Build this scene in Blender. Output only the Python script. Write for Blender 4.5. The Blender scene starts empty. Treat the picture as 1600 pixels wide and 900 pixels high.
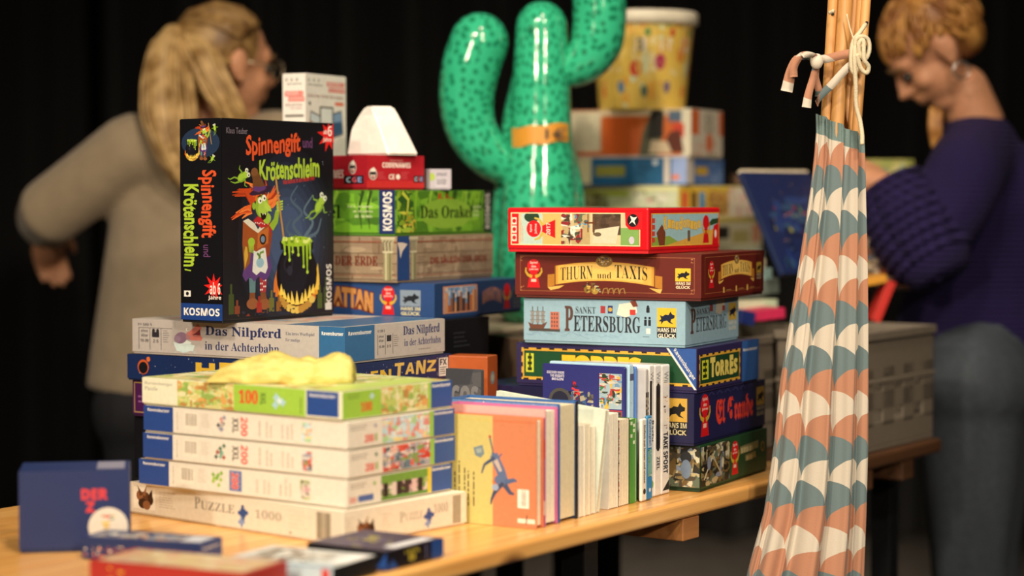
import bpy, bmesh, math, random
from mathutils import Vector, Matrix

# ---------------------------------------------------------------- camera, world, light, exposure
F = 3187.0                      # focal length in pixels of a 1600 px wide frame
TZ = 0.77                       # height of the table top
CZ = TZ + 0.455                 # height of the camera
TH = math.atan(140 / F)         # downward pitch
C = bpy.context.collection
scene = bpy.context.scene
cam = bpy.data.cameras.new('camera')
cam.sensor_width = 42.67
cam.lens = 85.0
cam.clip_end = 60
cam.dof.use_dof = True
cam.dof.focus_distance = 3.10
cam.dof.aperture_fstop = 2.0
camo = bpy.data.objects.new('camera', cam)
camo.location = (0, 0, CZ)
camo.rotation_euler = (math.pi / 2 - TH, 0, 0)
C.objects.link(camo)
scene.camera = camo

world = bpy.data.worlds.new('world')
scene.world = world
world.use_nodes = True
world.node_tree.nodes['Background'].inputs[0].default_value = (1.0, 0.84, 0.68, 1)
world.node_tree.nodes['Background'].inputs[1].default_value = 0.045


def lamp(name, loc, target, power, size, col=(1, 0.85, 0.66), spread=None):
    l = bpy.data.lights.new(name, 'AREA')
    l.shape = 'DISK'
    l.size = size
    l.energy = power
    l.color = col
    if spread:
        l.spread = spread
    o = bpy.data.objects.new(name, l)
    o.location = loc
    o.rotation_euler = (Vector(target) - Vector(loc)).to_track_quat('-Z', 'Y').to_euler()
    C.objects.link(o)
    return o


SP = math.radians(58)
lamp('hall_and_fill_lamp', (-1.7, 0.3, 3.7), (-0.05, 2.75, 0.75), 10.5, 0.36, spread=SP)
lamp('hall_and_fill_lamp', (1.0, -0.3, 3.8), (0.0, 2.85, 0.8), 12, 0.36, spread=SP)
lamp('hall_and_fill_lamp', (0.3, 1.7, 4.2), (0.05, 3.1, 0.8), 8, 0.32, spread=math.radians(70))
lamp('hall_and_fill_lamp', (-2.6, -2.6, 2.9), (-0.1, 3.4, 1.0), 6.5, 0.30, spread=math.radians(40))
lamp('hall_and_fill_lamp', (1.9, -2.8, 3.0), (0.0, 3.4, 1.0), 5.5, 0.30, spread=math.radians(34))
lamp('hall_and_fill_lamp', (-0.7, 0.9, 3.5), (0.22, 4.2, 1.2), 1.6, 0.25, spread=math.radians(26))  # added fill to brighten the far boxes and bucket, no known hall fitting
lamp('hall_and_fill_lamp', (0.9, 5.6, 4.3), (0.55, 6.3, 0.0), 5, 0.3, spread=math.radians(36))  # added light for the patch of floor beyond the tables, no known source

vs = scene.view_settings
scene.display_settings.display_device = 'sRGB'
vs.view_transform = 'Standard'
vs.look = 'None'
vs.exposure = 0.0
vs.gamma = 1.0
vs.use_curve_mapping = False

# ---------------------------------------------------------------- helpers


def pt(px, py, Y):
    """world point at depth Y (metres ahead of the camera) seen at pixel px, py"""
    a, v = (px - 800) / F, (450 - py) / F
    y = math.cos(TH) + v * math.sin(TH)
    z = -math.sin(TH) + v * math.cos(TH)
    t = Y / y
    return Vector((a * t, Y, CZ + z * t))


def lin(c):
    if isinstance(c, str):
        c = c.lstrip('#')
        c = [int(c[i:i + 2], 16) / 255 for i in (0, 2, 4)]
    return tuple((x / 12.92 if x <= 0.04045 else ((x + 0.055) / 1.055) ** 2.4) for x in c)


MATS = {}


def nt(m):
    m.use_nodes = True
    t = m.node_tree
    return t, t.nodes['Principled BSDF']


def mat(col, rough=0.5, bump=0.05, scale=60.0, metal=0.0, coat=0.0, sheen=0.0, vary=0.06):
    """plain surface with procedural fine mottling and relief"""
    key = (col, rough, bump, scale, metal, coat, sheen, vary)
    if key in MATS:
        return MATS[key]
    m = bpy.data.materials.new('surface_' + str(col).strip('#'))
    t, b = nt(m)
    N = t.nodes.new
    tc = N('ShaderNodeTexCoord')
    no = N('ShaderNodeTexNoise')
    no.inputs['Scale'].default_value = scale
    no.inputs['Detail'].default_value = 4
    t.links.new(tc.outputs['Object'], no.inputs['Vector'])
    r = N('ShaderNodeValToRGB')
    c = lin(col)
    r.color_ramp.elements[0].position = 0.3
    r.color_ramp.elements[1].position = 0.7
    r.color_ramp.elements[0].color = tuple(x * (1 - vary) for x in c) + (1,)
    r.color_ramp.elements[1].color = tuple(min(1, x * (1 + vary)) for x in c) + (1,)
    t.links.new(no.outputs['Fac'], r.inputs['Fac'])
    t.links.new(r.outputs['Color'], b.inputs['Base Color'])
    b.inputs['Roughness'].default_value = rough
    b.inputs['Metallic'].default_value = metal
    b.inputs['Coat Weight'].default_value = coat
    b.inputs['Coat Roughness'].default_value = 0.15
    b.inputs['Sheen Weight'].default_value = sheen
    if bump:
        bp = N('ShaderNodeBump')
        bp.inputs['Strength'].default_value = bump
        bp.inputs['Distance'].default_value = 0.002
        t.links.new(no.outputs['Fac'], bp.inputs['Height'])
        t.links.new(bp.outputs['Normal'], b.inputs['Normal'])
    MATS[key] = m
    return m


def print_mat():
    """ink on card: the colour is the ink of each printed shape, with a little paper grain"""
    m = bpy.data.materials.new('printed_ink')
    t, b = nt(m)
    N = t.nodes.new
    at = N('ShaderNodeVertexColor')
    at.layer_name = 'ink'
    tc = N('ShaderNodeTexCoord')
    no = N('ShaderNodeTexNoise')
    no.inputs['Scale'].default_value = 140
    no.inputs['Detail'].default_value = 3
    t.links.new(tc.outputs['Object'], no.inputs['Vector'])
    mr = N('ShaderNodeMapRange')
    mr.inputs['To Min'].default_value = 0.86
    mr.inputs['To Max'].default_value = 1.1
    t.links.new(no.outputs['Fac'], mr.inputs['Value'])
    mx = N('ShaderNodeVectorMath')
    mx.operation = 'SCALE'
    t.links.new(at.outputs['Color'], mx.inputs[0])
    t.links.new(mr.outputs['Result'], mx.inputs['Scale'])
    t.links.new(mx.outputs['Vector'], b.inputs['Base Color'])
    b.inputs['Roughness'].default_value = 0.42
    return m


INK = print_mat()


def link(o, parent=None):
    C.objects.link(o)
    if parent is not None:
        o.parent = parent
    return o


def tag(o, label=None, cat=None, group=None, kind=None):
    if label:
        o['label'] = label
    if cat:
        o['category'] = cat
    if group:
        o['group'] = group
    if kind:
        o['kind'] = kind
    return o


def empty(name, loc, rz=0.0, label=None, cat=None, group=None):
    o = bpy.data.objects.new(name, None)
    o.location = loc
    o.rotation_euler = (0, 0, rz)
    o.empty_display_size = 0.05
    link(o)
    return tag(o, label, cat, group)


def mk(name, bm, m, parent=None, world=False, smooth=False, mods=()):
    """link bm as one mesh object; world=True when its coordinates are world ones"""
    if world and parent is not None:
        M = Matrix.LocRotScale(parent.location, parent.rotation_euler, None)
        if parent.parent is not None:
            q = parent.parent
            M = Matrix.LocRotScale(q.location, q.rotation_euler, None) @ M
        bm.transform(M.inverted())
    me = bpy.data.meshes.new(name)
    bm.normal_update()
    bm.to_mesh(me)
    bm.free()
    if smooth:
        for p in me.polygons:
            p.use_smooth = True
    if m is not None:
        me.materials.append(m)
    o = bpy.data.objects.new(name, me)
    link(o, parent)
    return o


def bx(bm, x0, y0, z0, x1, y1, z1, bev=0.0, seg=2):
    r = bmesh.ops.create_cube(bm, size=1.0)
    vs_ = r['verts']
    for v in vs_:
        v.co = Vector(((x0 + x1) / 2 + v.co.x * (x1 - x0), (y0 + y1) / 2 + v.co.y * (y1 - y0), (z0 + z1) / 2 + v.co.z * (z1 - z0)))
    if bev:
        es = list({e for v in vs_ for e in v.link_edges})
        bmesh.ops.bevel(bm, geom=es, offset=bev, segments=seg, affect='EDGES', profile=0.5)
    return bm


def box_bm(x0, y0, z0, x1, y1, z1, bev=0.0, seg=2):
    return bx(bmesh.new(), x0, y0, z0, x1, y1, z1, bev, seg)


def tube(bm, pts, rad, n=10, flat=None, caps=True, uv=False):
    """swept tube through pts with a radius per point; flat=(a,b) scales the two cross axes"""
    P = [Vector(p) for p in pts]
    if not isinstance(rad, (list, tuple)):
        rad = [rad] * len(P)
    T = []
    for i in range(len(P)):
        d = P[min(i + 1, len(P) - 1)] - P[max(i - 1, 0)]
        T.append(d.normalized() if d.length > 1e-9 else Vector((0, 0, 1)))
    a = Vector((0, -1, 0)) if abs(T[0].y) < 0.9 else Vector((1, 0, 0))
    rings = []
    fa, fb = flat or (1, 1)
    for i, p in enumerate(P):
        a = (a - a.dot(T[i]) * T[i]).normalized()
        b = T[i].cross(a)
        rings.append([bm.verts.new(p + (a * math.cos(2 * math.pi * k / n) * fa + b * math.sin(2 * math.pi * k / n) * fb) * rad[i]) for k in range(n)])
    for i in range(len(rings) - 1):
        for k in range(n):
            bm.faces.new((rings[i][k], rings[i][(k + 1) % n], rings[i + 1][(k + 1) % n], rings[i + 1][k]))
    if caps:
        bm.faces.new(list(reversed(rings[0])))
        bm.faces.new(rings[-1])
    return bm


def capsule(bm, pts, rad, n=14, flat=None):
    """tube with rounded ends"""
    P = [Vector(p) for p in pts]
    R = list(rad) if isinstance(rad, (list, tuple)) else [rad] * len(P)
    d0 = (P[1] - P[0]).normalized()
    d1 = (P[-1] - P[-2]).normalized()
    pre = [(P[0] - d0 * R[0] * math.cos(t), R[0] * math.sin(t)) for t in (0.12, 0.45, 0.8, 1.2)]
    post = [(P[-1] + d1 * R[-1] * math.cos(t), R[-1] * math.sin(t)) for t in (1.2, 0.8, 0.45, 0.12)]
    return tube(bm, [p for p, r in pre] + P + [p for p, r in post], [r for p, r in pre] + R + [r for p, r in post], n, flat)


def ell(bm, c, r, M=None, u=20, v=12):
    q = bmesh.ops.create_uvsphere(bm, u_segments=u, v_segments=v, radius=1.0)
    M = M or Matrix.Identity(3)
    for w in q['verts']:
        w.co = Vector(c) + M @ Vector((w.co.x * r[0], w.co.y * r[1], w.co.z * r[2]))
    return bm


def spline(P, n=6):
    """Catmull-Rom through points"""
    P = [Vector(p) for p in P]
    Q = [P[0] * 2 - P[1]] + P + [P[-1] * 2 - P[-2]]
    out = []
    for i in range(1, len(Q) - 2):
        for k in range(n):
            t = k / n
            a, b, c, d = Q[i - 1], Q[i], Q[i + 1], Q[i + 2]
            out.append(0.5 * ((2 * b) + (c - a) * t + (2 * a - 5 * b + 4 * c - d) * t * t + (3 * b - a - 3 * c + d) * t ** 3))
    out.append(P[-1])
    return out


def lerpl(L, n):
    """resample list of scalars to n values"""
    out = []
    for i in range(n):
        s = i / (n - 1) * (len(L) - 1)
        j = min(int(s), len(L) - 2)
        out.append(L[j] + (L[j + 1] - L[j]) * (s - j))
    return out


# ---------------------------------------------------------------- printing: shapes of ink laid on a face
GLYPH = {}


def alt(s, st):
    base = {'serif': (0x1D400, 0x1D41A, 0x1D7CE), 'frak': (0x1D56C, 0x1D586, None), 'script': (0x1D4D0, 0x1D4EA, None),
            'bold': (0x1D5D4, 0x1D5EE, 0x1D7EC), 'obl': (0x1D63C, 0x1D656, 0x1D7EC)}.get(st)
    if not base:
        return s
    o = ''
    for ch in s:
        if 'A' <= ch <= 'Z':
            o += chr(base[0] + ord(ch) - 65)
        elif 'a' <= ch <= 'z':
            o += chr(base[1] + ord(ch) - 97)
        elif '0' <= ch <= '9' and base[2]:
            o += chr(base[2] + ord(ch) - 48)
        else:
            o += ch
    return o


def glyphs(s, st, off):
    key = (s, st, off)
    if key not in GLYPH:
        cu = bpy.data.curves.new('type', 'FONT')
        cu.body = alt(s, st)
        cu.resolution_u = 2
        cu.offset = off
        o = bpy.data.objects.new('type', cu)
        C.objects.link(o)
        dg = bpy.context.evaluated_depsgraph_get()
        me = o.evaluated_get(dg).to_mesh()
        V = [(v.co.x, v.co.y) for v in me.vertices]
        Fc = [tuple(p.vertices) for p in me.polygons]
        o.evaluated_get(dg).to_mesh_clear()
        bpy.data.objects.remove(o)
        bpy.data.curves.remove(cu)
        GLYPH[key] = (V, Fc)
    return GLYPH[key]


class Cv:
    """a face W x H metres; shapes are given in fractions of the face, origin lower left"""

    def __init__(s, W, H, step=1.6e-5):
        s.W, s.H, s.V, s.F, s.K, s.step = W, H, [], [], [], step
        s.boxes = []
        s.warp = None

    def raw(s, pts, faces, col):
        b = len(s.V)
        if s.warp:
            pts = [s.warp(x, y) for x, y in pts]
        pts = [(min(1.0, max(0.0, x)), min(1.0, max(0.0, y))) for x, y in pts]
        xa, xb = min(p[0] for p in pts), max(p[0] for p in pts)
        ya, yb = min(p[1] for p in pts), max(p[1] for p in pts)
        n = 1
        for (p, q, r, t, m) in s.boxes:
            if m >= n and p < xb and q > xa and r < yb and t > ya:
                n = m + 1
        s.boxes.append((xa, xb, ya, yb, n))
        for (x, y) in pts:
            s.V.append((x * s.W, y * s.H, n * s.step))
        c = lin(col)
        for f in faces:
            s.F.append(tuple(b + i for i in f))
            s.K.append(c)

    def rect(s, x0, y0, x1, y1, col):
        s.raw([(x0, y0), (x1, y0), (x1, y1), (x0, y1)], [(0, 1, 2, 3)], col)

    def fill(s, col, e=0.006):
        s.rect(e * 0.4, e, 1 - e * 0.4, 1 - e, col)

    def frame(s, x0, y0, x1, y1, w, col):
        h = w
        w = w * s.H / s.W
        s.raw([(x0, y0), (x1, y0), (x1, y1), (x0, y1), (x0 + w, y0 + h), (x1 - w, y0 + h), (x1 - w, y1 - h), (x0 + w, y1 - h)],
              [(0, 1, 5, 4), (1, 2, 6, 5), (2, 3, 7, 6), (3, 0, 4, 7)], col)

    def poly(s, pts, col):
        s.raw(pts, [tuple(range(len(pts)))], col)

    def ell(s, x, y, ry, col, asp=1.0, rot=0.0, n=20, a0=0.0, a1=2 * math.pi):
        """ellipse: ry in fractions of H, asp = width / height in metres, rot degrees"""
        r = math.radians(rot)
        R = ry * s.H
        P = []
        full = abs(a1 - a0 - 2 * math.pi) < 1e-6
        m = n if full else n + 1
        for k in range(m):
            t = a0 + (a1 - a0) * k / n
            a, b = R * asp * math.cos(t), R * math.sin(t)
            P.append((x + (a * math.cos(r) - b * math.sin(r)) / s.W, y + (a * math.sin(r) + b * math.cos(r)) / s.H))
        s.raw(P, [tuple(range(m))], col)

    def line(s, pts, w, col, w1=None):
        """stroke through pts, width w in fractions of H, tapering to w1"""
        Q = [Vector((x * s.W, y * s.H)) for x, y in pts]
        if w1 is None:
            w1 = w
        L, R = [], []
        for i, p in enumerate(Q):
            d = Q[min(i + 1, len(Q) - 1)] - Q[max(i - 1, 0)]
            if d.length < 1e-9:
                d = Vector((1, 0))
            d.normalize()
            k = (w + (w1 - w) * i / (len(Q) - 1)) * s.H / 2
            nn = Vector((-d.y, d.x)) * k
            L.append(p + nn)
            R.append(p - nn)
        P = [(v.x / s.W, v.y / s.H) for v in L + R]
        m = len(Q)
        s.raw(P, [(i, m + i, m + i + 1, i + 1) for i in range(m - 1)], col)

    def t(s, txt, x0, y0, x1, y1, col, st='bold', off=0.0, rot=0, ol=None, f=None, shear=0.0):
        """text fitted to the rectangle; rot 90 reads upward, -90 downward; ol=(colour, amount) outline; f warps in the unit rectangle"""
        V, Fc = glyphs(txt, st, off)
        if not V:
            return
        ax, bx_ = min(v[0] for v in V), max(v[0] for v in V)
        ay, by = min(v[1] for v in V), max(v[1] for v in V)

        def mp(v):
            a, b = (v[0] - ax) / (bx_ - ax), (v[1] - ay) / (by - ay)
            if shear:
                a += shear * (b - 0.5)
            if f:
                a, b = f(a, b)
            if rot == 90:
                a, b = 1 - b, a
            elif rot == -90:
                a, b = b, 1 - a
            elif rot == 180:
                a, b = 1 - a, 1 - b
            return (x0 + a * (x1 - x0), y0 + b * (y1 - y0))
        if ol:
            V2, F2 = glyphs(txt, st, off + ol[1])
            s.raw([mp(v) for v in V2], F2, ol[0])
        s.raw([mp(v) for v in V], Fc, col)

    def star(s, x, y, r, col, n=9, inner=0.55, seed=1, asp=1.0):
        rn = random.Random(seed)
        P = []
        for k in range(2 * n):
            q = r * (inner if k % 2 else rn.uniform(0.85, 1.2)) * s.H
            t = math.pi * k / n + 0.2
            P.append((x + q * asp * math.cos(t) / s.W, y + q * math.sin(t) / s.H))
        s.poly(P, col)

    def bars(s, x0, y0, x1, y1, col='#2a2420', bg='#efe9dc', n=18, seed=3, rot=0):
        s.rect(x0, y0, x1, y1, bg)
        rn = random.Random(seed)
        e = 0.1
        for k in range(n):
            a = (k + rn.uniform(0.1, 0.4)) / n
            b = a + rn.uniform(0.25, 0.6) / n
            if rot:
                s.rect(x0 + (x1 - x0) * e, y0 + (y1 - y0) * a, x1 - (x1 - x0) * e, y0 + (y1 - y0) * b, col)
            else:
                s.rect(x0 + (x1 - x0) * (e + a * (1 - 2 * e)), y0 + (y1 - y0) * 0.22, x0 + (x1 - x0) * (e + b * (1 - 2 * e)), y1 - (y1 - y0) * e, col)

    def lines(s, x0, y0, x1, y1, n, col, seed=1, rot=0, fill=0.35):
        """rows of small type too fine to read"""
        rn = random.Random(seed)
        for k in range(n):
            a = (k + 0.3) / n
            b = a + fill / n
            p = 0.0
            L = rn.uniform(0.6, 1.0)
            while p < L:
                q = min(L, p + rn.uniform(0.06, 0.2))
                if rot:
                    s.rect(x0 + (x1 - x0) * a, y0 + (y1 - y0) * p, x0 + (x1 - x0) * b, y0 + (y1 - y0) * q, col)
                else:
                    s.rect(x0 + (x1 - x0) * p, y1 - (y1 - y0) * b, x0 + (x1 - x0) * q, y1 - (y1 - y0) * a, col)
                p = q + 0.03

    def art(s, x0, y0, x1, y1, cols, n=40, seed=1, bg=None, size=0.3):
        """busy painted picture: overlapping daubs kept inside the rectangle"""
        rn = random.Random(seed)
        if bg:
            s.rect(x0, y0, x1, y1, bg)
        w, h = (x1 - x0), (y1 - y0)
        for k in range(n):
            cx, cy = rn.uniform(x0, x1), rn.uniform(y0, y1)
            R = rn.uniform(0.25, 1.0) * size * h * (1 - 0.5 * k / n)
            m = rn.randint(4, 7)
            a0 = rn.uniform(0, 6.28)
            e = rn.uniform(0.4, 2.2)
            P = []
            for i in range(m):
                t = a0 + 6.283 * i / m
                q = R * rn.uniform(0.6, 1.2)
                P.append((min(x1, max(x0, cx + q * e * math.cos(t) * s.H / s.W)), min(y1, max(y0, cy + q / e * math.sin(t)))))
            s.raw(P, [(0, i, i + 1) for i in range(1, m - 1)], rn.choice(cols))

    def pawn(s, x, y, h, txt=True):
        """red award pawn with a golden laurel, centre x, foot y, height h (fractions)"""
        r = h * 0.27
        k = s.H / s.W
        s.poly([(x - h * 0.25 * k, y), (x + h * 0.25 * k, y), (x + h * 0.13 * k, y + h * 0.55), (x - h * 0.13 * k, y + h * 0.55)], '#c8141c')
        for sg in (-1, 1):
            P = [(x + sg * h * a * k, y + h * b) for a, b in ((0.06, 0.38), (0.22, 0.44), (0.31, 0.56), (0.30, 0.70))]
            s.line(P, h * 0.12, '#c9a032', h * 0.05)
        s.ell(x, y + h * 0.74, r * 0.95, '#d3161e')
        if txt:
            s.t('Spiel', x - r * 0.55 * k, y + h * 0.82, x + r * 0.55 * k, y + h * 0.92, '#f6d9d0')
            s.t('des', x - r * 0.35 * k, y + h * 0.71, x + r * 0.35 * k, y + h * 0.79, '#f6d9d0')
            s.t('Jahres', x - r * 0.65 * k, y + h * 0.60, x + r * 0.65 * k, y + h * 0.68, '#f6d9d0')
            s.rect(x - h * 0.1 * k, y + h * 0.20, x + h * 0.1 * k, y + h * 0.3, '#f1b8a8')

    def gluck(s, x0, y0, x1, y1, bg='#e3b92e', ink='#14161c', txt='#f2ead8', band=None):
        """publisher's emblem: leaping black pig over two lines of type"""
        w, h = x1 - x0, y1 - y0
        ym = y0 + h * 0.36
        s.rect(x0, ym, x1, y1, bg)
        P = [(0.08, 0.30), (0.22, 0.42), (0.14, 0.62), (0.30, 0.56), (0.42, 0.66), (0.60, 0.64), (0.70, 0.82), (0.78, 0.68), (0.92, 0.62), (0.90, 0.48), (0.74, 0.42), (0.70, 0.30), (0.86, 0.16), (0.64, 0.22), (0.52, 0.34), (0.34, 0.30), (0.20, 0.12), (0.22, 0.28)]
        s.poly([(x0 + a * w, ym + b * (y1 - ym)) for a, b in P], ink)
        if band:
            s.rect(x0, y0, x1, ym, band)
        s.t('HANS IM', x0 + w * 0.04, y0 + h * 0.19, x1 - w * 0.02, y0 + h * 0.33, txt)
        s.t('GLÜCK', x0 + w * 0.04, y0 + h * 0.0, x1 - w * 0.02, y0 + h * 0.165, txt, 'sans', 0.025)

    def build(s, name, parent, O, U, V):
        """lay the shapes on the plane through O with axes U, V (parent's frame)"""
        U, V = Vector(U), Vector(V)
        Nn = U.cross(V)
        me = bpy.data.meshes.new(name)
        O = Vector(O) + Nn * 1.5e-4
        me.from_pydata([tuple(O + U * x + V * y + Nn * z) for x, y, z in s.V], [], s.F)
        ca = me.color_attributes.new('ink', 'FLOAT_COLOR', 'CORNER')
        i = 0
        for p, c in zip(me.polygons, s.K):
            for _ in range(len(p.vertices)):
                ca.data[i].color = (c[0], c[1], c[2], 1)
                i += 1
        me.materials.append(INK)
        return link(bpy.data.objects.new(name, me), parent)


# ---------------------------------------------------------------- boxes of games and puzzles
class B:
    pass


def solve(o, d, px):
    """distance along direction d from o whose vertical line is seen at px"""
    a = (px - 800) / F
    k = math.cos(TH)
    s_ = math.sin(TH) * (CZ - o.z)
    # X = a * (Y cos + (CZ - z) sin)
    return (a * (o.y * k + s_) - o.x) / (d.x - a * d.y * k)


def gbox(name, label, cx, Z, yb, yt, al, xl, xr, col, group=None, z0=None, W=None, D=None, cat='game box', rough=0.42, bev=0.0018, tray=None, h=None, tilt=None):
    """a lidded card box whose near upright edge is seen at pixel cx, depth Z; al = angle of its right flank off the view axis"""
    al = math.radians(al)
    top = pt(cx, yt, Z)
    bot = pt(cx, yb, Z)
    if z0 is None:
        z0 = bot.z
    H = h or top.z - z0
    P = Vector((bot.x, bot.y, z0))
    dr = Vector((math.sin(al), math.cos(al), 0))
    dl = Vector((-math.cos(al), math.sin(al), 0))
    W = W or solve(P, dl, xl)
    D = D or solve(P, dr, xr)
    O = P + dl * W
    b = B()
    b.root = empty(name, O, -al, label, cat, group)
    b.W, b.D, b.H, b.top = W, D, H, z0 + H
    b.O, b.P = O, P
    m = mat(col, rough)
    lip = b.lip = min(0.004, H * 0.06)
    b.tray = mk('tray', box_bm(0.0015, 0.0015, 0, W - 0.0015, D - 0.0015, H * 0.5, 0.0008, 1), mat(tray or col, 0.6), b.root)
    b.lid = mk('lid', box_bm(0, 0, lip, W, D, H, bev), m, b.root, smooth=False)
    return b


def front(b, name='printed_front'):
    c = Cv(b.W, b.H - b.lip)
    c.fin = lambda: c.build(name, b.lid, (0, 0, b.lip), (1, 0, 0), (0, 0, 1))
    return c


def side(b, name='printed_side'):
    c = Cv(b.D, b.H - b.lip)
    c.fin = lambda: c.build(name, b.lid, (b.W, 0, b.lip), (0, 1, 0), (0, 0, 1))
    return c


def topf(b, name='printed_cover'):
    c = Cv(b.W, b.D)
    c.fin = lambda: c.build(name, b.lid, (0, 0, b.H), (1, 0, 0), (0, 1, 0))
    return c

# ---------------------------------------------------------------- wood, curtain and cloth materials


def wood_mat(name, light, dark, axis='X', scale=1.0, rough=0.3, knots=True, knotcol='#5a2c12', coat=0.25):
    m = bpy.data.materials.new(name)
    t, b = nt(m)
    N, L = t.nodes.new, t.links.new
    tc = N('ShaderNodeTexCoord')
    mp = N('ShaderNodeMapping')
    st = {'X': (1.2, 14, 14), 'Z': (14, 14, 1.2), 'Y': (14, 1.2, 14)}[axis]
    mp.inputs['Scale'].default_value = tuple(v * scale for v in st)
    L(tc.outputs['Object'], mp.inputs['Vector'])
    no = N('ShaderNodeTexNoise')
    no.inputs['Scale'].default_value = 2.2
    no.inputs['Detail'].default_value = 6
    no.inputs['Distortion'].default_value = 0.8
    L(mp.outputs['Vector'], no.inputs['Vector'])
    wv = N('ShaderNodeTexWave')
    wv.bands_direction = 'Y' if axis != 'Y' else 'X'
    wv.inputs['Scale'].default_value = 1.1
    wv.inputs['Distortion'].default_value = 9
    wv.inputs['Detail'].default_value = 3
    L(mp.outputs['Vector'], wv.inputs['Vector'])
    mm = N('ShaderNodeMath')
    mm.operation = 'MULTIPLY_ADD'
    L(wv.outputs['Fac'], mm.inputs[0])
    mm.inputs[1].default_value = 0.18
    L(no.outputs['Fac'], mm.inputs[2])
    r = N('ShaderNodeValToRGB')
    r.color_ramp.elements[0].position = 0.3
    r.color_ramp.elements[1].position = 1.0
    r.color_ramp.elements[0].color = lin(light) + (1,)
    r.color_ramp.elements[1].color = lin(dark) + (1,)
    L(mm.outputs[0], r.inputs['Fac'])
    col = r.outputs['Color']
    if knots:
        vo = N('ShaderNodeTexVoronoi')
        vo.inputs['Scale'].default_value = 1.0
        m2 = N('ShaderNodeMapping')
        m2.inputs['Scale'].default_value = (3.2, 7.5, 7.5) if axis == 'X' else (8, 8, 3)
        L(tc.outputs['Object'], m2.inputs['Vector'])
        L(m2.outputs['Vector'], vo.inputs['Vector'])
        kr = N('ShaderNodeValToRGB')
        kr.color_ramp.elements[0].position = 0.05
        kr.color_ramp.elements[1].position = 0.13
        kr.color_ramp.elements[0].color = (1, 1, 1, 1)
        kr.color_ramp.elements[1].color = (0, 0, 0, 1)
        L(vo.outputs['Distance'], kr.inputs['Fac'])
        mx = N('ShaderNodeMix')
        mx.data_type = 'RGBA'
        L(kr.outputs['Color'], mx.inputs['Factor'])
        L(col, mx.inputs['A'])
        mx.inputs['B'].default_value = lin(knotcol) + (1,)
        col = mx.outputs['Result']
    L(col, b.inputs['Base Color'])
    b.inputs['Roughness'].default_value = rough
    b.inputs['Coat Weight'].default_value = coat
    b.inputs['Coat Roughness'].default_value = 0.2
    bp = N('ShaderNodeBump')
    bp.inputs['Strength'].default_value = 0.12
    bp.inputs['Distance'].default_value = 0.001
    L(no.outputs['Fac'], bp.inputs['Height'])
    L(bp.outputs['Normal'], b.inputs['Normal'])
    return m


PINE = wood_mat('lacquered_pine', '#f0bd74', '#c98435', 'X')
PINE_RAW = wood_mat('raw_pine', '#b97f48', '#7d4a22', 'X', rough=0.6, coat=0.0)
POLE = wood_mat('pole_wood', '#d9a566', '#b67c3c', 'Z', scale=1.5, rough=0.5, knots=False, coat=0.05)
STEEL = mat('#2b2b2e', 0.4, metal=0.7)

# ---------------------------------------------------------------- the hall
fl = mk('floor', box_bm(-7, -5, -0.05, 7, 8.3, 0), mat('#57514b', 0.35, 0.3, 9, vary=0.25))
tag(fl, kind='structure')
for nm, a in (('wall_back', (-7, 8.2, 0, 7, 8.3, 4.6)), ('wall_left', (-7.1, -5, 0, -7, 8.3, 4.6)), ('wall_right', (7, -5, 0, 7.1, 8.3, 4.6))):
    tag(mk(nm, box_bm(*a), mat('#1a1714', 0.9)), kind='structure')


def drape(name, x0, x1, y, z0, z1, m, seed, label, pitch=0.21, amp=0.07):
    rn = random.Random(seed)
    bm = bmesh.new()
    n = int((x1 - x0) / pitch * 10)
    ph = [rn.uniform(-0.5, 0.5) for _ in range(int((x1 - x0) / pitch) + 3)]
    rows = []
    for k in range(9):
        f = k / 8
        row = []
        for i in range(n + 1):
            x = x0 + (x1 - x0) * i / n
            c = (x - x0) / pitch
            j = int(c)
            w = ph[j] * (1 - (c - j)) + ph[j + 1] * (c - j)
            dy = amp * (1.15 - 0.3 * f) * math.sin(2 * math.pi * (c + 0.5 * w)) + 0.02 * math.sin(1.7 * c + 3 * f)
            row.append(bm.verts.new((x + 0.015 * math.sin(5 * c + 2 * f), y + dy, z0 + (z1 - z0) * f)))
        rows.append(row)
    for k in range(8):
        for i in range(n):
            bm.faces.new((rows[k][i], rows[k][i + 1], rows[k + 1][i + 1], rows[k + 1][i]))
    return tag(mk(name, bm, m, smooth=True), label, 'curtain', 'black curtains along the back of the hall')


BLACK = mat('#13100e', 0.85, 0.4, 250, sheen=0.15)
drape('stage_curtain', -5.6, -1.52, 7.3, 0.01, 4.4, BLACK, 1, 'black pleated stage curtain behind the fair-haired woman in the beige jumper')
drape('stage_curtain', -1.5, 1.52, 7.34, 0.01, 4.4, BLACK, 2, 'black pleated stage curtain behind the green cactus')
drape('stage_curtain', 1.54, 5.6, 7.3, 0.01, 4.4, BLACK, 3, 'black pleated stage curtain behind the person in the purple jumper')

# ---------------------------------------------------------------- tables
TT = Vector((0.566, 0.824, 0)).normalized()      # along the table
TN = Vector((-0.824, 0.566, 0)).normalized()     # away from its near long edge
E0 = Vector((0.1846, 2.94, 0))
TANG = math.atan2(TT.y, TT.x)


def tp(t, n, z=0.0):
    return E0 + TT * t + TN * n + Vector((0, 0, TZ + z))


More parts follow.
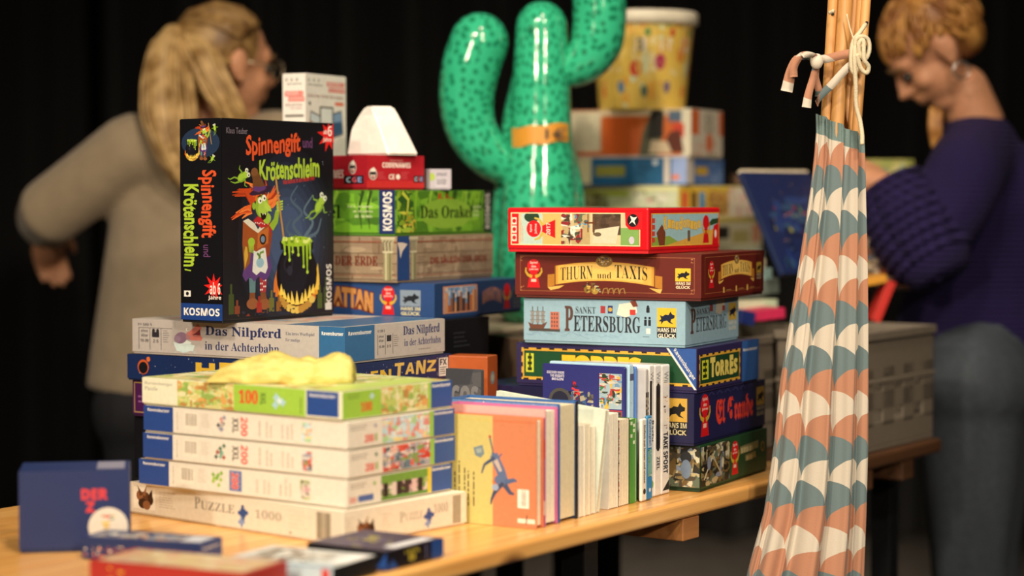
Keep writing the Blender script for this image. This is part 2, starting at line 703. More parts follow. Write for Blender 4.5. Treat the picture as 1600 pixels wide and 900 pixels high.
def table(t0, t1, n0, n1, label, top=None):
    o = tp(t0, n0)
    r = empty('trestle_table', (o.x, o.y, 0), TANG, label, 'table')
    L, Wd = t1 - t0, n1 - n0
    k = 4
    for i in range(k):
        a, b = Wd * i / k, Wd * (i + 1) / k
        mk('board', box_bm(0, a + (0.0004 if i else 0), TZ - 0.027, L, b - (0.0004 if i < k - 1 else 0), TZ, 0.007 if i in (0, k - 1) else 0.001, 4 if i in (0, k - 1) else 1), top or PINE, r)
    for x in ((0.45, 1.78) if L > 2 else (0.15, L - 0.15)):
        mk('batten', box_bm(x - 0.025, 0.004, TZ - 0.062, x + 0.025, Wd - 0.004, TZ - 0.0275, 0.002), top or PINE_RAW, r)
    for x in ((0.40, 1.60) if L > 2 else (0.06, L - 0.06)):
        bm = bmesh.new()
        for y in (0.09, Wd - 0.09):
            bx(bm, x - 0.02, y - 0.02, 0, x + 0.02, y + 0.02, TZ - 0.028, 0.002)
        bx(bm, x - 0.015, 0.09, TZ - 0.05, x + 0.015, Wd - 0.09, TZ - 0.028)
        bx(bm, x - 0.012, 0.09, 0.18, x + 0.012, Wd - 0.09, 0.21)
        mk('leg_frame', bm, STEEL, r)
    return r


t1 = table(-1.62, 0.63, 0.0, 0.80, 'lacquered pine trestle table carrying the books and the game boxes')
t2 = table(0.38, 1.24, 0.805, 1.24, 'pine trestle table pushed against the rear of the book table')

t3 = table(0.64, 1.12, 0.0, 0.80, 'far stretch of the pine table carrying the grey crates, its shade painted in brown', wood_mat('shade_brown_pine', '#5e3c22', '#3a2413', 'X', rough=0.6, coat=0.0))  # the dimmer light on this far stretch is put into the brown wood colour

# steel prop and wooden rest under the table, seen below its edge
g = Vector((0.0, 0.0, 0.0))


def gz(px, py, z):
    """point seen at pixel px, py on the level z"""
    a, v = (px - 800) / F, (450 - py) / F
    d = Vector((a, math.cos(TH) + v * math.sin(TH), -math.sin(TH) + v * math.cos(TH)))
    k = (z - CZ) / d.z
    return Vector((0, 0, CZ)) + d * k


# ---------------------------------------------------------------- crates
CRATE = mat('#776d60', 0.55, 0.1)


def crate(t, n, L, Wd, H, label, lid=False, name='folding_crate'):
    o = tp(t, n, 0.001)
    r = empty(name, o, TANG, label, 'crate', 'grey slotted crates on the table')
    w = 0.006
    mk('bottom', box_bm(0, 0, 0, L, Wd, 0.008, 0.002), CRATE, r)

    def wall(ax, p):
        bm = bmesh.new()
        S = L if ax == 0 else Wd

        def q(a0, z0, a1, z1, d0=0, d1=w):
            if ax == 0:
                y0, y1 = (p + d0, p + d1) if p == 0 else (p - d1, p - d0)
                bx(bm, a0, y0, z0, a1, y1, z1, 0.0012, 1)
            else:
                x0, x1 = (p + d0, p + d1) if p == 0 else (p - d1, p - d0)
                bx(bm, x0, a0, z0, x1, a1, z1, 0.0012, 1)
        q(0, 0.008, S, H * 0.24)
        q(0, H * 0.34, S, H * 0.5)
        q(0, H * 0.60, S, H * 0.93)
        k = max(3, int(S / 0.13))
        for i in range(k + 1):
            c = (S - 0.05) * i / k
            q(c, H * 0.2, c + 0.05, H * 0.7)
        q(0, H * 0.93, S, H, -0.006, w)
        q(0, H * 0.56, S, H * 0.60, -0.003, w)
        mk('side_panel', bm, CRATE, r)
    wall(0, 0)
    wall(0, Wd)
    wall(1, 0)
    wall(1, L)
    if lid:
        mk('lid', box_bm(-0.008, -0.008, H, L + 0.008, Wd + 0.008, H + 0.012, 0.004), mat('#b5a78f', 0.5), r)
    return r


crate(0.40, 0.62, 0.40, 0.58, 0.205, 'grey slotted crate with a pale lid under the green cactus', True)
crate(0.83, 0.62, 0.38, 0.58, 0.205, 'grey slotted crate with a pale lid under the bucket and its boxes', True)
crate(0.62, 0.20, 0.50, 0.38, 0.205, 'open grey slotted crate filled with games behind the patterned cloth')
crate(0.79, 0.015, 0.32, 0.17, 0.215, 'narrow grey slotted crate between the patterned cloth and the purple jumper')

# ---------------------------------------------------------------- puzzle boxes at the near end
BLUE, WHITE = '#1f3d78', '#e0d9c9'


def ravens(c, x0, y0, x1, y1, col='#e8e6e0'):
    c.t('Ravensburger', x0, y0, x1, y1, col, 'bold', 0.01)


def jig(c, x, y, r, col, seed=1):
    """a jigsaw piece"""
    k = c.H / c.W
    c.rect(x - r * k, y - r, x + r * k, y + r, col)
    for a, b in ((1.35, 0.1), (-1.35, -0.1), (-0.1, 1.4), (0.1, -1.4)):
        c.ell(x + a * r * k, y + b * r, r * 0.55, col, n=10)


p1000 = gbox('puzzle_box', 'cream puzzle box with a brown hare and blue jigsaw piece, undermost of the puzzles', 537, 2.65, 857, 799, 40.5, 203, 729, '#e9e0cc', 'puzzle boxes in the near pile', z0=TZ + 0.0005, cat='puzzle box')
c = front(p1000)
c.fill('#ddd4c1')
c.rect(0.02, 0.14, 0.13, 0.86, '#efe8d8')


def hare(c, x, y, h, k=None):
    k = h * c.H / c.W
    br, dk, lt = '#5b3320', '#331b12', '#8c5a38'
    c.ell(x, y, h * 0.33, br, 1.15)
    c.ell(x - 0.3 * k, y + 0.15 * h, h * 0.2, lt, 1.0)
    c.poly([(x - 0.45 * k, y + 0.55 * h), (x - 0.1 * k, y + 0.2 * h), (x - 0.28 * k, y + 0.12 * h)], br)
    c.poly([(x + 0.15 * k, y + 0.62 * h), (x + 0.05 * k, y + 0.15 * h), (x - 0.12 * k, y + 0.2 * h)], lt)
    c.poly([(x + 0.45 * k, y + 0.45 * h), (x + 0.5 * k, y - 0.1 * h), (x + 0.15 * k, y + 0.1 * h)], dk)
    c.ell(x + 0.36 * k, y + 0.02 * h, h * 0.2, dk, 0.8)
    c.ell(x - 0.12 * k, y - 0.15 * h, h * 0.2, dk, 1.3)
    c.ell(x + 0.12 * k, y - 0.2 * h, h * 0.18, lt, 1.3)


hare(c, 0.077, 0.45, 0.85)
c.lines(0.15, 0.25, 0.25, 0.82, 7, '#b9ae9c', 5)
c.t('P', 0.325, 0.42, 0.352, 0.80, '#8b8578', 'serif')
c.t('UZZLE', 0.355, 0.42, 0.515, 0.70, '#8b8578', 'serif')
jig(c, 0.555, 0.50, 0.13, '#2b4a86')
jig(c, 0.548, 0.20, 0.09, '#7d93bd')
c.t('1000', 0.61, 0.40, 0.73, 0.68, '#a39c8d', 'serif')
c.lines(0.76, 0.2, 0.86, 0.85, 5, '#dcc9b4', 8)
c.ell(0.77, 0.10, 0.05, '#8c9078')
c.rect(0.885, 0.05, 0.945, 0.88, '#8f8672')
c.rect(0.905, 0.05, 0.925, 0.88, '#a99f8b')
c.fin()
c = side(p1000)
c.fill('#ddd4c1')
hare(c, 0.17, 0.30, 0.75)
c.lines(0.02, 0.3, 0.1, 0.8, 5, '#c9bda8', 5)
c.lines(0.30, 0.2, 0.38, 0.75, 5, '#cdbfa9', 5)
c.t('P', 0.44, 0.36, 0.48, 0.68, '#9b9587', 'serif')
c.t('UZZLE', 0.485, 0.38, 0.63, 0.62, '#a59f91', 'serif')
jig(c, 0.68, 0.42, 0.13, '#2f4d8c')
jig(c, 0.67, 0.18, 0.08, '#7d93bd')
c.t('1000', 0.72, 0.46, 0.84, 0.76, '#a8a092', 'serif')
c.rect(0.88, 0.03, 0.95, 0.93, '#9c927e')
c.fin()


def puzzle200(cx, yt, al, xl, xr, z0, label, seed, cols, box, jc, alt_=False):
    b = gbox('puzzle_box', label, cx, 2.66, 700, yt, al, xl, xr, WHITE, 'puzzle boxes in the near pile', z0=z0, cat='puzzle box', h=0.0375)
    c = front(b)
    c.fill('#e2dbcc')
    c.rect(0.0, 0.0, 0.155, 1, '#27468c')
    ravens(c, 0.022, 0.74, 0.135, 0.90)
    c.lines(0.172, 0.12, 0.182, 0.85, 1, '#b4aa9c', 2, rot=1)
    c.bars(0.21, 0.18, 0.285, 0.88, '#7c705f', '#e9e1d0', 14, seed)
    c.lines(0.30, 0.3, 0.345, 0.85, 7, '#bfb4a3', seed)
    rn = random.Random(seed)
    for q in range(9):
        jig(c, 0.395 + rn.uniform(-0.022, 0.022), 0.52 + rn.uniform(-0.26, 0.26), 0.055, jc[q % len(jc)])
    if alt_:
        c.rect(0.455, 0.12, 0.515, 0.92, '#5c74a8')
        c.t('200', 0.465, 0.2, 0.50, 0.85, '#d33b34', 'bold', 0.02, rot=-90, ol=('#f2e8e0', 0.03))
    else:
        c.t('XXL', 0.455, 0.22, 0.487, 0.80, '#3b3430', 'bold', 0.0, rot=-90)
        c.t('200', 0.497, 0.12, 0.53, 0.86, '#d8493d', 'bold', 0.01, rot=-90)
    for k, q in enumerate((0.58, 0.615, 0.635, 0.69, 0.715, 0.735)):
        c.lines(q, 0.15, q + 0.012, 0.85, 1, '#c3b9aa', seed + k, rot=1, fill=0.8)
    c.art(0.79, 0.12, 0.835, 0.85, cols, 30, seed, cols[0])
    c.fin()
    c = side(b)
    c.fill('#e2dbcc')
    c.lines(0.03, 0.62, 0.24, 0.85, 2, '#8f8478', 3)
    if alt_:
        c.t('200', 0.02, 0.12, 0.08, 0.34, '#d33b34')
        c.rect(0.10, 0.12, 0.24, 0.36, '#4d68a3')
    else:
        c.t('200', 0.15, 0.14, 0.235, 0.44, '#d8493d', 'bold', 0.02)
        c.rect(0.245, 0.16, 0.265, 0.44, '#8fae62')
    jig(c, 0.25, 0.74, 0.05, jc[0])
    c.art(0.31, 0.02, 0.755, 0.96, cols, 150, seed + 7, cols[0], 0.34)
    if box:
        box(c)
    c.rect(0.795, 0.0, 1, 1, '#2b4f94')
    ravens(c, 0.80, 0.78, 0.985, 0.94)
    c.fin()
    topf_ = Cv(b.W, b.D)
    topf_.art(0.02, 0.02, 0.98, 0.98, cols, 120, seed + 9, cols[0], 0.3)
    topf_.build('printed_cover', b.lid, (0, 0, b.H), (1, 0, 0), (0, 1, 0))
    return b


def horses(c):
    c.rect(0.31, 0.66, 0.755, 0.98, '#6e9a3f')
    for i, q in enumerate((0.33, 0.41, 0.455, 0.53, 0.60, 0.66)):
        c.rect(q, 0.14, q + 0.045, 0.66, ('#2a2224', '#d9c9be', '#2e2326', '#3b2c2c', '#d7b9b4', '#2a2224')[i])
    c.rect(0.31, 0.02, 0.755, 0.15, '#5f8a39')
    c.rect(0.755, 0.0, 0.795, 1, '#d8c23c')


def edge_green(c):
    c.rect(0.755, 0.0, 0.795, 1, '#8fbf4c')


A2 = puzzle200(542, 748, 36.5, 217.5, 706, p1000.top + 0.0012, 'white puzzle box with black horses on its flank, just above the hare box', 11, ['#d5ccc0', '#35292c', '#6d9440', '#a3b56a', '#c79aa0', '#4a3b36'], horses, ['#7fae3a', '#99c04a'], True)
A3 = puzzle200(544, 701, 36.0, 224, 711, A2.top + 0.001, 'white puzzle box with a busy red and grey picture, third puzzle box from the table', 23, ['#a9a7b0', '#c23a34', '#e3ded8', '#4f5b63', '#d65a4a', '#5d7c8c', '#7f9a5a', '#e7c7b8'], edge_green, ['#3f6f55', '#a8433a', '#2f4d48', '#7fb39a'])
A4 = puzzle200(543, 660.5, 36.3, 224.8, 710, A3.top + 0.001, 'white puzzle box with a pale sky blue picture, just under the green puzzle box', 37, ['#b9d7df', '#dfe6dc', '#e9b9a4', '#e8d48c', '#a9cf9a', '#d98c86', '#cfe2ea'], edge_green, ['#8d8fa5', '#c98b86', '#3c4150', '#b5b0a8'])
A5 = gbox('puzzle_box', 'lime green puzzle box with a map picture and red number, topmost of the puzzles', 534.5, 2.66, 655, 612, 37, 222, 706, '#e9e7c8', 'puzzle boxes in the near pile', z0=A4.top + 0.001, cat='puzzle box', h=0.0385)
MAPC = ['#d9cf8a', '#b9c76a', '#d8a45e', '#c9d79a', '#e6dfb0', '#b98a4c', '#94b45a']
c = front(A5)
c.fill('#e8e6cb')
c.t('Ravensburger', 0.015, 0.70, 0.165, 0.85, '#a9a698', 'serif')
c.t('Puzzle', 0.015, 0.50, 0.085, 0.66, '#a9a698', 'serif')
c.art(0.19, 0.0, 0.48, 0.985, MAPC, 110, 5, '#cdd487', 0.4)
c.rect(0.48, 0.0, 0.83, 1, '#9cc648')
c.t('100', 0.505, 0.30, 0.60, 0.82, '#d9432e', 'serif', 0.02)
c.t('XXL', 0.612, 0.3, 0.638, 0.76, '#3d5a2a', 'bold', 0.0, rot=-90)
for q in ((0.69, 0.62), (0.72, 0.45), (0.685, 0.34)):
    jig(c, q[0], q[1], 0.085, '#a9cfe0')
jig(c, 0.705, 0.5, 0.07, '#d6e8ee')
c.lines(0.80, 0.1, 0.815, 0.7, 1, '#4f6b2d', 2, rot=1)
c.rect(0.835, 0.06, 0.985, 0.98, '#274a8f')
ravens(c, 0.85, 0.72, 0.97, 0.88)
c.fin()
c = side(A5)
c.fill('#9cc648')
c.lines(0.05, 0.68, 0.2, 0.9, 2, '#5c7c35', 3)
c.t('100', 0.16, 0.2, 0.26, 0.56, '#d9432e', 'serif', 0.02)
jig(c, 0.26, 0.74, 0.07, '#b9d9e0')
c.art(0.34, 0.0, 0.77, 0.985, MAPC, 110, 6, '#cdd487', 0.4)
c.rect(0.80, 0.0, 1, 1, '#2b4f94')
ravens(c, 0.81, 0.74, 0.985, 0.92)
c.fin()
c = topf(A5)
c.fill('#dfe0a8', 0.01)
c.art(0.02, 0.02, 0.98, 0.98, MAPC + ['#e9e6c0', '#dfe29c'], 240, 9, '#d5da93', 0.2)
c.rect(0.84, 0.02, 0.98, 0.9, '#b9cf6a')
c.fin()

# ---------------------------------------------------------------- the pile with the hippo box and the standing witch box
ZB = 3.05
plain1 = gbox('game_box', 'plain black box at the foot of the pile, beneath the purple box', 538, ZB + 0.01, 690, 640, 32, 210, 690, '#121116', 'game boxes under the standing witch box', z0=TZ + 0.0005, h=0.104)
B1 = gbox('game_box', 'purple game box with a gold edge, second from the bottom beneath the hippo box', 538, ZB, 672, 614, 32, 207, 693, '#3a1440', 'game boxes under the standing witch box', z0=plain1.top + 0.0005, h=0.058)
c = front(B1)
c.fill('#47184c')
c.frame(0.01, 0.05, 0.99, 0.95, 0.03, '#a88a4a')
c.lines(0.03, 0.3, 0.12, 0.6, 2, '#8f5a92', 3)
c.fin()
B2 = gbox('game_box', 'dark blue starry game box with gold title, directly beneath the grey hippo box', 541, ZB - 0.01, 612, 571, 32, 198.5, 705, '#16264f', 'game boxes under the standing witch box', z0=B1.top + 0.0005)
STARS = random.Random(4)
for face, tl in ((front(B2), 0), (side(B2), 1)):
    face.fill('#172a58')
    for _ in range(40):
        face.ell(STARS.uniform(0.02, 0.98), STARS.uniform(0.1, 0.95), STARS.uniform(0.008, 0.022), '#c9d3e6', n=6)
    if tl == 0:
        face.ell(0.08, 0.5, 0.3, '#c65a2a')
        face.ell(0.08, 0.47, 0.24, '#14131a')
        face.ell(0.105, 0.82, 0.1, '#d9702f')
        for k, ch in enumerate('HEXEN'):
            face.t(ch, 0.33 + 0.11 * k, 0.25 + 0.05 * (k % 2), 0.42 + 0.11 * k, 0.8 + 0.05 * (k % 2), '#d9b23a', 'bold', 0.02)
    else:
        for k, ch in enumerate('TANZ'):
            face.t(ch, 0.44 + 0.105 * k, 0.32 + 0.05 * (k % 2), 0.53 + 0.105 * k, 0.86 - 0.04 * (k % 2), '#e0bb62', 'bold', 0.02, shear=0.1)
        face.t('EN', 0.22, 0.2, 0.41, 0.66, '#d9b23a', 'bold', 0.01)
        face.rect(0.875, 0.12, 0.965, 0.86, '#ece8de')
        face.t('FX', 0.885, 0.56, 0.955, 0.82, '#1a1d2a', 'bold', 0.02)
        face.lines(0.885, 0.18, 0.955, 0.52, 4, '#1a1d2a', 2, fill=0.5)
    face.fin()
GREY = '#bdb6b0'
B3 = gbox('game_box', 'light grey game box with a hippo in a bathtub and blue title', 539.5, ZB - 0.01, 571, 511.5, 32, 206.6, 695, GREY, 'game boxes under the standing witch box', z0=B2.top + 0.001)
c = front(B3)
c.fill('#b9b2ad')
c.t('01 580 5', 0.03, 0.80, 0.10, 0.88, '#3a3a42')
for q in (0.035, 0.09, 0.145):
    c.line([(q, 0.08), (q, 0.74)], 0.02, '#2e2c33')
c.line([(0.035, 0.74), (0.20, 0.74)], 0.015, '#4a464c')
c.t('ohne', 0.045, 0.6, 0.08, 0.7, '#3a3a42')
c.t('Alter', 0.045, 0.46, 0.08, 0.56, '#3a3a42')
c.t('10-99', 0.042, 0.3, 0.083, 0.4, '#22222a')
c.ell(0.108, 0.66, 0.06, '#2e2c33')
c.ell(0.128, 0.66, 0.06, '#2e2c33')
c.rect(0.10, 0.46, 0.136, 0.62, '#2e2c33')
c.t('2-5', 0.105, 0.3, 0.132, 0.4, '#22222a')
c.lines(0.155, 0.3, 0.185, 0.7, 6, '#6c666a', 4)
# hippo in a tub
c.ell(0.255, 0.24, 0.20, '#c3dde0', 1.55)
c.poly([(0.205, 0.34), (0.31, 0.28), (0.30, 0.10), (0.222, 0.08)], '#cfe3e2')
c.ell(0.255, 0.36, 0.05, '#e3efec', 6.2, -3)
c.line([(0.22, 0.08), (0.21, 0.02)], 0.03, '#a8c4c8')
c.line([(0.30, 0.10), (0.31, 0.03)], 0.03, '#a8c4c8')
c.ell(0.242, 0.48, 0.17, '#8b6f86', 1.5, 12)
c.ell(0.225, 0.44, 0.1, '#9a8096', 1.3)
c.ell(0.285, 0.56, 0.13, '#a97c80', 1.3, 20)
c.poly([(0.27, 0.60), (0.325, 0.92), (0.345, 0.80), (0.335, 0.72), (0.30, 0.52)], '#c9756a')
c.poly([(0.285, 0.52), (0.335, 0.60), (0.348, 0.50), (0.34, 0.42), (0.29, 0.42)], '#c9756a')
c.poly([(0.30, 0.58), (0.335, 0.76), (0.338, 0.58)], '#7a2f34')
c.ell(0.272, 0.74, 0.04, '#f0e6dc')
c.ell(0.274, 0.74, 0.018, '#20161a')
c.t('Das Nilpferd', 0.36, 0.52, 0.715, 0.88, '#28305c', 'serif', 0.01)
c.t('in der Achterbahn', 0.358, 0.16, 0.705, 0.42, '#2c3563', 'serif', 0.0)
c.t('Ein irres Wurfspiel', 0.735, 0.68, 0.865, 0.80, '#4a4f6a', 'serif')
c.t('für mutige', 0.735, 0.50, 0.80, 0.62, '#4a4f6a', 'serif')
c.rect(0.885, 0, 1, 1, '#2f6596')
ravens(c, 0.897, 0.72, 0.992, 0.86)
c.fin()
c = side(B3)
c.fill('#b9b2ad')
c.rect(0, 0, 0.28, 1, '#2f6596')
ravens(c, 0.03, 0.72, 0.25, 0.87)
c.t('01 580 5', 0.31, 0.76, 0.38, 0.84, '#3a3a42')
for q in (0.31, 0.385, 0.46):
    c.line([(q, 0.10), (q, 0.70)], 0.02, '#2e2c33')
c.t('ohne', 0.32, 0.6, 0.37, 0.68, '#3a3a42')
c.t('Alter', 0.32, 0.48, 0.37, 0.56, '#3a3a42')
c.t('10-99', 0.32, 0.3, 0.375, 0.38, '#22222a')
c.rect(0.40, 0.48, 0.445, 0.66, '#2e2c33')
c.t('2-5', 0.40, 0.3, 0.44, 0.38, '#22222a')
c.lines(0.47, 0.3, 0.52, 0.66, 6, '#6c666a', 4)
c.t('Das Nilpferd', 0.565, 0.54, 0.945, 0.88, '#2a3567', 'serif', 0.01)
c.t('in der Achterbahn', 0.575, 0.28, 0.955, 0.50, '#2c3870', 'serif', 0.0)
c.lines(0.72, 0.12, 0.9, 0.18, 1, '#6c666a', 4)
c.fin()
c = topf(B3)
c.fill('#c3bcb5', 0.01)
c.art(0.1, 0.1, 0.7, 0.85, ['#a9928c', '#c0b4ae', '#8da0ae', '#c79c90'], 50, 3, '#bcb2ac', 0.3)
c.rect(0.72, 0.02, 0.98, 0.98, '#2f6596')
c.fin()

# ---------------------------------------------------------------- the standing witch box
S = gbox('game_box', 'black game box standing upright with a green witch stirring a cauldron', 348, 3.12, 511, 184, 34, 283, 522, '#0b0b10', 'game boxes under the standing witch box', z0=B3.top + 0.0005, rough=0.32)
S.root['group'] = ''
del S.root['group']
OR, GR, PU, RED = '#d9542a', '#a9c93a', '#6a3f6e', '#d8231f'


def cauldron(c, x, y, r, k):
    """pot with brew and flames; r radius in fractions of height, k = H/W"""
    rn = random.Random(5)
    for i in range(15):
        a = -1.15 + 2.3 * i / 14
        fx = x + 1.08 * r * k * math.sin(a)
        fy = y - r * 1.0 * math.cos(a)
        hh = r * rn.uniform(0.35, 0.75)
        c.poly([(fx - 0.13 * r * k, fy - 0.12 * r), (fx + 0.13 * r * k, fy - 0.12 * r), (fx + 0.1 * r * k, fy + hh * 0.4), (fx + rn.uniform(-0.1, 0.1) * r * k, fy + hh), (fx - 0.1 * r * k, fy + hh * 0.35)], rn.choice(['#e9a52c', '#f3c94a', '#d9762a']))
    c.ell(x, y, r * 1.0, '#0c0b12', 0.98)
    c.ell(x - 0.15 * r * k, y + 0.1 * r, r * 0.72, '#15151f', 0.95)
    c.ell(x - 0.42 * r * k, y + 0.32 * r, r * 0.26, '#23222e', 0.9)
    c.ell(x - 0.42 * r * k, y + 0.32 * r, r * 0.16, '#0c0b12', 0.9)
    c.ell(x - 0.35 * r * k, y + 0.12 * r, r * 0.16, '#2a2a38', 0.8)
    for i in range(9):
        a = -0.9 + 1.8 * i / 8
        fx = x + 0.95 * r * k * math.sin(a)
        fy = y - r * 0.86 * math.cos(a)
        hh = r * rn.uniform(0.2, 0.42)
        c.poly([(fx - 0.11 * r * k, fy - 0.1 * r), (fx + 0.11 * r * k, fy - 0.1 * r), (fx + rn.uniform(-0.06, 0.06) * r * k, fy + hh)], '#f6d65a')
    c.rect(x - 0.78 * r * k, y + 0.78 * r, x + 0.78 * r * k, y + 0.95 * r, '#14141c')
    c.ell(x, y + 0.98 * r, r * 0.2, '#1b1b24', 4.1)
    c.ell(x, y + 1.02 * r, r * 0.16, '#a4c92f', 4.7)
    for i in range(26):
        c.ell(x + rn.uniform(-0.66, 0.66) * r * k, y + (1.03 + rn.uniform(-0.09, 0.12)) * r, r * rn.uniform(0.04, 0.08), rn.choice(['#c7de55', '#8db523', '#dcec85', '#6f9420']), n=8)
    for q, L_ in ((-0.6, 0.3), (-0.38, 0.5), (-0.22, 0.25), (0.05, 0.35), (0.3, 0.72), (0.48, 0.9), (0.62, 0.45)):
        c.line([(x + q * r * k, y + 0.95 * r), (x + (q + 0.02) * r * k, y + (0.95 - L_) * r)], r * 0.12, '#9cc42c', r * 0.05)
        c.ell(x + (q + 0.02) * r * k, y + (0.95 - L_) * r, r * 0.06, '#b6d944', n=8)
    for i in range(9):
        a = -0.75 + 1.5 * i / 8
        c.ell(x + 1.05 * r * k * math.sin(a), y - r * 1.12 * math.cos(a), r * 0.12, rn.choice(['#c9a53c', '#b98e3a', '#dcc05a']), 1.3, n=10)


def frog(c, x, y, s, k, rot=0.0):
    def P(a, b):
        ca, sa = math.cos(rot), math.sin(rot)
        return (x + (a * ca - b * sa) * s * k, y + (a * sa + b * ca) * s)
    g1, g2 = '#7fa834', '#a3c93f'
    for L_ in (((-0.2, -0.5), (-0.7, -0.9), (-0.9, -1.5), (-1.2, -1.7)), ((0.1, -0.6), (-0.2, -1.2), (-0.7, -1.6)), ((-0.4, 0.3), (-0.9, 0.2), (-1.1, 0.5)), ((0.5, 0.2), (0.9, -0.2), (1.2, 0.0))):
        c.line([P(*q) for q in L_], s * 0.2, g1, s * 0.08)
    c.ell(*P(0, 0), s * 0.72, g1, 0.66, math.degrees(rot) - 12)
    c.ell(*P(-0.08, -0.1), s * 0.52, g2, 0.62, math.degrees(rot) - 12)
    c.ell(*P(0.15, 0.6), s * 0.36, g2, 1.1)
    for a, b in ((-0.1, 0.98), (0.42, 0.92)):
        c.ell(*P(a, b), s * 0.24, '#dfe6d0')
        c.ell(*P(a + 0.05, b), s * 0.09, '#1a1d18')


def witch(c, x, y, h, k):
    """x, y = feet; h = height fraction"""
    def P(a, b):
        return (x + a * h * k, y + b * h)

    def po(L_, col):
        c.poly([P(a, b) for a, b in L_], col)

    def el(a, b, r, col, asp=1.0, rot=0):
        c.ell(*P(a, b), r * h, col, asp, rot)
    rn = random.Random(8)
    # hair
    for i in range(46):
        t = rn.uniform(-0.35, 3.5)
        r0 = 0.06
        R = rn.uniform(0.19, 0.34)
        cxx, cyy = 0.0, 0.78
        a = [(cxx + r0 * math.cos(t), cyy + r0 * math.sin(t)), (cxx + R * 0.6 * math.cos(t) + 0.02, cyy + R * 0.6 * math.sin(t)), (cxx + R * math.cos(t + 0.22), cyy + R * 0.75 * math.sin(t + 0.22))]
        c.line([P(*q) for q in a], h * 0.05, rn.choice(['#c4461c', '#e0662a', '#a63818', '#ee8440']), h * 0.008)
    # boots and legs
    po([(-0.10, 0.0), (-0.01, 0.0), (-0.02, 0.10), (-0.08, 0.11)], '#7a4724')
    po([(0.04, -0.01), (0.14, -0.01), (0.11, 0.10), (0.05, 0.10)], '#7a4724')
    el(-0.05, 0.01, 0.045, '#8c5530', 1.6)
    el(0.10, 0.0, 0.045, '#8c5530', 1.6)
    po([(-0.085, 0.10), (-0.015, 0.10), (-0.01, 0.22), (-0.09, 0.22)], '#5c7f86')
    po([(0.045, 0.10), (0.115, 0.10), (0.13, 0.22), (0.04, 0.22)], '#a13238')
    for q in range(8):
        el(0.05 + 0.02 * (q % 4), 0.12 + 0.025 * (q // 2), 0.008, '#e8d8cf')
    # skirt and shawl
    po([(-0.17, 0.24), (-0.13, 0.19), (-0.08, 0.23), (-0.03, 0.19), (0.03, 0.23), (0.09, 0.19), (0.15, 0.22), (0.19, 0.30), (0.13, 0.50), (-0.10, 0.50)], '#5a3a78')
    po([(-0.15, 0.28), (-0.17, 0.50), (-0.10, 0.62), (-0.04, 0.60), (-0.08, 0.34)], '#8a5527')
    po([(-0.14, 0.30), (-0.15, 0.42), (-0.12, 0.52), (-0.10, 0.40)], '#c9a03c')
    po([(0.10, 0.36), (0.16, 0.40), (0.20, 0.58), (0.14, 0.62), (0.08, 0.5)], '#8a3f22')
    # apron
    po([(-0.05, 0.27), (0.00, 0.24), (0.05, 0.27), (0.11, 0.25), (0.14, 0.30), (0.11, 0.46), (-0.03, 0.45)], '#d9dcd6')
    el(0.045, 0.34, 0.04, '#8fb6c9', 1.2)
    c.line([P(0.03, 0.37), P(0.05, 0.42), P(0.09, 0.43)], h * 0.02, '#6f9440')
    c.line([P(0.05, 0.38), P(0.01, 0.42)], h * 0.02, '#547a35')
    # book
    po([(-0.17, 0.49), (0.00, 0.43), (0.15, 0.49), (0.17, 0.66), (0.02, 0.60), (-0.16, 0.68)], '#9a4e22')
    po([(0.01, 0.45), (0.14, 0.50), (0.155, 0.63), (0.02, 0.58)], '#b9682d')
    el(0.08, 0.53, 0.045, '#2f1a12', 0.9)
    el(0.08, 0.53, 0.028, '#6f86a0', 0.9)
    po([(-0.16, 0.68), (-0.10, 0.70), (-0.02, 0.66), (0.02, 0.61), (0.06, 0.65), (0.14, 0.66), (0.09, 0.62), (0.02, 0.58), (-0.08, 0.63)], '#d9d4c4')
    # hands
    for q in range(4):
        c.line([P(-0.09 + 0.016 * q, 0.52), P(-0.085 + 0.016 * q, 0.43 - 0.004 * q)], h * 0.018, '#9cbf3a', h * 0.008)
    el(-0.06, 0.51, 0.035, '#9cbf3a', 1.2)
    # scarf
    po([(-0.04, 0.68), (0.06, 0.62), (0.15, 0.64), (0.17, 0.56), (0.20, 0.63), (0.15, 0.70), (0.02, 0.72)], '#b3262a')
    for q in range(9):
        el(-0.01 + 0.022 * q, 0.665 - 0.004 * (q % 3) * q / 3, 0.006, '#efe2da')
    # head
    el(0.07, 0.80, 0.095, '#8fb336', 0.86, -8)
    el(0.085, 0.78, 0.075, '#a6c94a', 0.86, -8)
    el(0.13, 0.70, 0.045, '#9cc040', 1.1)
    el(-0.03, 0.80, 0.03, '#8fb336', 0.7)
    po([(0.10, 0.84), (0.17, 0.80), (0.19, 0.755), (0.14, 0.76), (0.10, 0.79)], '#b4d552')
    for a, b in ((0.045, 0.845), (0.095, 0.865)):
        el(a, b, 0.026, '#f2f2e2')
        el(a + 0.006, b - 0.003, 0.010, '#16160f')
        c.line([P(a - 0.03, b + 0.03), P(a + 0.02, b + 0.04)], h * 0.012, '#4f2418')
    po([(0.05, 0.745), (0.10, 0.735), (0.135, 0.755), (0.115, 0.70), (0.085, 0.685), (0.06, 0.70)], '#1d0f10')
    po([(0.07, 0.742), (0.085, 0.738), (0.08, 0.725)], '#f2efdd')
    po([(0.105, 0.738), (0.12, 0.745), (0.112, 0.725)], '#f2efdd')
    # hat
    c.ell(*P(0.055, 0.925), 0.028 * h, '#34203a', 5.0, 12)
    po([(-0.04, 0.925), (-0.045, 1.02), (-0.07, 1.07), (-0.01, 1.10), (0.04, 1.06), (0.08, 1.0), (0.12, 0.95), (0.10, 0.93), (0.03, 0.91)], '#6b4526')
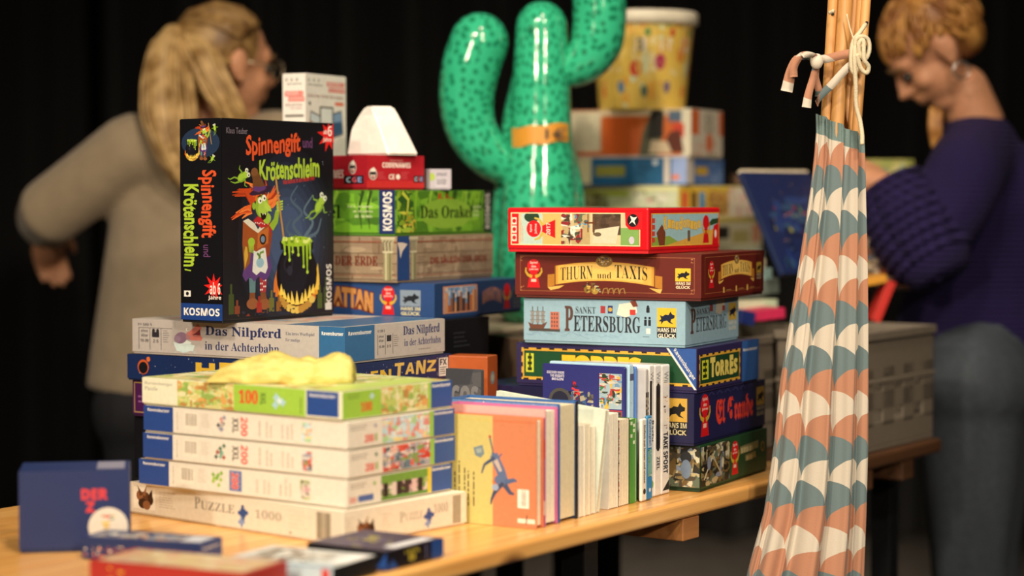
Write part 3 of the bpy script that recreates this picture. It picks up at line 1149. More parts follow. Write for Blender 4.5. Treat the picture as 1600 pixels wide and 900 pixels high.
    po([(-0.04, 0.925), (-0.035, 0.96), (0.05, 0.955), (0.12, 0.965), (0.11, 0.935), (0.03, 0.915)], '#5d3a7a')
    el(-0.02, 1.075, 0.035, '#7d5230', 1.2)
    # raised arm and spoon
    c.line([P(0.18, 0.62), P(0.24, 0.68), P(0.26, 0.76)], h * 0.07, '#8fb336', h * 0.05)
    for q in range(4):
        c.line([P(0.25, 0.76 + 0.022 * q), P(0.33, 0.775 + 0.022 * q)], h * 0.022, '#a9c94a', h * 0.012)
    c.line([P(0.24, 1.04), P(0.36, 0.42)], h * 0.022, '#b48a52')


def blob_glow(c, x, y, r, k):
    for i in range(9):
        f = i / 8
        col = tuple(a + (b - a) * f for a, b in zip((0.045, 0.05, 0.08), (0.26, 0.33, 0.47)))
        c.ell(x, y, r * (1.25 - 0.85 * f), '#%02x%02x%02x' % tuple(int(q * 255) for q in col), k * 0 + 0.78, n=28)


c = side(S, 'printed_cover')
k = c.H / c.W
c.fill('#0d0e15')
c.warp = lambda x, y: (min(0.995, max(0.005, x)), min(0.995, max(0.005, y)))
blob_glow(c, 0.56, 0.40, 0.42, k)
c.warp = None
c.t('Klaus Teuber', 0.04, 0.925, 0.22, 0.955, '#7d7380', 'sans', 0.0)
word = 'Spinnengift'


def bump(f0):
    def g_(a, b):
        j = a * f0
        return a, min(1.08, max(-0.06, b + 0.09 * math.sin(j * 2.1) + 0.045 * math.sin(j * 5.3)))
    return g_


c.t(word, 0.205, 0.785, 0.69, 0.915, OR, 'sans', 0.028, f=lambda a, b: (a, b + 0.26 * a + 0.04 * math.sin(a * 19)))
c.t('und', 0.71, 0.865, 0.80, 0.92, PU, 'sans', 0.015)
c.t('Krötenschleim', 0.32, 0.69, 0.865, 0.795, GR, 'sans', 0.03, f=lambda a, b: (a, b + 0.25 * a + 0.04 * math.sin(a * 23)))
c.t('Was kommt in den Kessel rein?', 0.53, 0.675, 0.82, 0.70, '#c8321f', 'bold', f=lambda a, b: (a, b + 1.0 * a))
c.star(0.955, 0.935, 0.085, '#e0221f', 9, 0.5, 2)
c.t('ab', 0.905, 0.94, 0.94, 0.965, '#f3e6de')
c.t('6', 0.945, 0.93, 0.985, 0.985, '#f3e6de')
c.t('Jahre', 0.90, 0.895, 0.98, 0.925, '#f3e6de')
# smoke
for q, L_ in enumerate((((0.70, 0.40), (0.62, 0.47), (0.70, 0.53), (0.60, 0.60), (0.66, 0.67)), ((0.72, 0.40), (0.80, 0.48), (0.72, 0.54), (0.80, 0.62)), ((0.68, 0.39), (0.56, 0.44), (0.60, 0.50)), ((0.75, 0.40), (0.84, 0.43), (0.88, 0.50)))):
    pts = [(p.x, p.y) for p in spline([(a, b, 0) for a, b in L_], 6)]
    c.line(pts, 0.022, ('#4d6377', '#5c7386', '#4a6072', '#54697c')[q], 0.008)
frog(c, 0.17, 0.71, 0.05, k, -0.9)
frog(c, 0.86, 0.565, 0.062, k, -0.45)
witch(c, 0.29, 0.07, 0.62, k)
cauldron(c, 0.65, 0.215, 0.165, k)
# bottles, candles and bugs along the ground
for x_, col, hh in ((0.05, '#3c4a1f', 0.10), (0.10, '#7a3a20', 0.04), (0.29, '#9a2c20', 0.05), (0.40, '#6a6a2c', 0.07), (0.46, '#8c5a24', 0.05), (0.84, '#4a5a24', 0.08), (0.90, '#3a4a28', 0.11)):
    c.rect(x_, 0.03, x_ + 0.045, 0.03 + hh, col)
    c.rect(x_ + 0.014, 0.03 + hh, x_ + 0.031, 0.045 + hh * 1.35, col)
c.art(0.12, 0.015, 0.8, 0.05, ['#2a1f18', '#5a3a22', '#22243a', '#7a2f24'], 30, 4, None, 0.5)
rn = random.Random(3)
for _ in range(34):
    c.ell(rn.uniform(0.45, 0.97), rn.uniform(0.3, 0.8), 0.0025, '#8ea2b5', n=5)
c.t('KOSMOS', 0.925, 0.05, 0.975, 0.26, '#d8d5d0', 'bold', 0.01, rot=90)
c.rect(0.915, 0.02, 0.975, 0.055, '#cfcfca')
c.fin()
c = front(S, 'printed_spine')
k = c.H / c.W
c.fill('#0b0b12')
c.ell(0.5, 0.88, 0.075, '#22344f', 1.7)
c.warp = lambda x, y: (min(0.97, max(0.03, x)), min(0.99, y))
witch(c, 0.55, 0.80, 0.17, k * 1.0)
c.warp = None
cauldron(c, 0.30, 0.845, 0.045, k)
frog(c, 0.78, 0.80, 0.018, k, -0.4)
frog(c, 0.85, 0.95, 0.018, k, 0.4)
c.t('Spinnengift', 0.42, 0.41, 0.86, 0.745, OR, 'sans', 0.028, rot=-90, f=lambda a, b: (a, b + 0.04 * math.sin(a * 17)))
c.t('und', 0.55, 0.315, 0.72, 0.375, PU, 'sans', 0.01, rot=-90)
c.t('Krötenschleim', 0.08, 0.265, 0.44, 0.675, GR, 'sans', 0.03, rot=-90, f=lambda a, b: (a, b + 0.04 * math.sin(a * 17)))
c.line([(0.1, 0.25), (0.25, 0.245)], 0.006, GR)
c.star(0.80, 0.165, 0.062, '#e0221f', 9, 0.5, 5, 1.0)
c.warp = lambda x, y: (min(0.985, max(0.0, x)), y)
c.star(0.80, 0.165, 0.062, '#e0221f', 9, 0.5, 5, 1.0)
c.warp = None
c.t('ab 6', 0.70, 0.13, 0.95, 0.19, '#f3e6de', rot=0)
c.t('Jahre', 0.66, 0.10, 0.97, 0.125, '#f3e6de')
c.rect(0.08, 0.115, 0.24, 0.145, '#e8e6e0')
c.ell(0.16, 0.13, 0.01, '#14151c')
c.rect(0.0, 0.0, 1, 0.082, '#1d3f86')
c.t('KOSMOS', 0.07, 0.022, 0.93, 0.06, '#ece9e2', 'bold', 0.01)
c.fin()

# ---------------------------------------------------------------- the pile behind the witch box
ZC = 3.36
GC = 'game boxes in the pile behind the witch box'
C0 = gbox('game_box', 'plain dark box on the table, carrying the black box with faint lettering', 692, ZC, 720, 640, 30, 470, 768, '#17151b', GC, z0=TZ + 0.0005, h=0.152)
C1 = gbox('game_box', 'black game box with faint grey lettering, beneath the skyscraper box', 690, ZC - 0.02, 565, 501, 30, 470, 764, '#0c0c11', GC, z0=C0.top + 0.0005, h=None)
c = side(C1)
c.fill('#0d0d13')
c.lines(0.25, 0.5, 0.6, 0.8, 4, '#2e2f36', 3)
c.fin()
C2 = gbox('game_box', 'blue game box with a framed picture of skyscrapers and arched orange title', 679, ZC - 0.03, 501, 443.5, 28, 420, 815, '#20406f', GC, z0=C1.top + 0.0005, h=None)


def arch(a, b):
    return a, b - 0.30 * (2 * a - 1) ** 2 + (0.0)


c = front(C2)
c.fill('#24457a')
c.t('MANHATTAN', 0.18, 0.28, 0.64, 0.86, '#c58a4c', 'bold', 0.045, f=arch, ol=('#6b2f1c', 0.05))
c.pawn(0.73, 0.07, 0.84)
c.gluck(0.80, 0.07, 0.92, 0.80, '#7f8fa0', '#141a26', '#e3d9a0')
c.fin()
c = side(C2)
c.fill('#213f6d')
c.rect(0.09, 0.10, 0.47, 0.90, '#c98e6c')
c.rect(0.11, 0.14, 0.45, 0.86, '#7e97b5')
c.art(0.11, 0.5, 0.45, 0.86, ['#a9bccd', '#5d7ea6', '#cdb9ae', '#7f9bbb'], 40, 6, None, 0.5)
rn = random.Random(6)
q = 0.115
while q < 0.44:
    w = rn.uniform(0.014, 0.035)
    c.rect(q, 0.14, min(0.45, q + w), rn.uniform(0.32, 0.80), rn.choice(['#2b2a33', '#a5603f', '#4a3a3c', '#c98f62', '#1f2430', '#8c5a44']))
    q += w * 0.9
c.t('MANHATTAN', 0.53, 0.38, 0.75, 0.78, '#b07a6a', 'bold', 0.04, f=arch)
c.pawn(0.82, 0.08, 0.78, False)
c.gluck(0.89, 0.08, 0.985, 0.75, '#44505c', '#101522', '#7d7a62')
c.fin()

STONE = '#96826a'
C3 = gbox('game_box', 'sandstone coloured game box with printed blocks and carved columns', 620.7, ZC - 0.01, 442, 369.5, 31, 345, 770, STONE, GC, z0=C2.top + 0.0005, h=None)


def masonry(c, mc='#5f4c3c', seed=1):
    rn = random.Random(seed)
    c.art(0.0, 0.02, 1, 0.98, ['#a08b70', '#8e7a62', '#a9957a', '#94806a', '#85705a'], 60, seed, '#97836a', 0.35)
    for v in (0.13, 0.37, 0.60, 0.84):
        c.rect(0, v, 1, v + 0.015, mc)
    for r_ in range(5):
        for q in (0.15, 0.45, 0.78):
            x = q + (0.14 if r_ % 2 else 0) + rn.uniform(-0.03, 0.03)
            v0 = (0.0, 0.145, 0.385, 0.615, 0.855)[r_]
            if x < 0.98:
                c.rect(x, v0, x + 0.005, min(0.98, v0 + (0.21 if r_ else 0.13)), mc)
    c.rect(0, 0.86, 1, 0.885, '#8f4a34')
    c.rect(0, 0.09, 1, 0.11, '#8f5a44')


def column(c, x0, x1):
    w = x1 - x0
    c.rect(x0 + w * 0.18, 0.0, x1 - w * 0.18, 0.70, '#8f8a66')
    c.rect(x0 + w * 0.30, 0.0, x0 + w * 0.42, 0.70, '#bdb690')
    c.rect(x0 + w * 0.62, 0.0, x0 + w * 0.72, 0.70, '#6d6848')
    c.poly([(x0 + w * 0.16, 0.66), (x1 - w * 0.16, 0.66), (x1, 0.94), (x0, 0.94)], '#a79f80')
    for q in (0.2, 0.45, 0.7):
        c.line([(x0 + w * q, 0.66), (x0 + w * (q - 0.06), 0.86), (x0 + w * (q + 0.1), 0.90)], 0.03, '#5d5543')
    c.rect(x0 - w * 0.05, 0.93, x1 + w * 0.05, 0.985, '#c2ba9a')
    c.rect(x0 + w * 0.1, 0.62, x1 - w * 0.1, 0.665, '#c2ba9a')


c = front(C3)
masonry(c, seed=2)
c.t('KEN FOLLETT', 0.60, 0.56, 0.72, 0.63, '#6f5f4a', 'serif')
c.t('SÄULEN', 0.30, 0.32, 0.60, 0.54, '#6f3022', 'sans', 0.025)
c.t('DER ERDE', 0.66, 0.32, 0.895, 0.54, '#6f2c1e', 'serif', 0.015)
column(c, 0.915, 0.985)
c.fin()
c = side(C3)
masonry(c, seed=4)
c.rect(0.0, 0.0, 0.12, 1, '#27457c')
c.poly([(0.02, 0.70), (0.0, 0.86), (0.05, 0.86), (0.10, 0.82), (0.05, 0.66), (0.03, 0.5)], '#d8cabc')
column(c, 0.12, 0.20)
c.lines(0.21, 0.30, 0.31, 0.54, 4, '#6f5f4a', 3)
c.t('KEN FOLLETT', 0.55, 0.58, 0.75, 0.64, '#76684f', 'serif')
c.t('DIE SÄULEN DER ERDE', 0.33, 0.34, 0.93, 0.53, '#7a2f22', 'sans', 0.035)
c.fin()

C4 = gbox('game_box', 'bright green jungle patterned game box with a dark blue end band', 617, ZC - 0.01, 367.5, 297, 31, 345, 767, '#4e8226', GC, z0=C3.top + 0.0005, h=None)


def jungle(c, seed, lo='#2f5218', hi='#86b832'):
    c.art(0.0, 0.02, 1, 0.98, ['#5d8f28', '#6fa62c', '#4d7d22', '#7fb535', '#3f6a1d'], 90, seed, '#5c9028', 0.5)
    rn = random.Random(seed)
    for _ in range(11):
        x = rn.uniform(0.02, 0.95)
        w = rn.uniform(0.01, 0.035)
        c.line([(x, 0.99), (x - w, 0.6), (x - 0.4 * w, 0.1)], 0.10, rn.choice([lo, hi, '#3d6a1c', '#96c743']), 0.02)


c = front(C4)
jungle(c, 3, '#2a4716', '#5f9030')
c.t('Das Orakel', 0.25, 0.34, 0.70, 0.66, '#14290c', 'serif', 0.005)
c.t('Für 2 - 4 Spieler', 0.74, 0.58, 0.88, 0.65, '#c9d3a8')
c.t('ab 10 Jahren', 0.77, 0.47, 0.88, 0.54, '#c9d3a8')
c.t('60 - 90 Min.', 0.78, 0.36, 0.88, 0.43, '#c9d3a8')
c.rect(0.915, 0.0, 1, 1, '#1b2c63')
c.t('KOSMOS', 0.935, 0.07, 0.985, 0.96, '#e6e3da', 'bold', 0.01, rot=90)
c.fin()
c = side(C4)
jungle(c, 5)
c.art(0.02, 0.02, 0.18, 0.98, ['#2f5a22', '#9cbf3c', '#c9cf4a', '#406a24', '#86a52c'], 40, 7, None, 0.3)
c.line([(0.07, 0.95), (0.13, 0.78), (0.12, 0.5), (0.10, 0.45)], 0.10, '#c5d247', 0.05)
c.art(0.10, 0.02, 0.20, 0.5, ['#b5982f', '#8c7a22', '#d0b84a'], 20, 9, None, 0.2)
c.t('Merlins', 0.41, 0.68, 0.59, 0.95, '#c8351f', 'script', 0.03)
c.ell(0.52, 0.45, 0.36, '#86b03a', 3.2)
c.t('Das Orakel', 0.25, 0.34, 0.79, 0.64, '#162c0a', 'serif', 0.005)
c.lines(0.80, 0.35, 0.89, 0.65, 3, '#b9cc96', 2)
c.rect(0.92, 0.0, 1, 1, '#252a24')
c.t('KOSMOS', 0.935, 0.07, 0.985, 0.93, '#b9b8b0', 'bold', 0.01, rot=90)
c.fin()

C5 = gbox('game_box', 'small crimson game box under the white wedge-shaped moulding', 572.7, ZC + 0.02, 296, 242, 47, 485, 662.8, '#9c1a26', GC, z0=C4.top + 0.0005, h=None)


def spy(c, x, y, r):
    c.ell(x, y, r, '#e9e0d6', 0.9)
    c.ell(x, y, r * 0.88, '#2b2228', 0.9)
    c.ell(x, y - 0.1 * r, r * 0.62, '#d8cabc', 0.9)
    c.poly([(x - r * 0.6 * c.H / c.W, y + r * 0.3), (x + r * 0.6 * c.H / c.W, y + r * 0.3), (x + 0.3 * r * c.H / c.W, y + r * 1.15), (x - 0.4 * r * c.H / c.W, y + r * 0.95)], '#e4dcd0')
    c.rect(x - r * 0.5 * c.H / c.W, y - 0.02, x + r * 0.5 * c.H / c.W, y + 0.07, '#20181c')
    c.ell(x, y - 0.45 * r, r * 0.2, '#b3202a')


c = front(C5)
c.fill('#a51c29')
c.t('CODENAMES', 0.05, 0.3, 0.60, 0.56, '#eadfd6', 'bold')
spy(c, 0.76, 0.62, 0.2)
c.rect(0.61, 0.12, 0.95, 0.38, '#17131c')
c.t('C', 0.65, 0.17, 0.73, 0.33, '#b9d6e6')
c.t('G', 0.75, 0.17, 0.83, 0.33, '#d85a6a')
c.t('E', 0.85, 0.17, 0.92, 0.33, '#8ea7d8')
c.fin()
c = side(C5)
c.fill('#a81c28')
c.rect(0.0, 0.0, 1, 0.22, '#bd2a2c')
spy(c, 0.11, 0.42, 0.18)
c.t('Vlaada Chvátil', 0.40, 0.82, 0.62, 0.87, '#dca79e')
c.t('CODENAMES', 0.27, 0.62, 0.76, 0.78, '#efe4da', 'bold', 0.01)
c.lines(0.2, 0.26, 0.34, 0.5, 4, '#c4545a', 3)
c.t('CE', 0.38, 0.26, 0.48, 0.42, '#efe4da', 'sans', 0.02)
c.ell(0.54, 0.34, 0.08, '#efe4da')
c.lines(0.6, 0.26, 0.76, 0.5, 4, '#c4545a', 5)
c.rect(0.815, 0.17, 0.985, 0.38, '#17131c')
c.t('C', 0.835, 0.21, 0.875, 0.34, '#b9d6e6')
c.t('G', 0.885, 0.21, 0.925, 0.34, '#d85a6a')
c.t('E', 0.935, 0.21, 0.972, 0.34, '#8ea7d8')
c.fin()

# white wedge of moulded plastic on the crimson box
wl = Vector((0, 0, 0))
wr = empty('plastic_wedge', pt(612, 244, ZC + 0.10), 0, 'white rounded wedge-shaped plastic moulding resting on the crimson box', 'plastic part')
wr.location.z = C5.top + 0.0005
zt = pt(590, 167, ZC + 0.1).z - C5.top
bm = bmesh.new()
K = (ZC + 0.10) / F


def wx(px):
    return (px - 612) * K


base = [(wx(541), 0.0, 0), (wx(611), -0.060, 0), (wx(656), -0.02, 0), (wx(600), 0.06, 0)]
mid_ = [(wx(548), 0.0, zt * 0.55), (wx(598), -0.046, zt * 0.5), (wx(638), -0.016, zt * 0.48), (wx(592), 0.045, zt * 0.5)]
up_ = [(wx(560), -0.004, zt * 0.82), (wx(588), -0.034, zt * 0.82), (wx(625), -0.012, zt * 0.82), (wx(586), 0.03, zt * 0.82)]
top_ = [(wx(571), -0.006, zt), (wx(582), -0.028, zt), (wx(617), -0.01, zt), (wx(585), 0.02, zt)]
rg = [[bm.verts.new(p) for p in ring] for ring in (base, mid_, up_, top_)]
for i in range(3):
    for j in range(4):
        bm.faces.new((rg[i][j], rg[i][(j + 1) % 4], rg[i + 1][(j + 1) % 4], rg[i + 1][j]))
bm.faces.new(list(reversed(rg[0])))
bm.faces.new(rg[3])
sharp = [e for e in bm.edges if not (min(v.co.z for v in e.verts) > 0.001 and abs(e.verts[0].co.z - e.verts[1].co.z) < 1e-5 and e.verts[0].co.z < zt - 0.001)]
bmesh.ops.bevel(bm, geom=sharp, offset=0.003, segments=3, affect='EDGES')
mk('moulding', bm, mat('#ece4dc', 0.35, 0.02), wr)

# white boxes of cards behind it
D1_ = gbox('card_box', 'tall white quiz card box with pictures of cards, behind the witch box', 478, ZC + 0.17, 300, 114, 27, 442.5, 541, '#e9e4dc', cat='card box', z0=C4.top + 0.0005, bev=0.001)
c = front(D1_)
c.fill('#ebe6de')
for q in (0.12, 0.35, 0.58):
    c.ell(q + 0.05, 0.945, 0.014, '#4f5a4a')
    c.ell(q + 0.05, 0.945, 0.008, '#ebe6de')
c.lines(0.2, 0.895, 0.85, 0.92, 1, '#4b564c', 2)
c.rect(0.1, 0.80, 0.9, 0.845, '#d9483c')
c.t('WISSEN &', 0.14, 0.81, 0.86, 0.838, '#f2e8e0')
c.rect(0.25, 0.755, 0.95, 0.795, '#d9483c')
c.t('QUIZZEN', 0.30, 0.762, 0.9, 0.788, '#f2e8e0')
c.t('Schöne Orte', 0.12, 0.715, 0.85, 0.74, '#8a4038')
c.t('Europas', 0.35, 0.685, 0.85, 0.705, '#8a4038')
c.rect(0.1, 0.62, 0.92, 0.64, '#5b5850')
c.fin()
c = side(D1_)
c.fill('#ebe6de')
for q in (0.08, 0.2, 0.32):
    c.ell(q, 0.945, 0.014, '#4f5a4a')
    c.ell(q, 0.945, 0.008, '#ebe6de')
c.lines(0.06, 0.89, 0.42, 0.915, 1, '#4b564c', 2)
c.rect(0.52, 0.90, 0.96, 0.94, '#d9483c')
c.t('WISSEN &', 0.54, 0.906, 0.94, 0.934, '#f2e8e0')
c.rect(0.56, 0.85, 0.97, 0.89, '#d9483c')
c.t('QUIZZEN', 0.58, 0.857, 0.95, 0.884, '#f2e8e0')
c.t('Schöne Orte Europas', 0.05, 0.785, 0.93, 0.825, '#8a4038', 'bold')
c.ell(0.1, 0.74, 0.018, '#5a5550')
c.rect(0.72, 0.735, 0.94, 0.765, '#e2684a')
for x_, y_, r_, cols in ((0.22, 0.56, -14, ['#c9d6dc', '#b5804c']), (0.78, 0.58, 12, ['#7f9cc2', '#34527a'])):
    k = c.H / c.W
    r0 = math.radians(r_)
    q = [(-0.13, -0.12), (0.13, -0.12), (0.13, 0.1), (-0.13, 0.1)]
    for s_, col in ((1.0, '#3b2a22'), (0.88, cols[0])):
        c.poly([(x_ + s_ * (a * math.cos(r0) - b * math.sin(r0)), y_ + s_ * (a * math.sin(r0) / k + b * math.cos(r0))) for a, b in q], col)
    c.poly([(x_ + 0.85 * (a * math.cos(r0) - b * math.sin(r0)), y_ + 0.85 * (a * math.sin(r0) / k + b * math.cos(r0))) for a, b in [(-0.13, -0.12), (0.13, -0.12), (0.13, 0.0), (-0.13, 0.02)]], cols[1])
c.rect(0.34, 0.40, 0.68, 0.72, '#3b2a22')
c.rect(0.37, 0.415, 0.65, 0.705, '#dfe4e2')
c.art(0.37, 0.42, 0.65, 0.55, ['#7fa0bd', '#b5804c', '#4a6b8c', '#dcd2bf'], 20, 3, None, 0.3)
c.t('N', 0.5, 0.1, 0.9, 0.24, '#28406a')
c.fin()
D2_ = gbox('card_box', 'small pale grey card box with a barcode, beside the crimson box', 672, ZC + 0.10, 297, 264, 68, 663.5, 705, '#b5b0ba', cat='card box', z0=C4.top + 0.0005, bev=0.0008)
c = side(D2_)
c.fill('#b8b2bc')
c.bars(0.25, 0.1, 0.85, 0.55, '#4a4650', '#c5c0c8', 12, 3)
c.t('2018-07', 0.3, 0.66, 0.8, 0.8, '#4a4650')
c.ell(0.06, 0.6, 0.2, '#a5bd4a')
c.fin()

# ---------------------------------------------------------------- the pile beside the patterned cloth
ZD = 3.14
GD = 'game boxes piled beside the patterned cloth'


def g(name, label, *a, **k):
    return gbox('game_box', label, *a, group=GD, **k)


E1 = g('', 'dark green game box with armoured figures on its corner, undermost beside the cloth', 1094, ZD, 775, 697, 28, 880, 1198, '#16381f', z0=TZ + 0.0005)
ARM = ['#1a1a18', '#4a4234', '#8a7a52', '#2d2a22', '#b3a77c', '#5d6a58', '#6f5a34', '#c7c2a8', '#7e8aa0']
c = front(E1)
c.fill('#15301c')
c.art(0.74, 0.04, 0.995, 0.96, ARM, 120, 3, '#24241e', 0.3)
c.ell(0.90, 0.72, 0.14, '#23262a')
c.ell(0.90, 0.45, 0.22, '#6d7f96', 0.6)
c.fin()
c = side(E1)
c.fill('#1f4a2b')
c.art(0.005, 0.04, 0.42, 0.96, ARM, 110, 8, '#24241e', 0.3)
c.line([(0.05, 0.2), (0.2, 0.8)], 0.05, '#c9c4a4')
c.line([(0.3, 0.2), (0.16, 0.75)], 0.05, '#b3a77c')
c.ell(0.12, 0.55, 0.16, '#7e8aa0', 0.7)
c.pawn(0.50, 0.10, 0.80)
c.poly([(0.58, 0.54), (0.86, 0.58), (0.86, 0.76), (0.58, 0.72)], '#8f8a5c')
c.lines(0.59, 0.57, 0.85, 0.73, 1, '#cfc694', 3, fill=0.8)
c.poly([(0.66, 0.34), (0.82, 0.37), (0.82, 0.52), (0.66, 0.49)], '#8f8650')
c.lines(0.67, 0.36, 0.81, 0.50, 1, '#c9bd84', 4, fill=0.8)
c.ell(0.93, 0.58, 0.13, '#9a7f32')
c.ell(0.93, 0.58, 0.08, '#1a4326')
c.fin()
E2 = g('', 'midnight blue game box with red gothic title, beneath the green and blue box', 1084.5, ZD - 0.01, 696, 616, 28, 737, 1195, '#1c1c46', z0=E1.top + 0.0005, bev=0.0022)
c = front(E2)
c.fill('#1b1b42')
c.gluck(0.87, 0.16, 0.97, 0.90, '#c9a040', '#111114', '#cfc49a', '#17161f')
c.lines(0.08, 0.5, 0.11, 0.7, 1, '#cfc9b8', 2)
c.fin()
c = side(E2)
c.fill('#1d1d4a')
for q in range(8):
    x = 0.08 + q * 0.11
    c.line([(x, 0.90), (x + 0.04, 0.97), (x + 0.08, 0.90)], 0.02, '#3d3d72')
c.pawn(0.14, 0.10, 0.86)
c.t('El Grande', 0.29, 0.26, 0.82, 0.80, '#e0402c', 'frak', 0.02)
c.gluck(0.87, 0.24, 0.985, 0.86, '#c9a040', '#111114', '#cfc49a')
c.fin()
E3 = g('', 'green game box with a zigzag gold frame and blue ends', 1089, ZD - 0.01, 615, 545, 28, 807, 1185, '#2a2454', z0=E2.top + 0.0005)


def castle(c, x0, y0, x1, y1, bg, gold='#d9a83a', w=0.035):
    c.rect(x0, y0, x1, y1, gold)
    k = c.H / c.W
    dk = '#2a1c1c'
    n = max(4, int((x1 - x0) / k / 0.34))
    for i in range(n):
        a = x0 + (x1 - x0) * (i + 0.15) / n
        b = x0 + (x1 - x0) * (i + 0.55) / n
        c.rect(a, y1 - w * 1.1, b, y1 + 0.004, dk)
        c.rect(a, y0 - 0.004, b, y0 + w * 1.1, dk)
    for i in range(3):
        a = y0 + (y1 - y0) * (i + 0.2) / 3
        b = y0 + (y1 - y0) * (i + 0.6) / 3
        c.rect(x0 - 0.001, a, x0 + w * k * 1.1, b, dk)
        c.rect(x1 - w * k * 1.1, a, x1 + 0.001, b, dk)
    c.rect(x0 + 2 * w * k, y0 + 2 * w, x1 - 2 * w * k, y1 - 2 * w, bg)


c = front(E3)
c.fill('#2b2452')
castle(c, 0.03, 0.10, 0.985, 0.88, '#17482a')
c.rect(0.055, 0.28, 0.10, 0.74, '#c9cf3a')
for q in range(3):
    c.rect(0.065, 0.32 + q * 0.14, 0.09, 0.40 + q * 0.14, '#1a2a14')
    c.ell(0.078, 0.43 + q * 0.14, 0.03, '#1a2a14')
c.t('TORRES', 0.26, 0.26, 0.70, 0.74, '#e3bd2e', 'bold', 0.07, ol=('#2a2410', 0.03))
c.poly([(0.845, 0.995), (0.995, 0.995), (0.995, 0.03)], '#2f57a0')
c.poly([(0.835, 0.995), (0.848, 0.995), (0.998, 0.03), (0.985, 0.03)], '#e7e4dc')
c.warp = lambda x, y: (0.872 + (x) * 0.11 + 0.012 * y, 0.90 - x * 0.70 + y * 0.13 + 0.0)
c.t('Ravensburger', 0, 0, 1, 1, '#e7e4dc', 'bold')
c.warp = None
c.fin()
c = side(E3)
c.fill('#2b2452')
castle(c, 0.03, 0.08, 0.685, 0.84, '#173f26')
c.rect(0.075, 0.24, 0.175, 0.70, '#c9cf3a')
for q in range(3):
    c.rect(0.09, 0.28 + q * 0.14, 0.15, 0.36 + q * 0.14, '#1a2a14')
    c.ell(0.125, 0.39 + q * 0.14, 0.03, '#1a2a14')
for i, (ch, a, b, lo, hi) in enumerate((('T', 0.20, 0.28, 0.26, 0.74), ('O', 0.28, 0.355, 0.26, 0.62), ('R', 0.36, 0.43, 0.26, 0.64), ('R', 0.435, 0.505, 0.26, 0.62), ('E', 0.51, 0.57, 0.24, 0.72), ('S', 0.575, 0.64, 0.26, 0.62))):
    c.t(ch, a, lo, b, hi, '#e0cf6a', 'bold', 0.05, ol=('#2a2410', 0.02))
c.rect(0.715, 0, 1, 1, '#2f5fa6')
ravens(c, 0.735, 0.72, 0.975, 0.82)
c.fin()
E4 = g('', 'pale blue game box with a sailing ship and grey title', 1071, ZD - 0.005, 542, 471, 27, 818, 1153.5, '#8fb3c4', z0=E3.top + 0.0005)
c = front(E4)
c.fill('#93b4c5')
rn = random.Random(8)
for _ in range(26):
    x, y = rn.uniform(0.01, 0.6), rn.uniform(0.12, 0.25)
    c.line([(x, y), (x + 0.03, y + rn.uniform(-0.06, 0.06)), (x + 0.06, y + rn.uniform(-0.1, 0.1))], 0.012, '#7ea0b4')


def ship(c, x, y, s):
    k = c.H / c.W
    c.rect(x, y, x + 2.1 * s * k, y + 0.18 * s, '#4a4440')
    c.poly([(x - 0.05 * s * k, y + 0.55 * s), (x + 0.1 * s * k, y + 0.15 * s), (x + 1.0 * s * k, y + 0.15 * s), (x + 1.25 * s * k, y + 0.6 * s), (x + 0.9 * s * k, y + 0.42 * s), (x + 0.25 * s * k, y + 0.42 * s)], '#6b4436')
    for q in (0.25, 0.6, 0.95):
        c.line([(x + q * s * k, y + 0.4 * s), (x + q * s * k, y + 1.5 * s)], 0.022, '#4a3a34')
        for v in (0.7, 0.95, 1.2):
            c.line([(x + (q - 0.16) * s * k, y + v * s), (x + (q + 0.16) * s * k, y + v * s)], 0.02, '#6a5a50')
            c.poly([(x + (q - 0.13) * s * k, y + v * s), (x + (q + 0.13) * s * k, y + v * s), (x + (q + 0.1) * s * k, y + (v - 0.2) * s), (x + (q - 0.1) * s * k, y + (v - 0.2) * s)], '#8f8a86')
    c.rect(x + 1.45 * s * k, y + 0.15 * s, x + 2.05 * s * k, y + 1.2 * s, '#c2705c')
    for i in range(3):
        for j in range(4):
            c.rect(x + (1.52 + 0.17 * i) * s * k, y + (0.28 + 0.24 * j) * s, x + (1.60 + 0.17 * i) * s * k, y + (0.42 + 0.24 * j) * s, '#5c4844')


ship(c, 0.035, 0.22, 0.385)
c.t('SANKT', 0.33, 0.66, 0.455, 0.82, '#2b2c33', 'serif')
c.t('P', 0.262, 0.24, 0.315, 0.83, '#5a4038', 'serif', 0.02)
c.t('ETERSBURG', 0.318, 0.24, 0.73, 0.62, '#2b2c33', 'serif', 0.005)
c.rect(0.485, 0.68, 0.515, 0.85, '#a5373a')
c.rect(0.53, 0.68, 0.56, 0.86, '#2c3468')
c.ell(0.545, 0.77, 0.05, '#c9a040')
c.poly([(0.585, 0.66), (0.60, 0.90), (0.70, 0.96), (0.71, 0.72), (0.64, 0.60)], '#e8e0cc')
c.poly([(0.665, 0.97), (0.70, 1.0), (0.715, 0.86), (0.685, 0.84)], '#7a3a2a')
c.rect(0.665, 0.66, 0.70, 0.78, '#c63a34')
c.rect(0.765, 0.72, 0.785, 0.84, '#20222a')
c.ell(0.775, 0.86, 0.03, '#20222a')
for q in (0.76, 0.785):
    c.rect(q - 0.008, 0.42, q + 0.008, 0.56, '#20222a')
    c.ell(q, 0.60, 0.03, '#20222a')
c.rect(0.765, 0.24, 0.79, 0.36, '#e7e4d8')
c.lines(0.745, 0.15, 0.80, 0.19, 1, '#3a4048', 3)
c.gluck(0.83, 0.16, 0.945, 0.84, '#e2bb34', '#131c3a', '#efe9d6', '#131317')
c.fin()
c = side(E4)
c.fill('#93b4c5')
c.t('SANKT', 0.2, 0.66, 0.45, 0.8, '#454a55', 'serif')
c.t('P', 0.09, 0.24, 0.18, 0.82, '#5a4038', 'serif', 0.02)
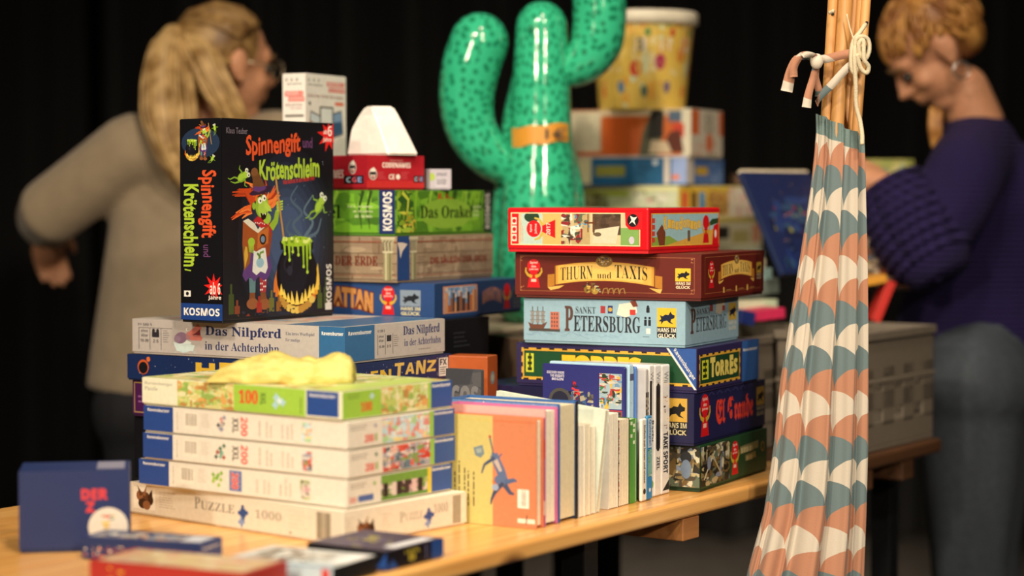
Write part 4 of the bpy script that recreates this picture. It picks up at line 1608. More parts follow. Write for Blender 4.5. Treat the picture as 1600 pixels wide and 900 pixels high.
c.t('ETERSBURG', 0.19, 0.26, 0.76, 0.60, '#33353d', 'serif')
c.rect(0.44, 0.7, 0.5, 0.86, '#93423f')
c.poly([(0.55, 0.66), (0.57, 0.92), (0.72, 0.98), (0.73, 0.74), (0.64, 0.6)], '#d8cfb8')
c.rect(0.68, 0.68, 0.73, 0.8, '#b3403a')
c.gluck(0.80, 0.20, 0.96, 0.84, '#c9a94a', '#131c3a', '#e3dcc4')
c.fin()
E5 = g('', 'chestnut brown game box with a golden scroll title', 1095.8, ZD - 0.02, 472, 397.5, 26, 804.5, 1193, '#5e2117', z0=E4.top + 0.0005)
GOLD = '#d1963a'


def scroll(c, x0, x1, y0, y1, big=True):
    w, h = x1 - x0, y1 - y0

    def S_(a, b):
        return (x0 + a * w, y0 + (b + (0.16 * (1 - (2 * a - 1) ** 2) if -0.01 < a < 1.01 else 0)) * h)
    c.poly([S_(-0.07, 0.08), S_(0.0, 0.14), S_(0.04, 0.52), S_(-0.07, 0.50)], '#b87a2a')
    c.poly([S_(1.07, 0.08), S_(1.0, 0.14), S_(0.96, 0.52), S_(1.07, 0.50)], '#b87a2a')
    c.poly([S_(-0.07, 0.08), S_(-0.04, -0.02), S_(0.05, 0.02), S_(0.10, 0.10)], '#e0b25a')
    c.poly([S_(1.07, 0.08), S_(1.05, -0.06), S_(1.02, -0.02), S_(0.94, 0.08)], '#e0b25a')
    for i, (e, col) in enumerate(((0.0, '#7a4818'), (0.012, '#d99a3c'), (0.035, '#e9b552'), (0.12, '#f0c668'))):
        P = [S_(e + (1 - 2 * e) * q / 12, 0.16 + e * 0.5) for q in range(13)] + [S_(1 - e - (1 - 2 * e) * q / 12, 0.80 - e * 0.5) for q in range(13)]
        c.poly(P, col)
    cv = lambda a0, a1: (lambda a, b: (a, b + 0.26 * (1 - (2 * (a0 + a * (a1 - a0)) - 1) ** 2) - 0.26 * (1 - (2 * a0 - 1) ** 2)))
    yb_, yt_ = y0 + h * 0.30, y0 + h * 0.74
    c.t('THURN', x0 + w * 0.06, yb_, x0 + w * 0.385, yt_, '#241f1a', 'serif', -0.01, f=cv(0.06, 0.385))
    c.t('und', x0 + w * 0.43, y0 + h * 0.40, x0 + w * 0.57, y0 + h * 0.62, '#2c241a', 'serif', -0.01)
    c.t('TAXIS', x0 + w * 0.605, yb_ + h * 0.13, x0 + w * 0.925, yt_ + h * 0.13, '#241f1a', 'serif', -0.01, f=lambda a, b: (a, b + 0.26 * (1 - (2 * (0.605 + a * 0.32) - 1) ** 2) - 0.26 * (1 - 0.21 ** 2)))
    c.ell(x0 + 0.5 * w, y0 + h * 0.98, h * 0.20, '#8f7038', 1.5)
    c.art(x0 + 0.435 * w, y0 + h * 0.86, x0 + 0.565 * w, y0 + h * 1.16, ['#c9a95a', '#5a4a6a', '#8f7038', '#e0c98a', '#4a3420'], 40, 5, None, 0.2)


c = front(E5)
c.fill('#641f16')
c.frame(0.03, 0.10, 0.965, 0.92, 0.012, '#a0603a')
for q in (0.03, 0.945):
    for v in (0.10, 0.80):
        c.art(q, v, q + 0.022, v + 0.12, ['#b5784a', '#8a4a30'], 8, 3, None, 0.3)
scroll(c, 0.22, 0.76, 0.14, 0.83)
c.gluck(0.865, 0.22, 0.945, 0.68, '#e2bb34', '#131420', '#efe4c0')
c.pawn(0.105, 0.18, 0.66)
rn = random.Random(9)
c.ell(0.40, 0.16, 0.09, '#8a6a2c', 1.0)
c.ell(0.44, 0.14, 0.09, '#a9893a', 1.0)
c.art(0.375, 0.10, 0.47, 0.32, ['#6a6a3a', '#d9b85a', '#3a2c1a', '#b5c0a0', '#8a3a2a'], 30, 4, None, 0.25)
for q in range(4):
    x = 0.48 + q * 0.03
    c.line([(x, 0.07), (x + 0.008, 0.18), (x + 0.025, 0.20), (x + 0.032, 0.08)], 0.03, '#9c7a3c')
c.fin()
c = side(E5)
c.fill('#641f16')
c.frame(0.05, 0.10, 0.94, 0.93, 0.012, '#a0603a')
c.pawn(0.15, 0.22, 0.62)
scroll(c, 0.29, 0.80, 0.30, 0.84)
c.gluck(0.875, 0.32, 0.955, 0.72, '#cfa83c', '#131420', '#dccfa8')
for q, w_ in ((0.34, 0.1), (0.54, 0.1), (0.72, 0.1)):
    c.ell(q, 0.17, 0.05, '#d9b25a')
    c.rect(q - 0.01, 0.08, q + 0.012, 0.18, '#d9b25a')
    c.lines(q + 0.04, 0.11, q + 0.12, 0.16, 1, '#b08c4a', 2)
c.fin()
E6 = g('', 'bright red game box with a country scene, topmost beside the cloth', 1013, ZD - 0.02, 394, 325, 31, 792.5, 1125, '#cf1620', z0=E5.top + 0.0005, bev=0.003, rough=0.3)


def farm(c, x0, y0, x1, y1, v):
    if v == 0:
        c.rect(x0, y0, x1, y1, '#cfc39a')
        w = x1 - x0
        c.rect(x0 + 0.065 * w, y0, x0 + 0.25 * w, y1, '#b9cfc4')
        c.rect(x0 + 0.24 * w, y0, x0 + 0.40 * w, y1, '#d8b46a')
        c.rect(x0 + 0.4 * w, y0, x0 + 0.62 * w, y1, '#b9a272')
        c.art(x0 + 0.39 * w, y0, x0 + 0.56 * w, y1, ['#39503c', '#8f2a30', '#e5dfd2', '#5a6a50', '#4a3a30', '#c8b48a'], 44, 6, None, 0.26)
        c.art(x0 + 0.50 * w, y0 + 0.55 * (y1 - y0), x0 + 0.62 * w, y1, ['#2f8fc0', '#5a5a52', '#c99a5a'], 16, 7, None, 0.22)
        c.rect(x0 + 0.645 * w, y0 + 0.32 * (y1 - y0), x0 + 0.86 * w, y1, '#5a4636')
        c.art(x0 + 0.645 * w, y0 + 0.40 * (y1 - y0), x0 + 0.86 * w, y1, ['#4f3d30', '#65503e', '#463528'], 26, 8, None, 0.3)
        c.poly([(x0 + 0.64 * w, y0 + 0.05), (x0 + 0.82 * w, y0 + 0.04), (x0 + 0.85 * w, y0 + 0.45), (x0 + 0.66 * w, y0 + 0.36)], '#d8cdb0')
        c.ell(x0 + 0.68 * w, y0 + 0.25, 0.05, '#6a5a44', 2.0)
        c.rect(x0 + 0.86 * w, y0, x1, y0 + 0.55 * (y1 - y0), '#7fa85a')
        c.ell(x0 + 0.945 * w, y0 + 0.12, 0.09, '#c9c2cc', 0.8)
        for q in (0.60, 0.64):
            c.rect(x0 + q * w, y0 + 0.3, x0 + (q + 0.008) * w, y1, '#6a3a22')
        c.rect(x0 + 0.58 * w, y0 + 0.5, x0 + 0.66 * w, y0 + 0.54, '#6a3a22')
    else:
        w = x1 - x0
        c.rect(x0, y0, x1, y1, '#9cc5cf')
        c.poly([(x0, y0), (x0 + 0.45 * w, y0), (x0 + 0.25 * w, y0 + 0.22), (x0, y0 + 0.2)], '#8aa845')
        c.poly([(x0 + 0.2 * w, y0), (x1, y0), (x1, y0 + 0.4), (x0 + 0.7 * w, y0 + 0.24)], '#d8a848')
        c.poly([(x0 + 0.8 * w, y0 + 0.4), (x1, y0 + 0.5), (x1, y0 + 0.62), (x0 + 0.9 * w, y0 + 0.6)], '#2c4a2c')
        c.poly([(x0 + 0.1 * w, y0), (x0 + 0.06 * w, y0 + 0.3), (x0 + 0.14 * w, y0 + 0.5), (x0 + 0.19 * w, y0 + 0.3), (x0 + 0.18 * w, y0)], '#7a3f2a')
        c.rect(x0 + 0.52 * w, y0 + 0.08, x0 + 0.56 * w, y0 + 0.34, '#6a5a4a')


c = front(E6)
farm(c, 0.045, 0.13, 0.935, 0.87, 0)
c.rect(0.028, 0.12, 0.085, 0.88, '#cf1620')
for q in (0.2, 0.4, 0.6):
    c.rect(0.035, q, 0.07, q + 0.17, '#ead9c6')
    c.ell(0.052, q + 0.085, 0.05, '#cf1620')
c.ell(0.18, 0.78, 0.13, '#26402c', 1.6)
c.lines(0.095, 0.2, 0.12, 0.8, 2, '#d98a6a', 5, rot=1)
c.warp = None
# award pawn lying on its side
c.ell(0.195, 0.50, 0.20, '#d3161e')
c.t('Spiel', 0.165, 0.42, 0.185, 0.60, '#f6d9d0', rot=90)
c.t('Jahres', 0.20, 0.38, 0.22, 0.62, '#f6d9d0', rot=90)
for sg in (-1, 1):
    c.line([(0.26, 0.5 + sg * 0.08), (0.235, 0.5 + sg * 0.22), (0.20, 0.5 + sg * 0.26)], 0.08, '#c9b048', 0.04)
c.poly([(0.255, 0.57), (0.255, 0.43), (0.35, 0.28), (0.35, 0.72)], '#c8141c')
c.t('2017', 0.285, 0.36, 0.315, 0.64, '#f1d8cc', 'bold', rot=90)
c.frame(0.028, 0.11, 0.945, 0.885, 0.025, '#e8dca8')
c.poly([(0.84, 0.90), (0.96, 0.90), (0.96, 0.50), (0.87, 0.50), (0.845, 0.60)], '#cf1620')
c.ell(0.895, 0.71, 0.15, '#1d1418')
c.poly([(0.868, 0.62), (0.885, 0.72), (0.875, 0.82), (0.90, 0.78), (0.925, 0.80), (0.905, 0.70), (0.915, 0.60), (0.89, 0.68)], '#e9e4dc')
c.fin()
c = side(E6)
farm(c, 0.05, 0.12, 0.97, 0.86, 1)
c.frame(0.035, 0.10, 0.98, 0.875, 0.025, '#e6b84a')
for q in range(4):
    c.rect(0.045, 0.2 + 0.15 * q, 0.085, 0.31 + 0.15 * q, '#c9453c')
for i, ch in enumerate('Kingdomino'):
    y = 0.50 + 0.03 * math.sin(i * 1.4)
    c.t(ch, 0.20 + i * 0.052, y, 0.248 + i * 0.052, y + (0.30 if ch in 'Kd' else 0.2), '#e8c558', 'sans', 0.05, ol=('#b57a2a', 0.02))
c.pawn(0.79, 0.14, 0.68, False)
c.poly([(0.88, 0.10), (0.975, 0.10), (0.975, 0.62), (0.90, 0.56)], '#cf1620')
c.ell(0.93, 0.36, 0.1, '#e9e4dc', 0.6)
c.fin()
c = topf(E6)
c.art(0.05, 0.05, 0.95, 0.95, ['#9cc5cf', '#8aa845', '#d8a848', '#5a4636', '#c9453c'], 70, 3, '#a9c46a', 0.25)
c.fin()

# ---------------------------------------------------------------- loose boxes between the piles
L1 = gbox('game_box', 'orange game box with a small grey disc on its end, behind the grey lettered box', 762, 3.25, 690, 557, 20, 700, 777, '#a9501f', cat='game box', z0=TZ + 0.0005)
c = side(L1)
c.fill('#a44d1f')
c.ell(0.5, 0.82, 0.055, '#7c8488')
c.ell(0.5, 0.82, 0.03, '#a3a49c')
c.fin()
L2 = gbox('game_box', 'slate grey game box with broad lettering, beneath the orange box end', 752, 3.17, 690, 578, 30, 697, 757, '#4a4b50', cat='game box', z0=TZ + 0.0005)
c = front(L2)
c.fill('#4c4d52')
c.art(0.0, 0.0, 1, 1, ['#3d3f46', '#57575a', '#474a50'], 40, 3, None, 0.4)
c.t('COS', 0.15, 0.66, 0.92, 0.86, '#77777a', 'bold', 0.03)
c.fin()
L3 = gbox('cardboard_box', 'brown cardboard box standing between the two tall piles of games', 812, 3.52, 690, 530, 66, 762, 838, '#5d4836', cat='cardboard box', z0=TZ + 0.0005, rough=0.8)

# ---------------------------------------------------------------- blurred boxes on the near corner of the table
GN = 'small boxes lying at the near end of the table'
N1 = gbox('game_box', 'dark navy game box with red lettering and a round picture, standing beside the hare box', 204, 2.62, 868, 733, -10, 30, 205, '#1b2a55', cat='game box', z0=TZ + 0.0005, D=0.09)
c = front(N1)
c.fill('#1d2d5c')
c.ell(0.80, 0.27, 0.25, '#d9cdbd', 1.0)
c.art(0.74, 0.10, 0.86, 0.42, ['#c9503a', '#3f7f6a', '#e8d9c4', '#b98a5a', '#d8c35a'], 24, 3, None, 0.14)
c.t('DER', 0.56, 0.62, 0.80, 0.76, '#cf3c3e', 'bold', 0.03)
c.t('Z', 0.60, 0.46, 0.68, 0.60, '#cf3c3e', 'bold', 0.03)
c.fin()
c = topf(N1)
c.fill('#243668', 0.02)
c.rect(0.7, 0.1, 0.95, 0.9, '#8f8fa5')
c.fin()
N1.root.name = 'game_box'
N2 = gbox('card_box', 'low navy card box with a pale smudged cover, nearest the standing navy box', 312, 2.50, 887, 850, 20, 128, 347, '#1c3a78', GN, cat='card box', z0=TZ + 0.0005)
c = front(N2)
c.fill('#1d2f5c')
c.art(0.02, 0.12, 0.55, 0.62, ['#d9825a', '#e8c9a0', '#c9584a', '#f0d8c0'], 40, 3, None, 0.22)
c.art(0.72, 0.12, 0.9, 0.5, ['#d9825a', '#e8c9a0'], 20, 3, None, 0.22)
c.fin()
c = side(N2)
c.fill('#23488c')
ravens(c, 0.15, 0.6, 0.85, 0.78)
c.fin()
c = topf(N2)
c.fill('#25386b', 0.02)
c.art(0.05, 0.1, 0.9, 0.8, ['#d8d2c4', '#9aa5ad', '#4a5a78', '#c7a184', '#2c3a60', '#7f6a5c'], 90, 5, None, 0.35)
c.rect(0.8, 0.15, 0.97, 0.85, '#c3c8d2')
c.fin()
N3 = gbox('card_box', 'low black card box with a violet cover and a blue end, beside the hare box', 604, 2.47, 897, 862, 33, 480, 693, '#14131a', GN, cat='card box', z0=TZ + 0.0005)
c = front(N3)
c.fill('#141218')
c.t('L I N G O', 0.12, 0.35, 0.55, 0.7, '#8a8378', 'bold')
c.poly([(0.86, 0.0), (1, 0.0), (1, 0.9)], '#27509a')
c.fin()
c = side(N3)
c.fill('#15131b')
c.poly([(0.0, 0.0), (0.1, 0.5), (0.2, 0.0)], '#27509a')
c.t('LEVEL', 0.32, 0.62, 0.58, 0.82, '#c9b53a')
c.t('8', 0.38, 0.2, 0.5, 0.56, '#c9b53a')
c.rect(0.78, 0.0, 1, 1, '#23488c')
c.lines(0.66, 0.1, 0.72, 0.9, 1, '#6a6a90', 2, rot=1)
c.fin()
c = topf(N3)
c.fill('#3a3150', 0.02)
c.art(0.2, 0.1, 0.75, 0.7, ['#8a8440', '#5a5070', '#a39a4a', '#4a3f66'], 30, 5, None, 0.2)
c.rect(0.8, 0.2, 0.95, 0.9, '#e3e4ea')
c.fin()
N4 = gbox('card_box', 'low black card box with a mottled white cover and a pale blue front', 520, 2.37, 925, 888, 28, 352, 596, '#17171b', GN, cat='card box', z0=TZ + 0.0005, D=0.10)
c = front(N4)
c.fill('#b9cfdd')
c.rect(0.9, 0.1, 0.97, 0.9, '#c83a34')
c.rect(0.0, 0.0, 0.7, 0.5, '#8f9aa8')
c.fin()
c = topf(N4)
c.fill('#c9cfcf', 0.02)
c.art(0.1, 0.1, 0.75, 0.9, ['#7a6f66', '#d8dad6', '#a39a90', '#4a4038', '#bfb6a8'], 70, 5, None, 0.25)
c.rect(0.82, 0.35, 0.98, 0.95, '#f2f2f2')
c.rect(0.02, 0.02, 0.98, 0.12, '#a9c9de')
c.fin()
N5 = gbox('card_box', 'low beige card box with a red border, lowest in view at the table end', 385, 2.28, 948, 897, 25, 140, 470, '#a52a26', GN, cat='card box', z0=TZ + 0.0005, D=0.09)
c = front(N5)
c.fill('#a12a27')
c.art(0.05, 0.1, 0.3, 0.8, ['#d8b23a', '#a12a27'], 8, 5, None, 0.25)
c.fin()
c = topf(N5)
c.fill('#a52a26', 0.01)
c.rect(0.04, 0.05, 0.96, 0.95, '#c9b58c')
c.art(0.05, 0.06, 0.95, 0.94, ['#c9b58c', '#d8c9a4', '#b99a84', '#ccb07a', '#c98a7a'], 80, 5, None, 0.3)
c.fin()

# ---------------------------------------------------------------- books standing along the table edge
BA = math.radians(31)
BD = Vector((math.sin(BA), math.cos(BA), 0))       # direction of the row
BL = Vector((-math.cos(BA), math.sin(BA), 0))      # from the fore-edge towards the spine
BP = Vector((0.0332, 2.785, TZ))


def s_of(px):
    a = (px - 800) / F
    k = math.cos(TH)
    sn = math.sin(TH) * (CZ - TZ)
    return (a * (BP.y * k + sn) - BP.x) / (BD.x - a * BD.y * k)


def zat(px, py):
    """height above the table of a point of the row seen at px, py"""
    P = BP + BD * s_of(px)
    return pt(px, py, P.y).z - TZ


GB = 'books and cases standing along the table edge'


def book(px0, px1, ytop, Wd, label, cover, pages='#e6dcc2', hard=True, back=0.0, lean=0.0, name='book', cat='book', spinecol=None, cov_t=0.0025, gap=0.0004, yaw=0.0):
    """book standing on its tail, fore-edge towards the aisle; px0, px1 = where its thickness starts and ends in the row"""
    s0, s1 = s_of(px0) + gap, s_of(px1)
    T = s1 - s0
    H = zat(px0, ytop)
    P = BP + BD * s0 + BL * back
    O = P + BL * Wd
    r = empty(name, (O.x, O.y, TZ + 0.0005), -BA + yaw, label, cat, GB)
    r.rotation_euler.x = lean
    b = B()
    b.root, b.W, b.D, b.H = r, Wd, T, H
    m = mat(cover, 0.38, coat=0.2)
    bm = bmesh.new()
    if hard:
        bx(bm, 0, 0, 0, Wd, cov_t, H, 0.0008, 1)
        bx(bm, 0, T - cov_t, 0, Wd, T, H, 0.0008, 1)
        bx(bm, -0.001, 0, 0, cov_t, T, H, 0.0008, 1)
        i = 0.004
    else:
        cov_t = min(0.0007, T * 0.2)
        bx(bm, 0, 0, 0, Wd, cov_t, H)
        bx(bm, 0, T - cov_t, 0, Wd, T, H)
        bx(bm, 0, 0, 0, cov_t, T, H)
        i = 0.0006
    b.lid = mk('cover', bm, m, r)
    b.lip = 0
    # leaves of the page block: a stack of thin sheets grouped in sections, slightly uneven
    bm = bmesh.new()
    n = max(2, min(14, int((T - 2 * cov_t) / 0.0022)))
    rn = random.Random(int(px0))
    w = (T - 2 * cov_t) / n
    for j in range(n):
        e = rn.uniform(0, 0.0006)
        bx(bm, cov_t, cov_t + j * w + 0.00008, i, Wd - i - e, cov_t + (j + 1) * w - 0.00008, H - i - e * 0.6)
    mk('page_block', bm, mat(pages, 0.8, 0.1, 200), r)
    return b


K1 = book(838, 850, 655, 0.150, 'thin yellow and orange picture book with a leaping blue imp on its cover', '#cf7450', '#ece0c4')
c = Cv(K1.W, K1.H)
c.rect(0.0, 0.0, 0.53, 1, '#c2b56e')
c.rect(0.53, 0.0, 0.998, 1, '#c67b57')
c.rect(0, 0.955, 1, 0.962, '#c9b255')
c.rect(0.53, 0.955, 1, 0.962, '#c86438')
for q, (a, b_) in enumerate(((0.06, 0.62), (0.10, 0.60), (0.15, 0.64), (0.21, 0.55), (0.25, 0.60), (0.31, 0.62))):
    c.lines(a, 0.16, a + 0.02, b_, 1, '#4a3f2c', q + 3, rot=1, fill=0.7)
# imp
for P_, w_, w2, col in (
        (((0.50, 0.80), (0.535, 0.66)), 0.016, 0.012, '#3c4a6a'),
        (((0.52, 0.66), (0.60, 0.63), (0.63, 0.66)), 0.03, 0.012, '#4a5f86'),
        (((0.54, 0.65), (0.62, 0.50), (0.66, 0.38)), 0.085, 0.10, '#55688f'),
        (((0.56, 0.60), (0.62, 0.50)), 0.05, 0.03, '#b9a9a0'),
        (((0.55, 0.62), (0.44, 0.55), (0.41, 0.47)), 0.035, 0.014, '#3c4a6a'),
        (((0.66, 0.40), (0.76, 0.43), (0.79, 0.42)), 0.05, 0.02, '#4a5f86'),
        (((0.66, 0.38), (0.72, 0.31), (0.76, 0.30)), 0.055, 0.02, '#3c4a6a'),
        (((0.64, 0.40), (0.55, 0.30), (0.52, 0.24), (0.51, 0.19)), 0.05, 0.012, '#33405e'),
        (((0.60, 0.44), (0.54, 0.40), (0.56, 0.34)), 0.04, 0.02, '#c56a3c')):
    c.line(P_, w_, col, w2)
c.ell(0.50, 0.81, 0.014, '#b3303a')
c.ell(0.59, 0.42, 0.04, '#55688f', 1.0)
c.ell(0.56, 0.35, 0.03, '#8fa0bd', 1.2)
c.poly([(0.32, 0.70), (0.42, 0.73), (0.44, 0.65), (0.40, 0.61), (0.34, 0.63)], '#6f8289')
c.poly([(0.35, 0.69), (0.41, 0.70), (0.41, 0.66), (0.36, 0.65)], '#93a09c')
c.rect(0.80, 0.18, 0.92, 0.35, '#ece6d8')
c.bars(0.83, 0.20, 0.90, 0.34, n=14, rot=1)
c.rect(0.80, 0.045, 0.985, 0.085, '#e8dccb')
c.line([(0.90, 0.12), (0.89, 0.03)], 0.012, '#4a4038')
c.fin = None
c.build('printed_cover', K1.lid, (0, 0, 0), (1, 0, 0), (0, 0, 1))
K2 = book(851.5, 872, 640, 0.165, 'thin purple and pink picture book with a red dot on its cover', '#b7608f', '#eee4d0')
c = Cv(K2.W, K2.H)
c.rect(0, 0, 1, 0.93, '#b5618e')
c.rect(0, 0.93, 1, 1, '#e6a9a2')
c.ell(0.955, 0.66, 0.10, '#cf2430', 0.7)
c.rect(0.93, 0.10, 1.0, 0.22, '#e9dfd0')
c.build('printed_cover', K2.lid, (0, 0, 0), (1, 0, 0), (0, 0, 1))
K3 = book(874, 903, 632, 0.182, 'thick hardback with a glossy pale blue cover and cream pages', '#2f5c9a', '#e3d6b4')
c = Cv(K3.W, K3.H)
c.art(0.02, 0.90, 0.98, 0.99, ['#5d86bd', '#9cb4d4', '#e2c9c9', '#d68c96', '#7fa0cc'], 60, 4, '#6f93c4', 0.12)
c.build('printed_cover', K3.lid, (0, 0, 0), (1, 0, 0), (0, 0, 1))
c = Cv(K3.D, K3.H)
c.rect(0.86, 0, 1, 1, '#17181f')
c.build('printed_edge', K3.lid, (K3.W, 0, 0), (0, 1, 0), (0, 0, 1))
book(904.5, 914, 666, 0.12, 'slim white paperback standing against the thick blue hardback', '#e6e0d2', '#efe7d4', hard=False)
book(914.5, 922, 664, 0.12, 'slim cream paperback, second from the thick blue hardback', '#dfd4ba', '#efe5cc', hard=False)
book(922.5, 930, 667, 0.118, 'slim ivory booklet with a dark spine line, third from the thick blue hardback', '#d5ccba', '#f0e7d2', hard=False)
# pale tilted album
K7 = book(931, 936.5, 640, 0.185, 'large pale mint album leaning back over the slim paperbacks', '#cfd9cc', '#e6dcc4', hard=False)
K7.root.rotation_euler.y = math.radians(6)
K7.root.location.z = TZ + 0.0005 + K7.W * math.sin(math.radians(6))
K7.root.location.x += K7.W * (1 - math.cos(math.radians(6))) * 0.86
c = Cv(K7.W, K7.H)
c.rect(0, 0, 1, 1, '#d3dccd')
c.t('Melodie und', 0.78, 0.30, 0.815, 0.62, '#8f8a5c', 'serif', rot=90)
c.t('Rhythmus', 0.83, 0.34, 0.86, 0.58, '#8f8a5c', 'serif', rot=90)
c.rect(0.82, 0.80, 0.84, 0.81, '#8f9a90')
c.build('printed_cover', K7.lid, (0, 0, 0), (1, 0, 0), (0, 0, 1))
book(951, 965.5, 648, 0.14, 'white paperback with clean pages next to a red-speckled spine', '#dcd9cf', '#efe8d6', hard=False)
K9 = book(966, 983, 657, 0.13, 'cream paperback whose cover edge is speckled red and black', '#3a2420', '#ece0c6', hard=False)
c = Cv(K9.D, K9.H)
rn = random.Random(2)
for _ in range(60):
    y = rn.uniform(0.02, 0.98)
    c.rect(0.0, y, 0.07, y + 0.012, rn.choice(['#b5382e', '#2a201e', '#e0b8a0']))
c.build('printed_edge', K9.lid, (K9.W, 0, 0), (0, 1, 0), (0, 0, 1))
K10 = book(983.5, 994.5, 656, 0.14, 'green book with a checked white pattern on its spine', '#3e8a2c', '#eae2cc', spinecol='#3e8a2c', hard=False)
c = Cv(K10.D, K10.H)
c.rect(0, 0, 0.8, 1, '#4a9632')
for y, x in ((0.93, 0.1), (0.90, 0.45), (0.84, 0.45), (0.78, 0.1), (0.70, 0.45)):
    c.rect(x, y, x + 0.28, y + 0.04, '#dfe8cf')
c.build('printed_spine', K10.lid, (K10.W, 0, 0), (0, 1, 0), (0, 0, 1))


def case(px0, px1, ytop, Wd, label, col, back=0.0, name='game_case', rough=0.25, trans=False):
    s0, s1 = s_of(px0) + 0.0005, s_of(px1)
    T, H = s1 - s0, zat(px0, ytop)
    O = BP + BD * s0 + BL * (back + Wd)
    r = empty(name, (O.x, O.y, TZ + 0.0005), -BA, label, 'case', GB)
    b = B()
    b.root, b.W, b.D, b.H, b.lip = r, Wd, T, H, 0
    m = mat(col, rough, coat=0.3)
    if trans:
        m = bpy.data.materials.new('clear_plastic')
        t, bs = nt(m)
        bs.inputs['Base Color'].default_value = (0.85, 0.86, 0.88, 1)
        bs.inputs['Transmission Weight'].default_value = 0.75
        bs.inputs['Roughness'].default_value = 0.12
        bs.inputs['IOR'].default_value = 1.2
    b.lid = mk('case_shell', box_bm(0, 0, 0, Wd, T, H, 0.0028, 3), m, r, smooth=False)
    return b


def spine(b, name='printed_spine'):
    c = Cv(b.D, b.H)
    c.fin = lambda: c.build(name, b.lid, (b.W, 0, 0), (0, 1, 0), (0, 0, 1))
    return c


def vtext(c, s_, x0, y0, x1, y1, col, st='bold', off=0.01):
    c.t(s_, x0, y0, x1, y1, col, st, off, rot=-90)


# violet cover case, its broad side shows
V = case(995.3, 998, 575, 0.145, 'violet game case with armoured riders and two small pictures on its cover', '#2a2c6e', back=0.020)
c = Cv(V.W, V.H)
c.rect(0.01, 0.01, 0.99, 0.99, '#2c2f74')
c.t('DISCOVER WHERE', 0.06, 0.925, 0.27, 0.945, '#d9d6e0')
c.t('THE KNIGHTS', 0.10, 0.90, 0.27, 0.92, '#d9d6e0')
c.t('BEGIN', 0.12, 0.875, 0.26, 0.895, '#d9d6e0')
c.art(0.10, 0.50, 0.62, 0.80, ['#1c1e2a', '#5d5a54', '#8f8a7a', '#2c3a5a', '#4a4238', '#a39c88', '#3a5a86'], 90, 4, None, 0.16)
c.ell(0.22, 0.72, 0.10, '#4a4a48')
c.ell(0.22, 0.72, 0.075, '#23253a')
c.art(0.36, 0.60, 0.46, 0.88, ['#b3262e', '#d13a3a', '#6a1c26', '#2a2430'], 26, 5, None, 0.10)
c.rect(0.69, 0.68, 0.955, 0.945, '#8fa5b5')
c.art(0.69, 0.68, 0.955, 0.945, ['#3f7a4a', '#c7c2b5', '#b3403a', '#6f93b5', '#2c3a2c', '#d8b04a'], 80, 6, '#9cb3bd', 0.14)
c.rect(0.68, 0.665, 0.96, 0.672, '#a33a44')
c.art(0.69, 0.42, 0.955, 0.66, ['#2c2c30', '#6a6a66', '#a39c94', '#4a4440', '#8c8680'], 80, 7, '#4c4c50', 0.14)
c.frame(0.68, 0.415, 0.96, 0.668, 0.006, '#b3403a')
c.build('printed_cover', V.lid, (0, 0, 0), (1, 0, 0), (0, 0, 1))
V2 = case(998.2, 1005, 571, 0.14, 'light blue game case with a small red figure on its spine', '#a9cbe0', back=0.0165)
c = spine(V2)
c.rect(0.08, 0.03, 0.92, 0.97, '#b5d3e4')
c.rect(0.08, 0.88, 0.92, 0.93, '#4a4a6a')
c.art(0.12, 0.62, 0.9, 0.76, ['#c2262e', '#d8403a', '#3a2a30'], 14, 3, None, 0.03)
c.fin()
V3 = case(1005.2, 1008, 574, 0.14, 'blue topped game case between the pale blue and the clear one', '#4d74b5', back=0.013)
T1 = case(1008.2, 1013.3, 577, 0.14, 'clear plastic game case with a black and white spine', '#b9b7b8', back=0.0, rough=0.15)
c = spine(T1)
c.rect(0.06, 0.44, 0.94, 0.82, '#1a191d')
c.rect(0.52, 0.44, 0.58, 0.82, '#e6e2da')
vtext(c, 'PLAY', 0.14, 0.50, 0.46, 0.78, '#c9b58a')
vtext(c, 'QUIZ', 0.64, 0.50, 0.88, 0.78, '#d8d4cc')
for q in range(5):
    c.rect(0.1 + 0.17 * q, 0.84, 0.2 + 0.17 * q, 0.95, '#c5c3c4')
c.rect(0.06, 0.40, 0.94, 0.44, '#2f6fa8')
c.rect(0.06, 0.03, 0.9, 0.38, '#eceae4')
c.fin()
T2 = case(995.5, 1004, 655, 0.006, 'thin white booklet with small black vertical print, before the clear case', '#eceae2', back=-0.0075)
c = spine(T2)
vtext(c, 'Einfach gut lernen und wissen', 0.25, 0.22, 0.7, 0.92, '#23262e')
c.ell(0.5, 0.12, 0.035, '#2a2c34')
c.fin()
T3 = case(1004.5, 1012, 650, 0.006, 'thin blue and green booklet with a cartoon strip, beside the white booklet', '#3a86b8', back=-0.0075)
c = spine(T3)
c.rect(0.05, 0.62, 0.95, 0.97, '#b9cfe0')
vtext(c, 'Quizspaß', 0.2, 0.64, 0.8, 0.95, '#3a5a9a')
c.art(0.05, 0.28, 0.95, 0.60, ['#4f9a8a', '#d9e3e0', '#b3303a', '#2c3a5a', '#8fae4a'], 24, 3, '#7fb3ae', 0.06)
c.rect(0.05, 0.02, 0.95, 0.27, '#2f86c4')
c.ell(0.5, 0.12, 0.025, '#dfe8ee')
c.fin()
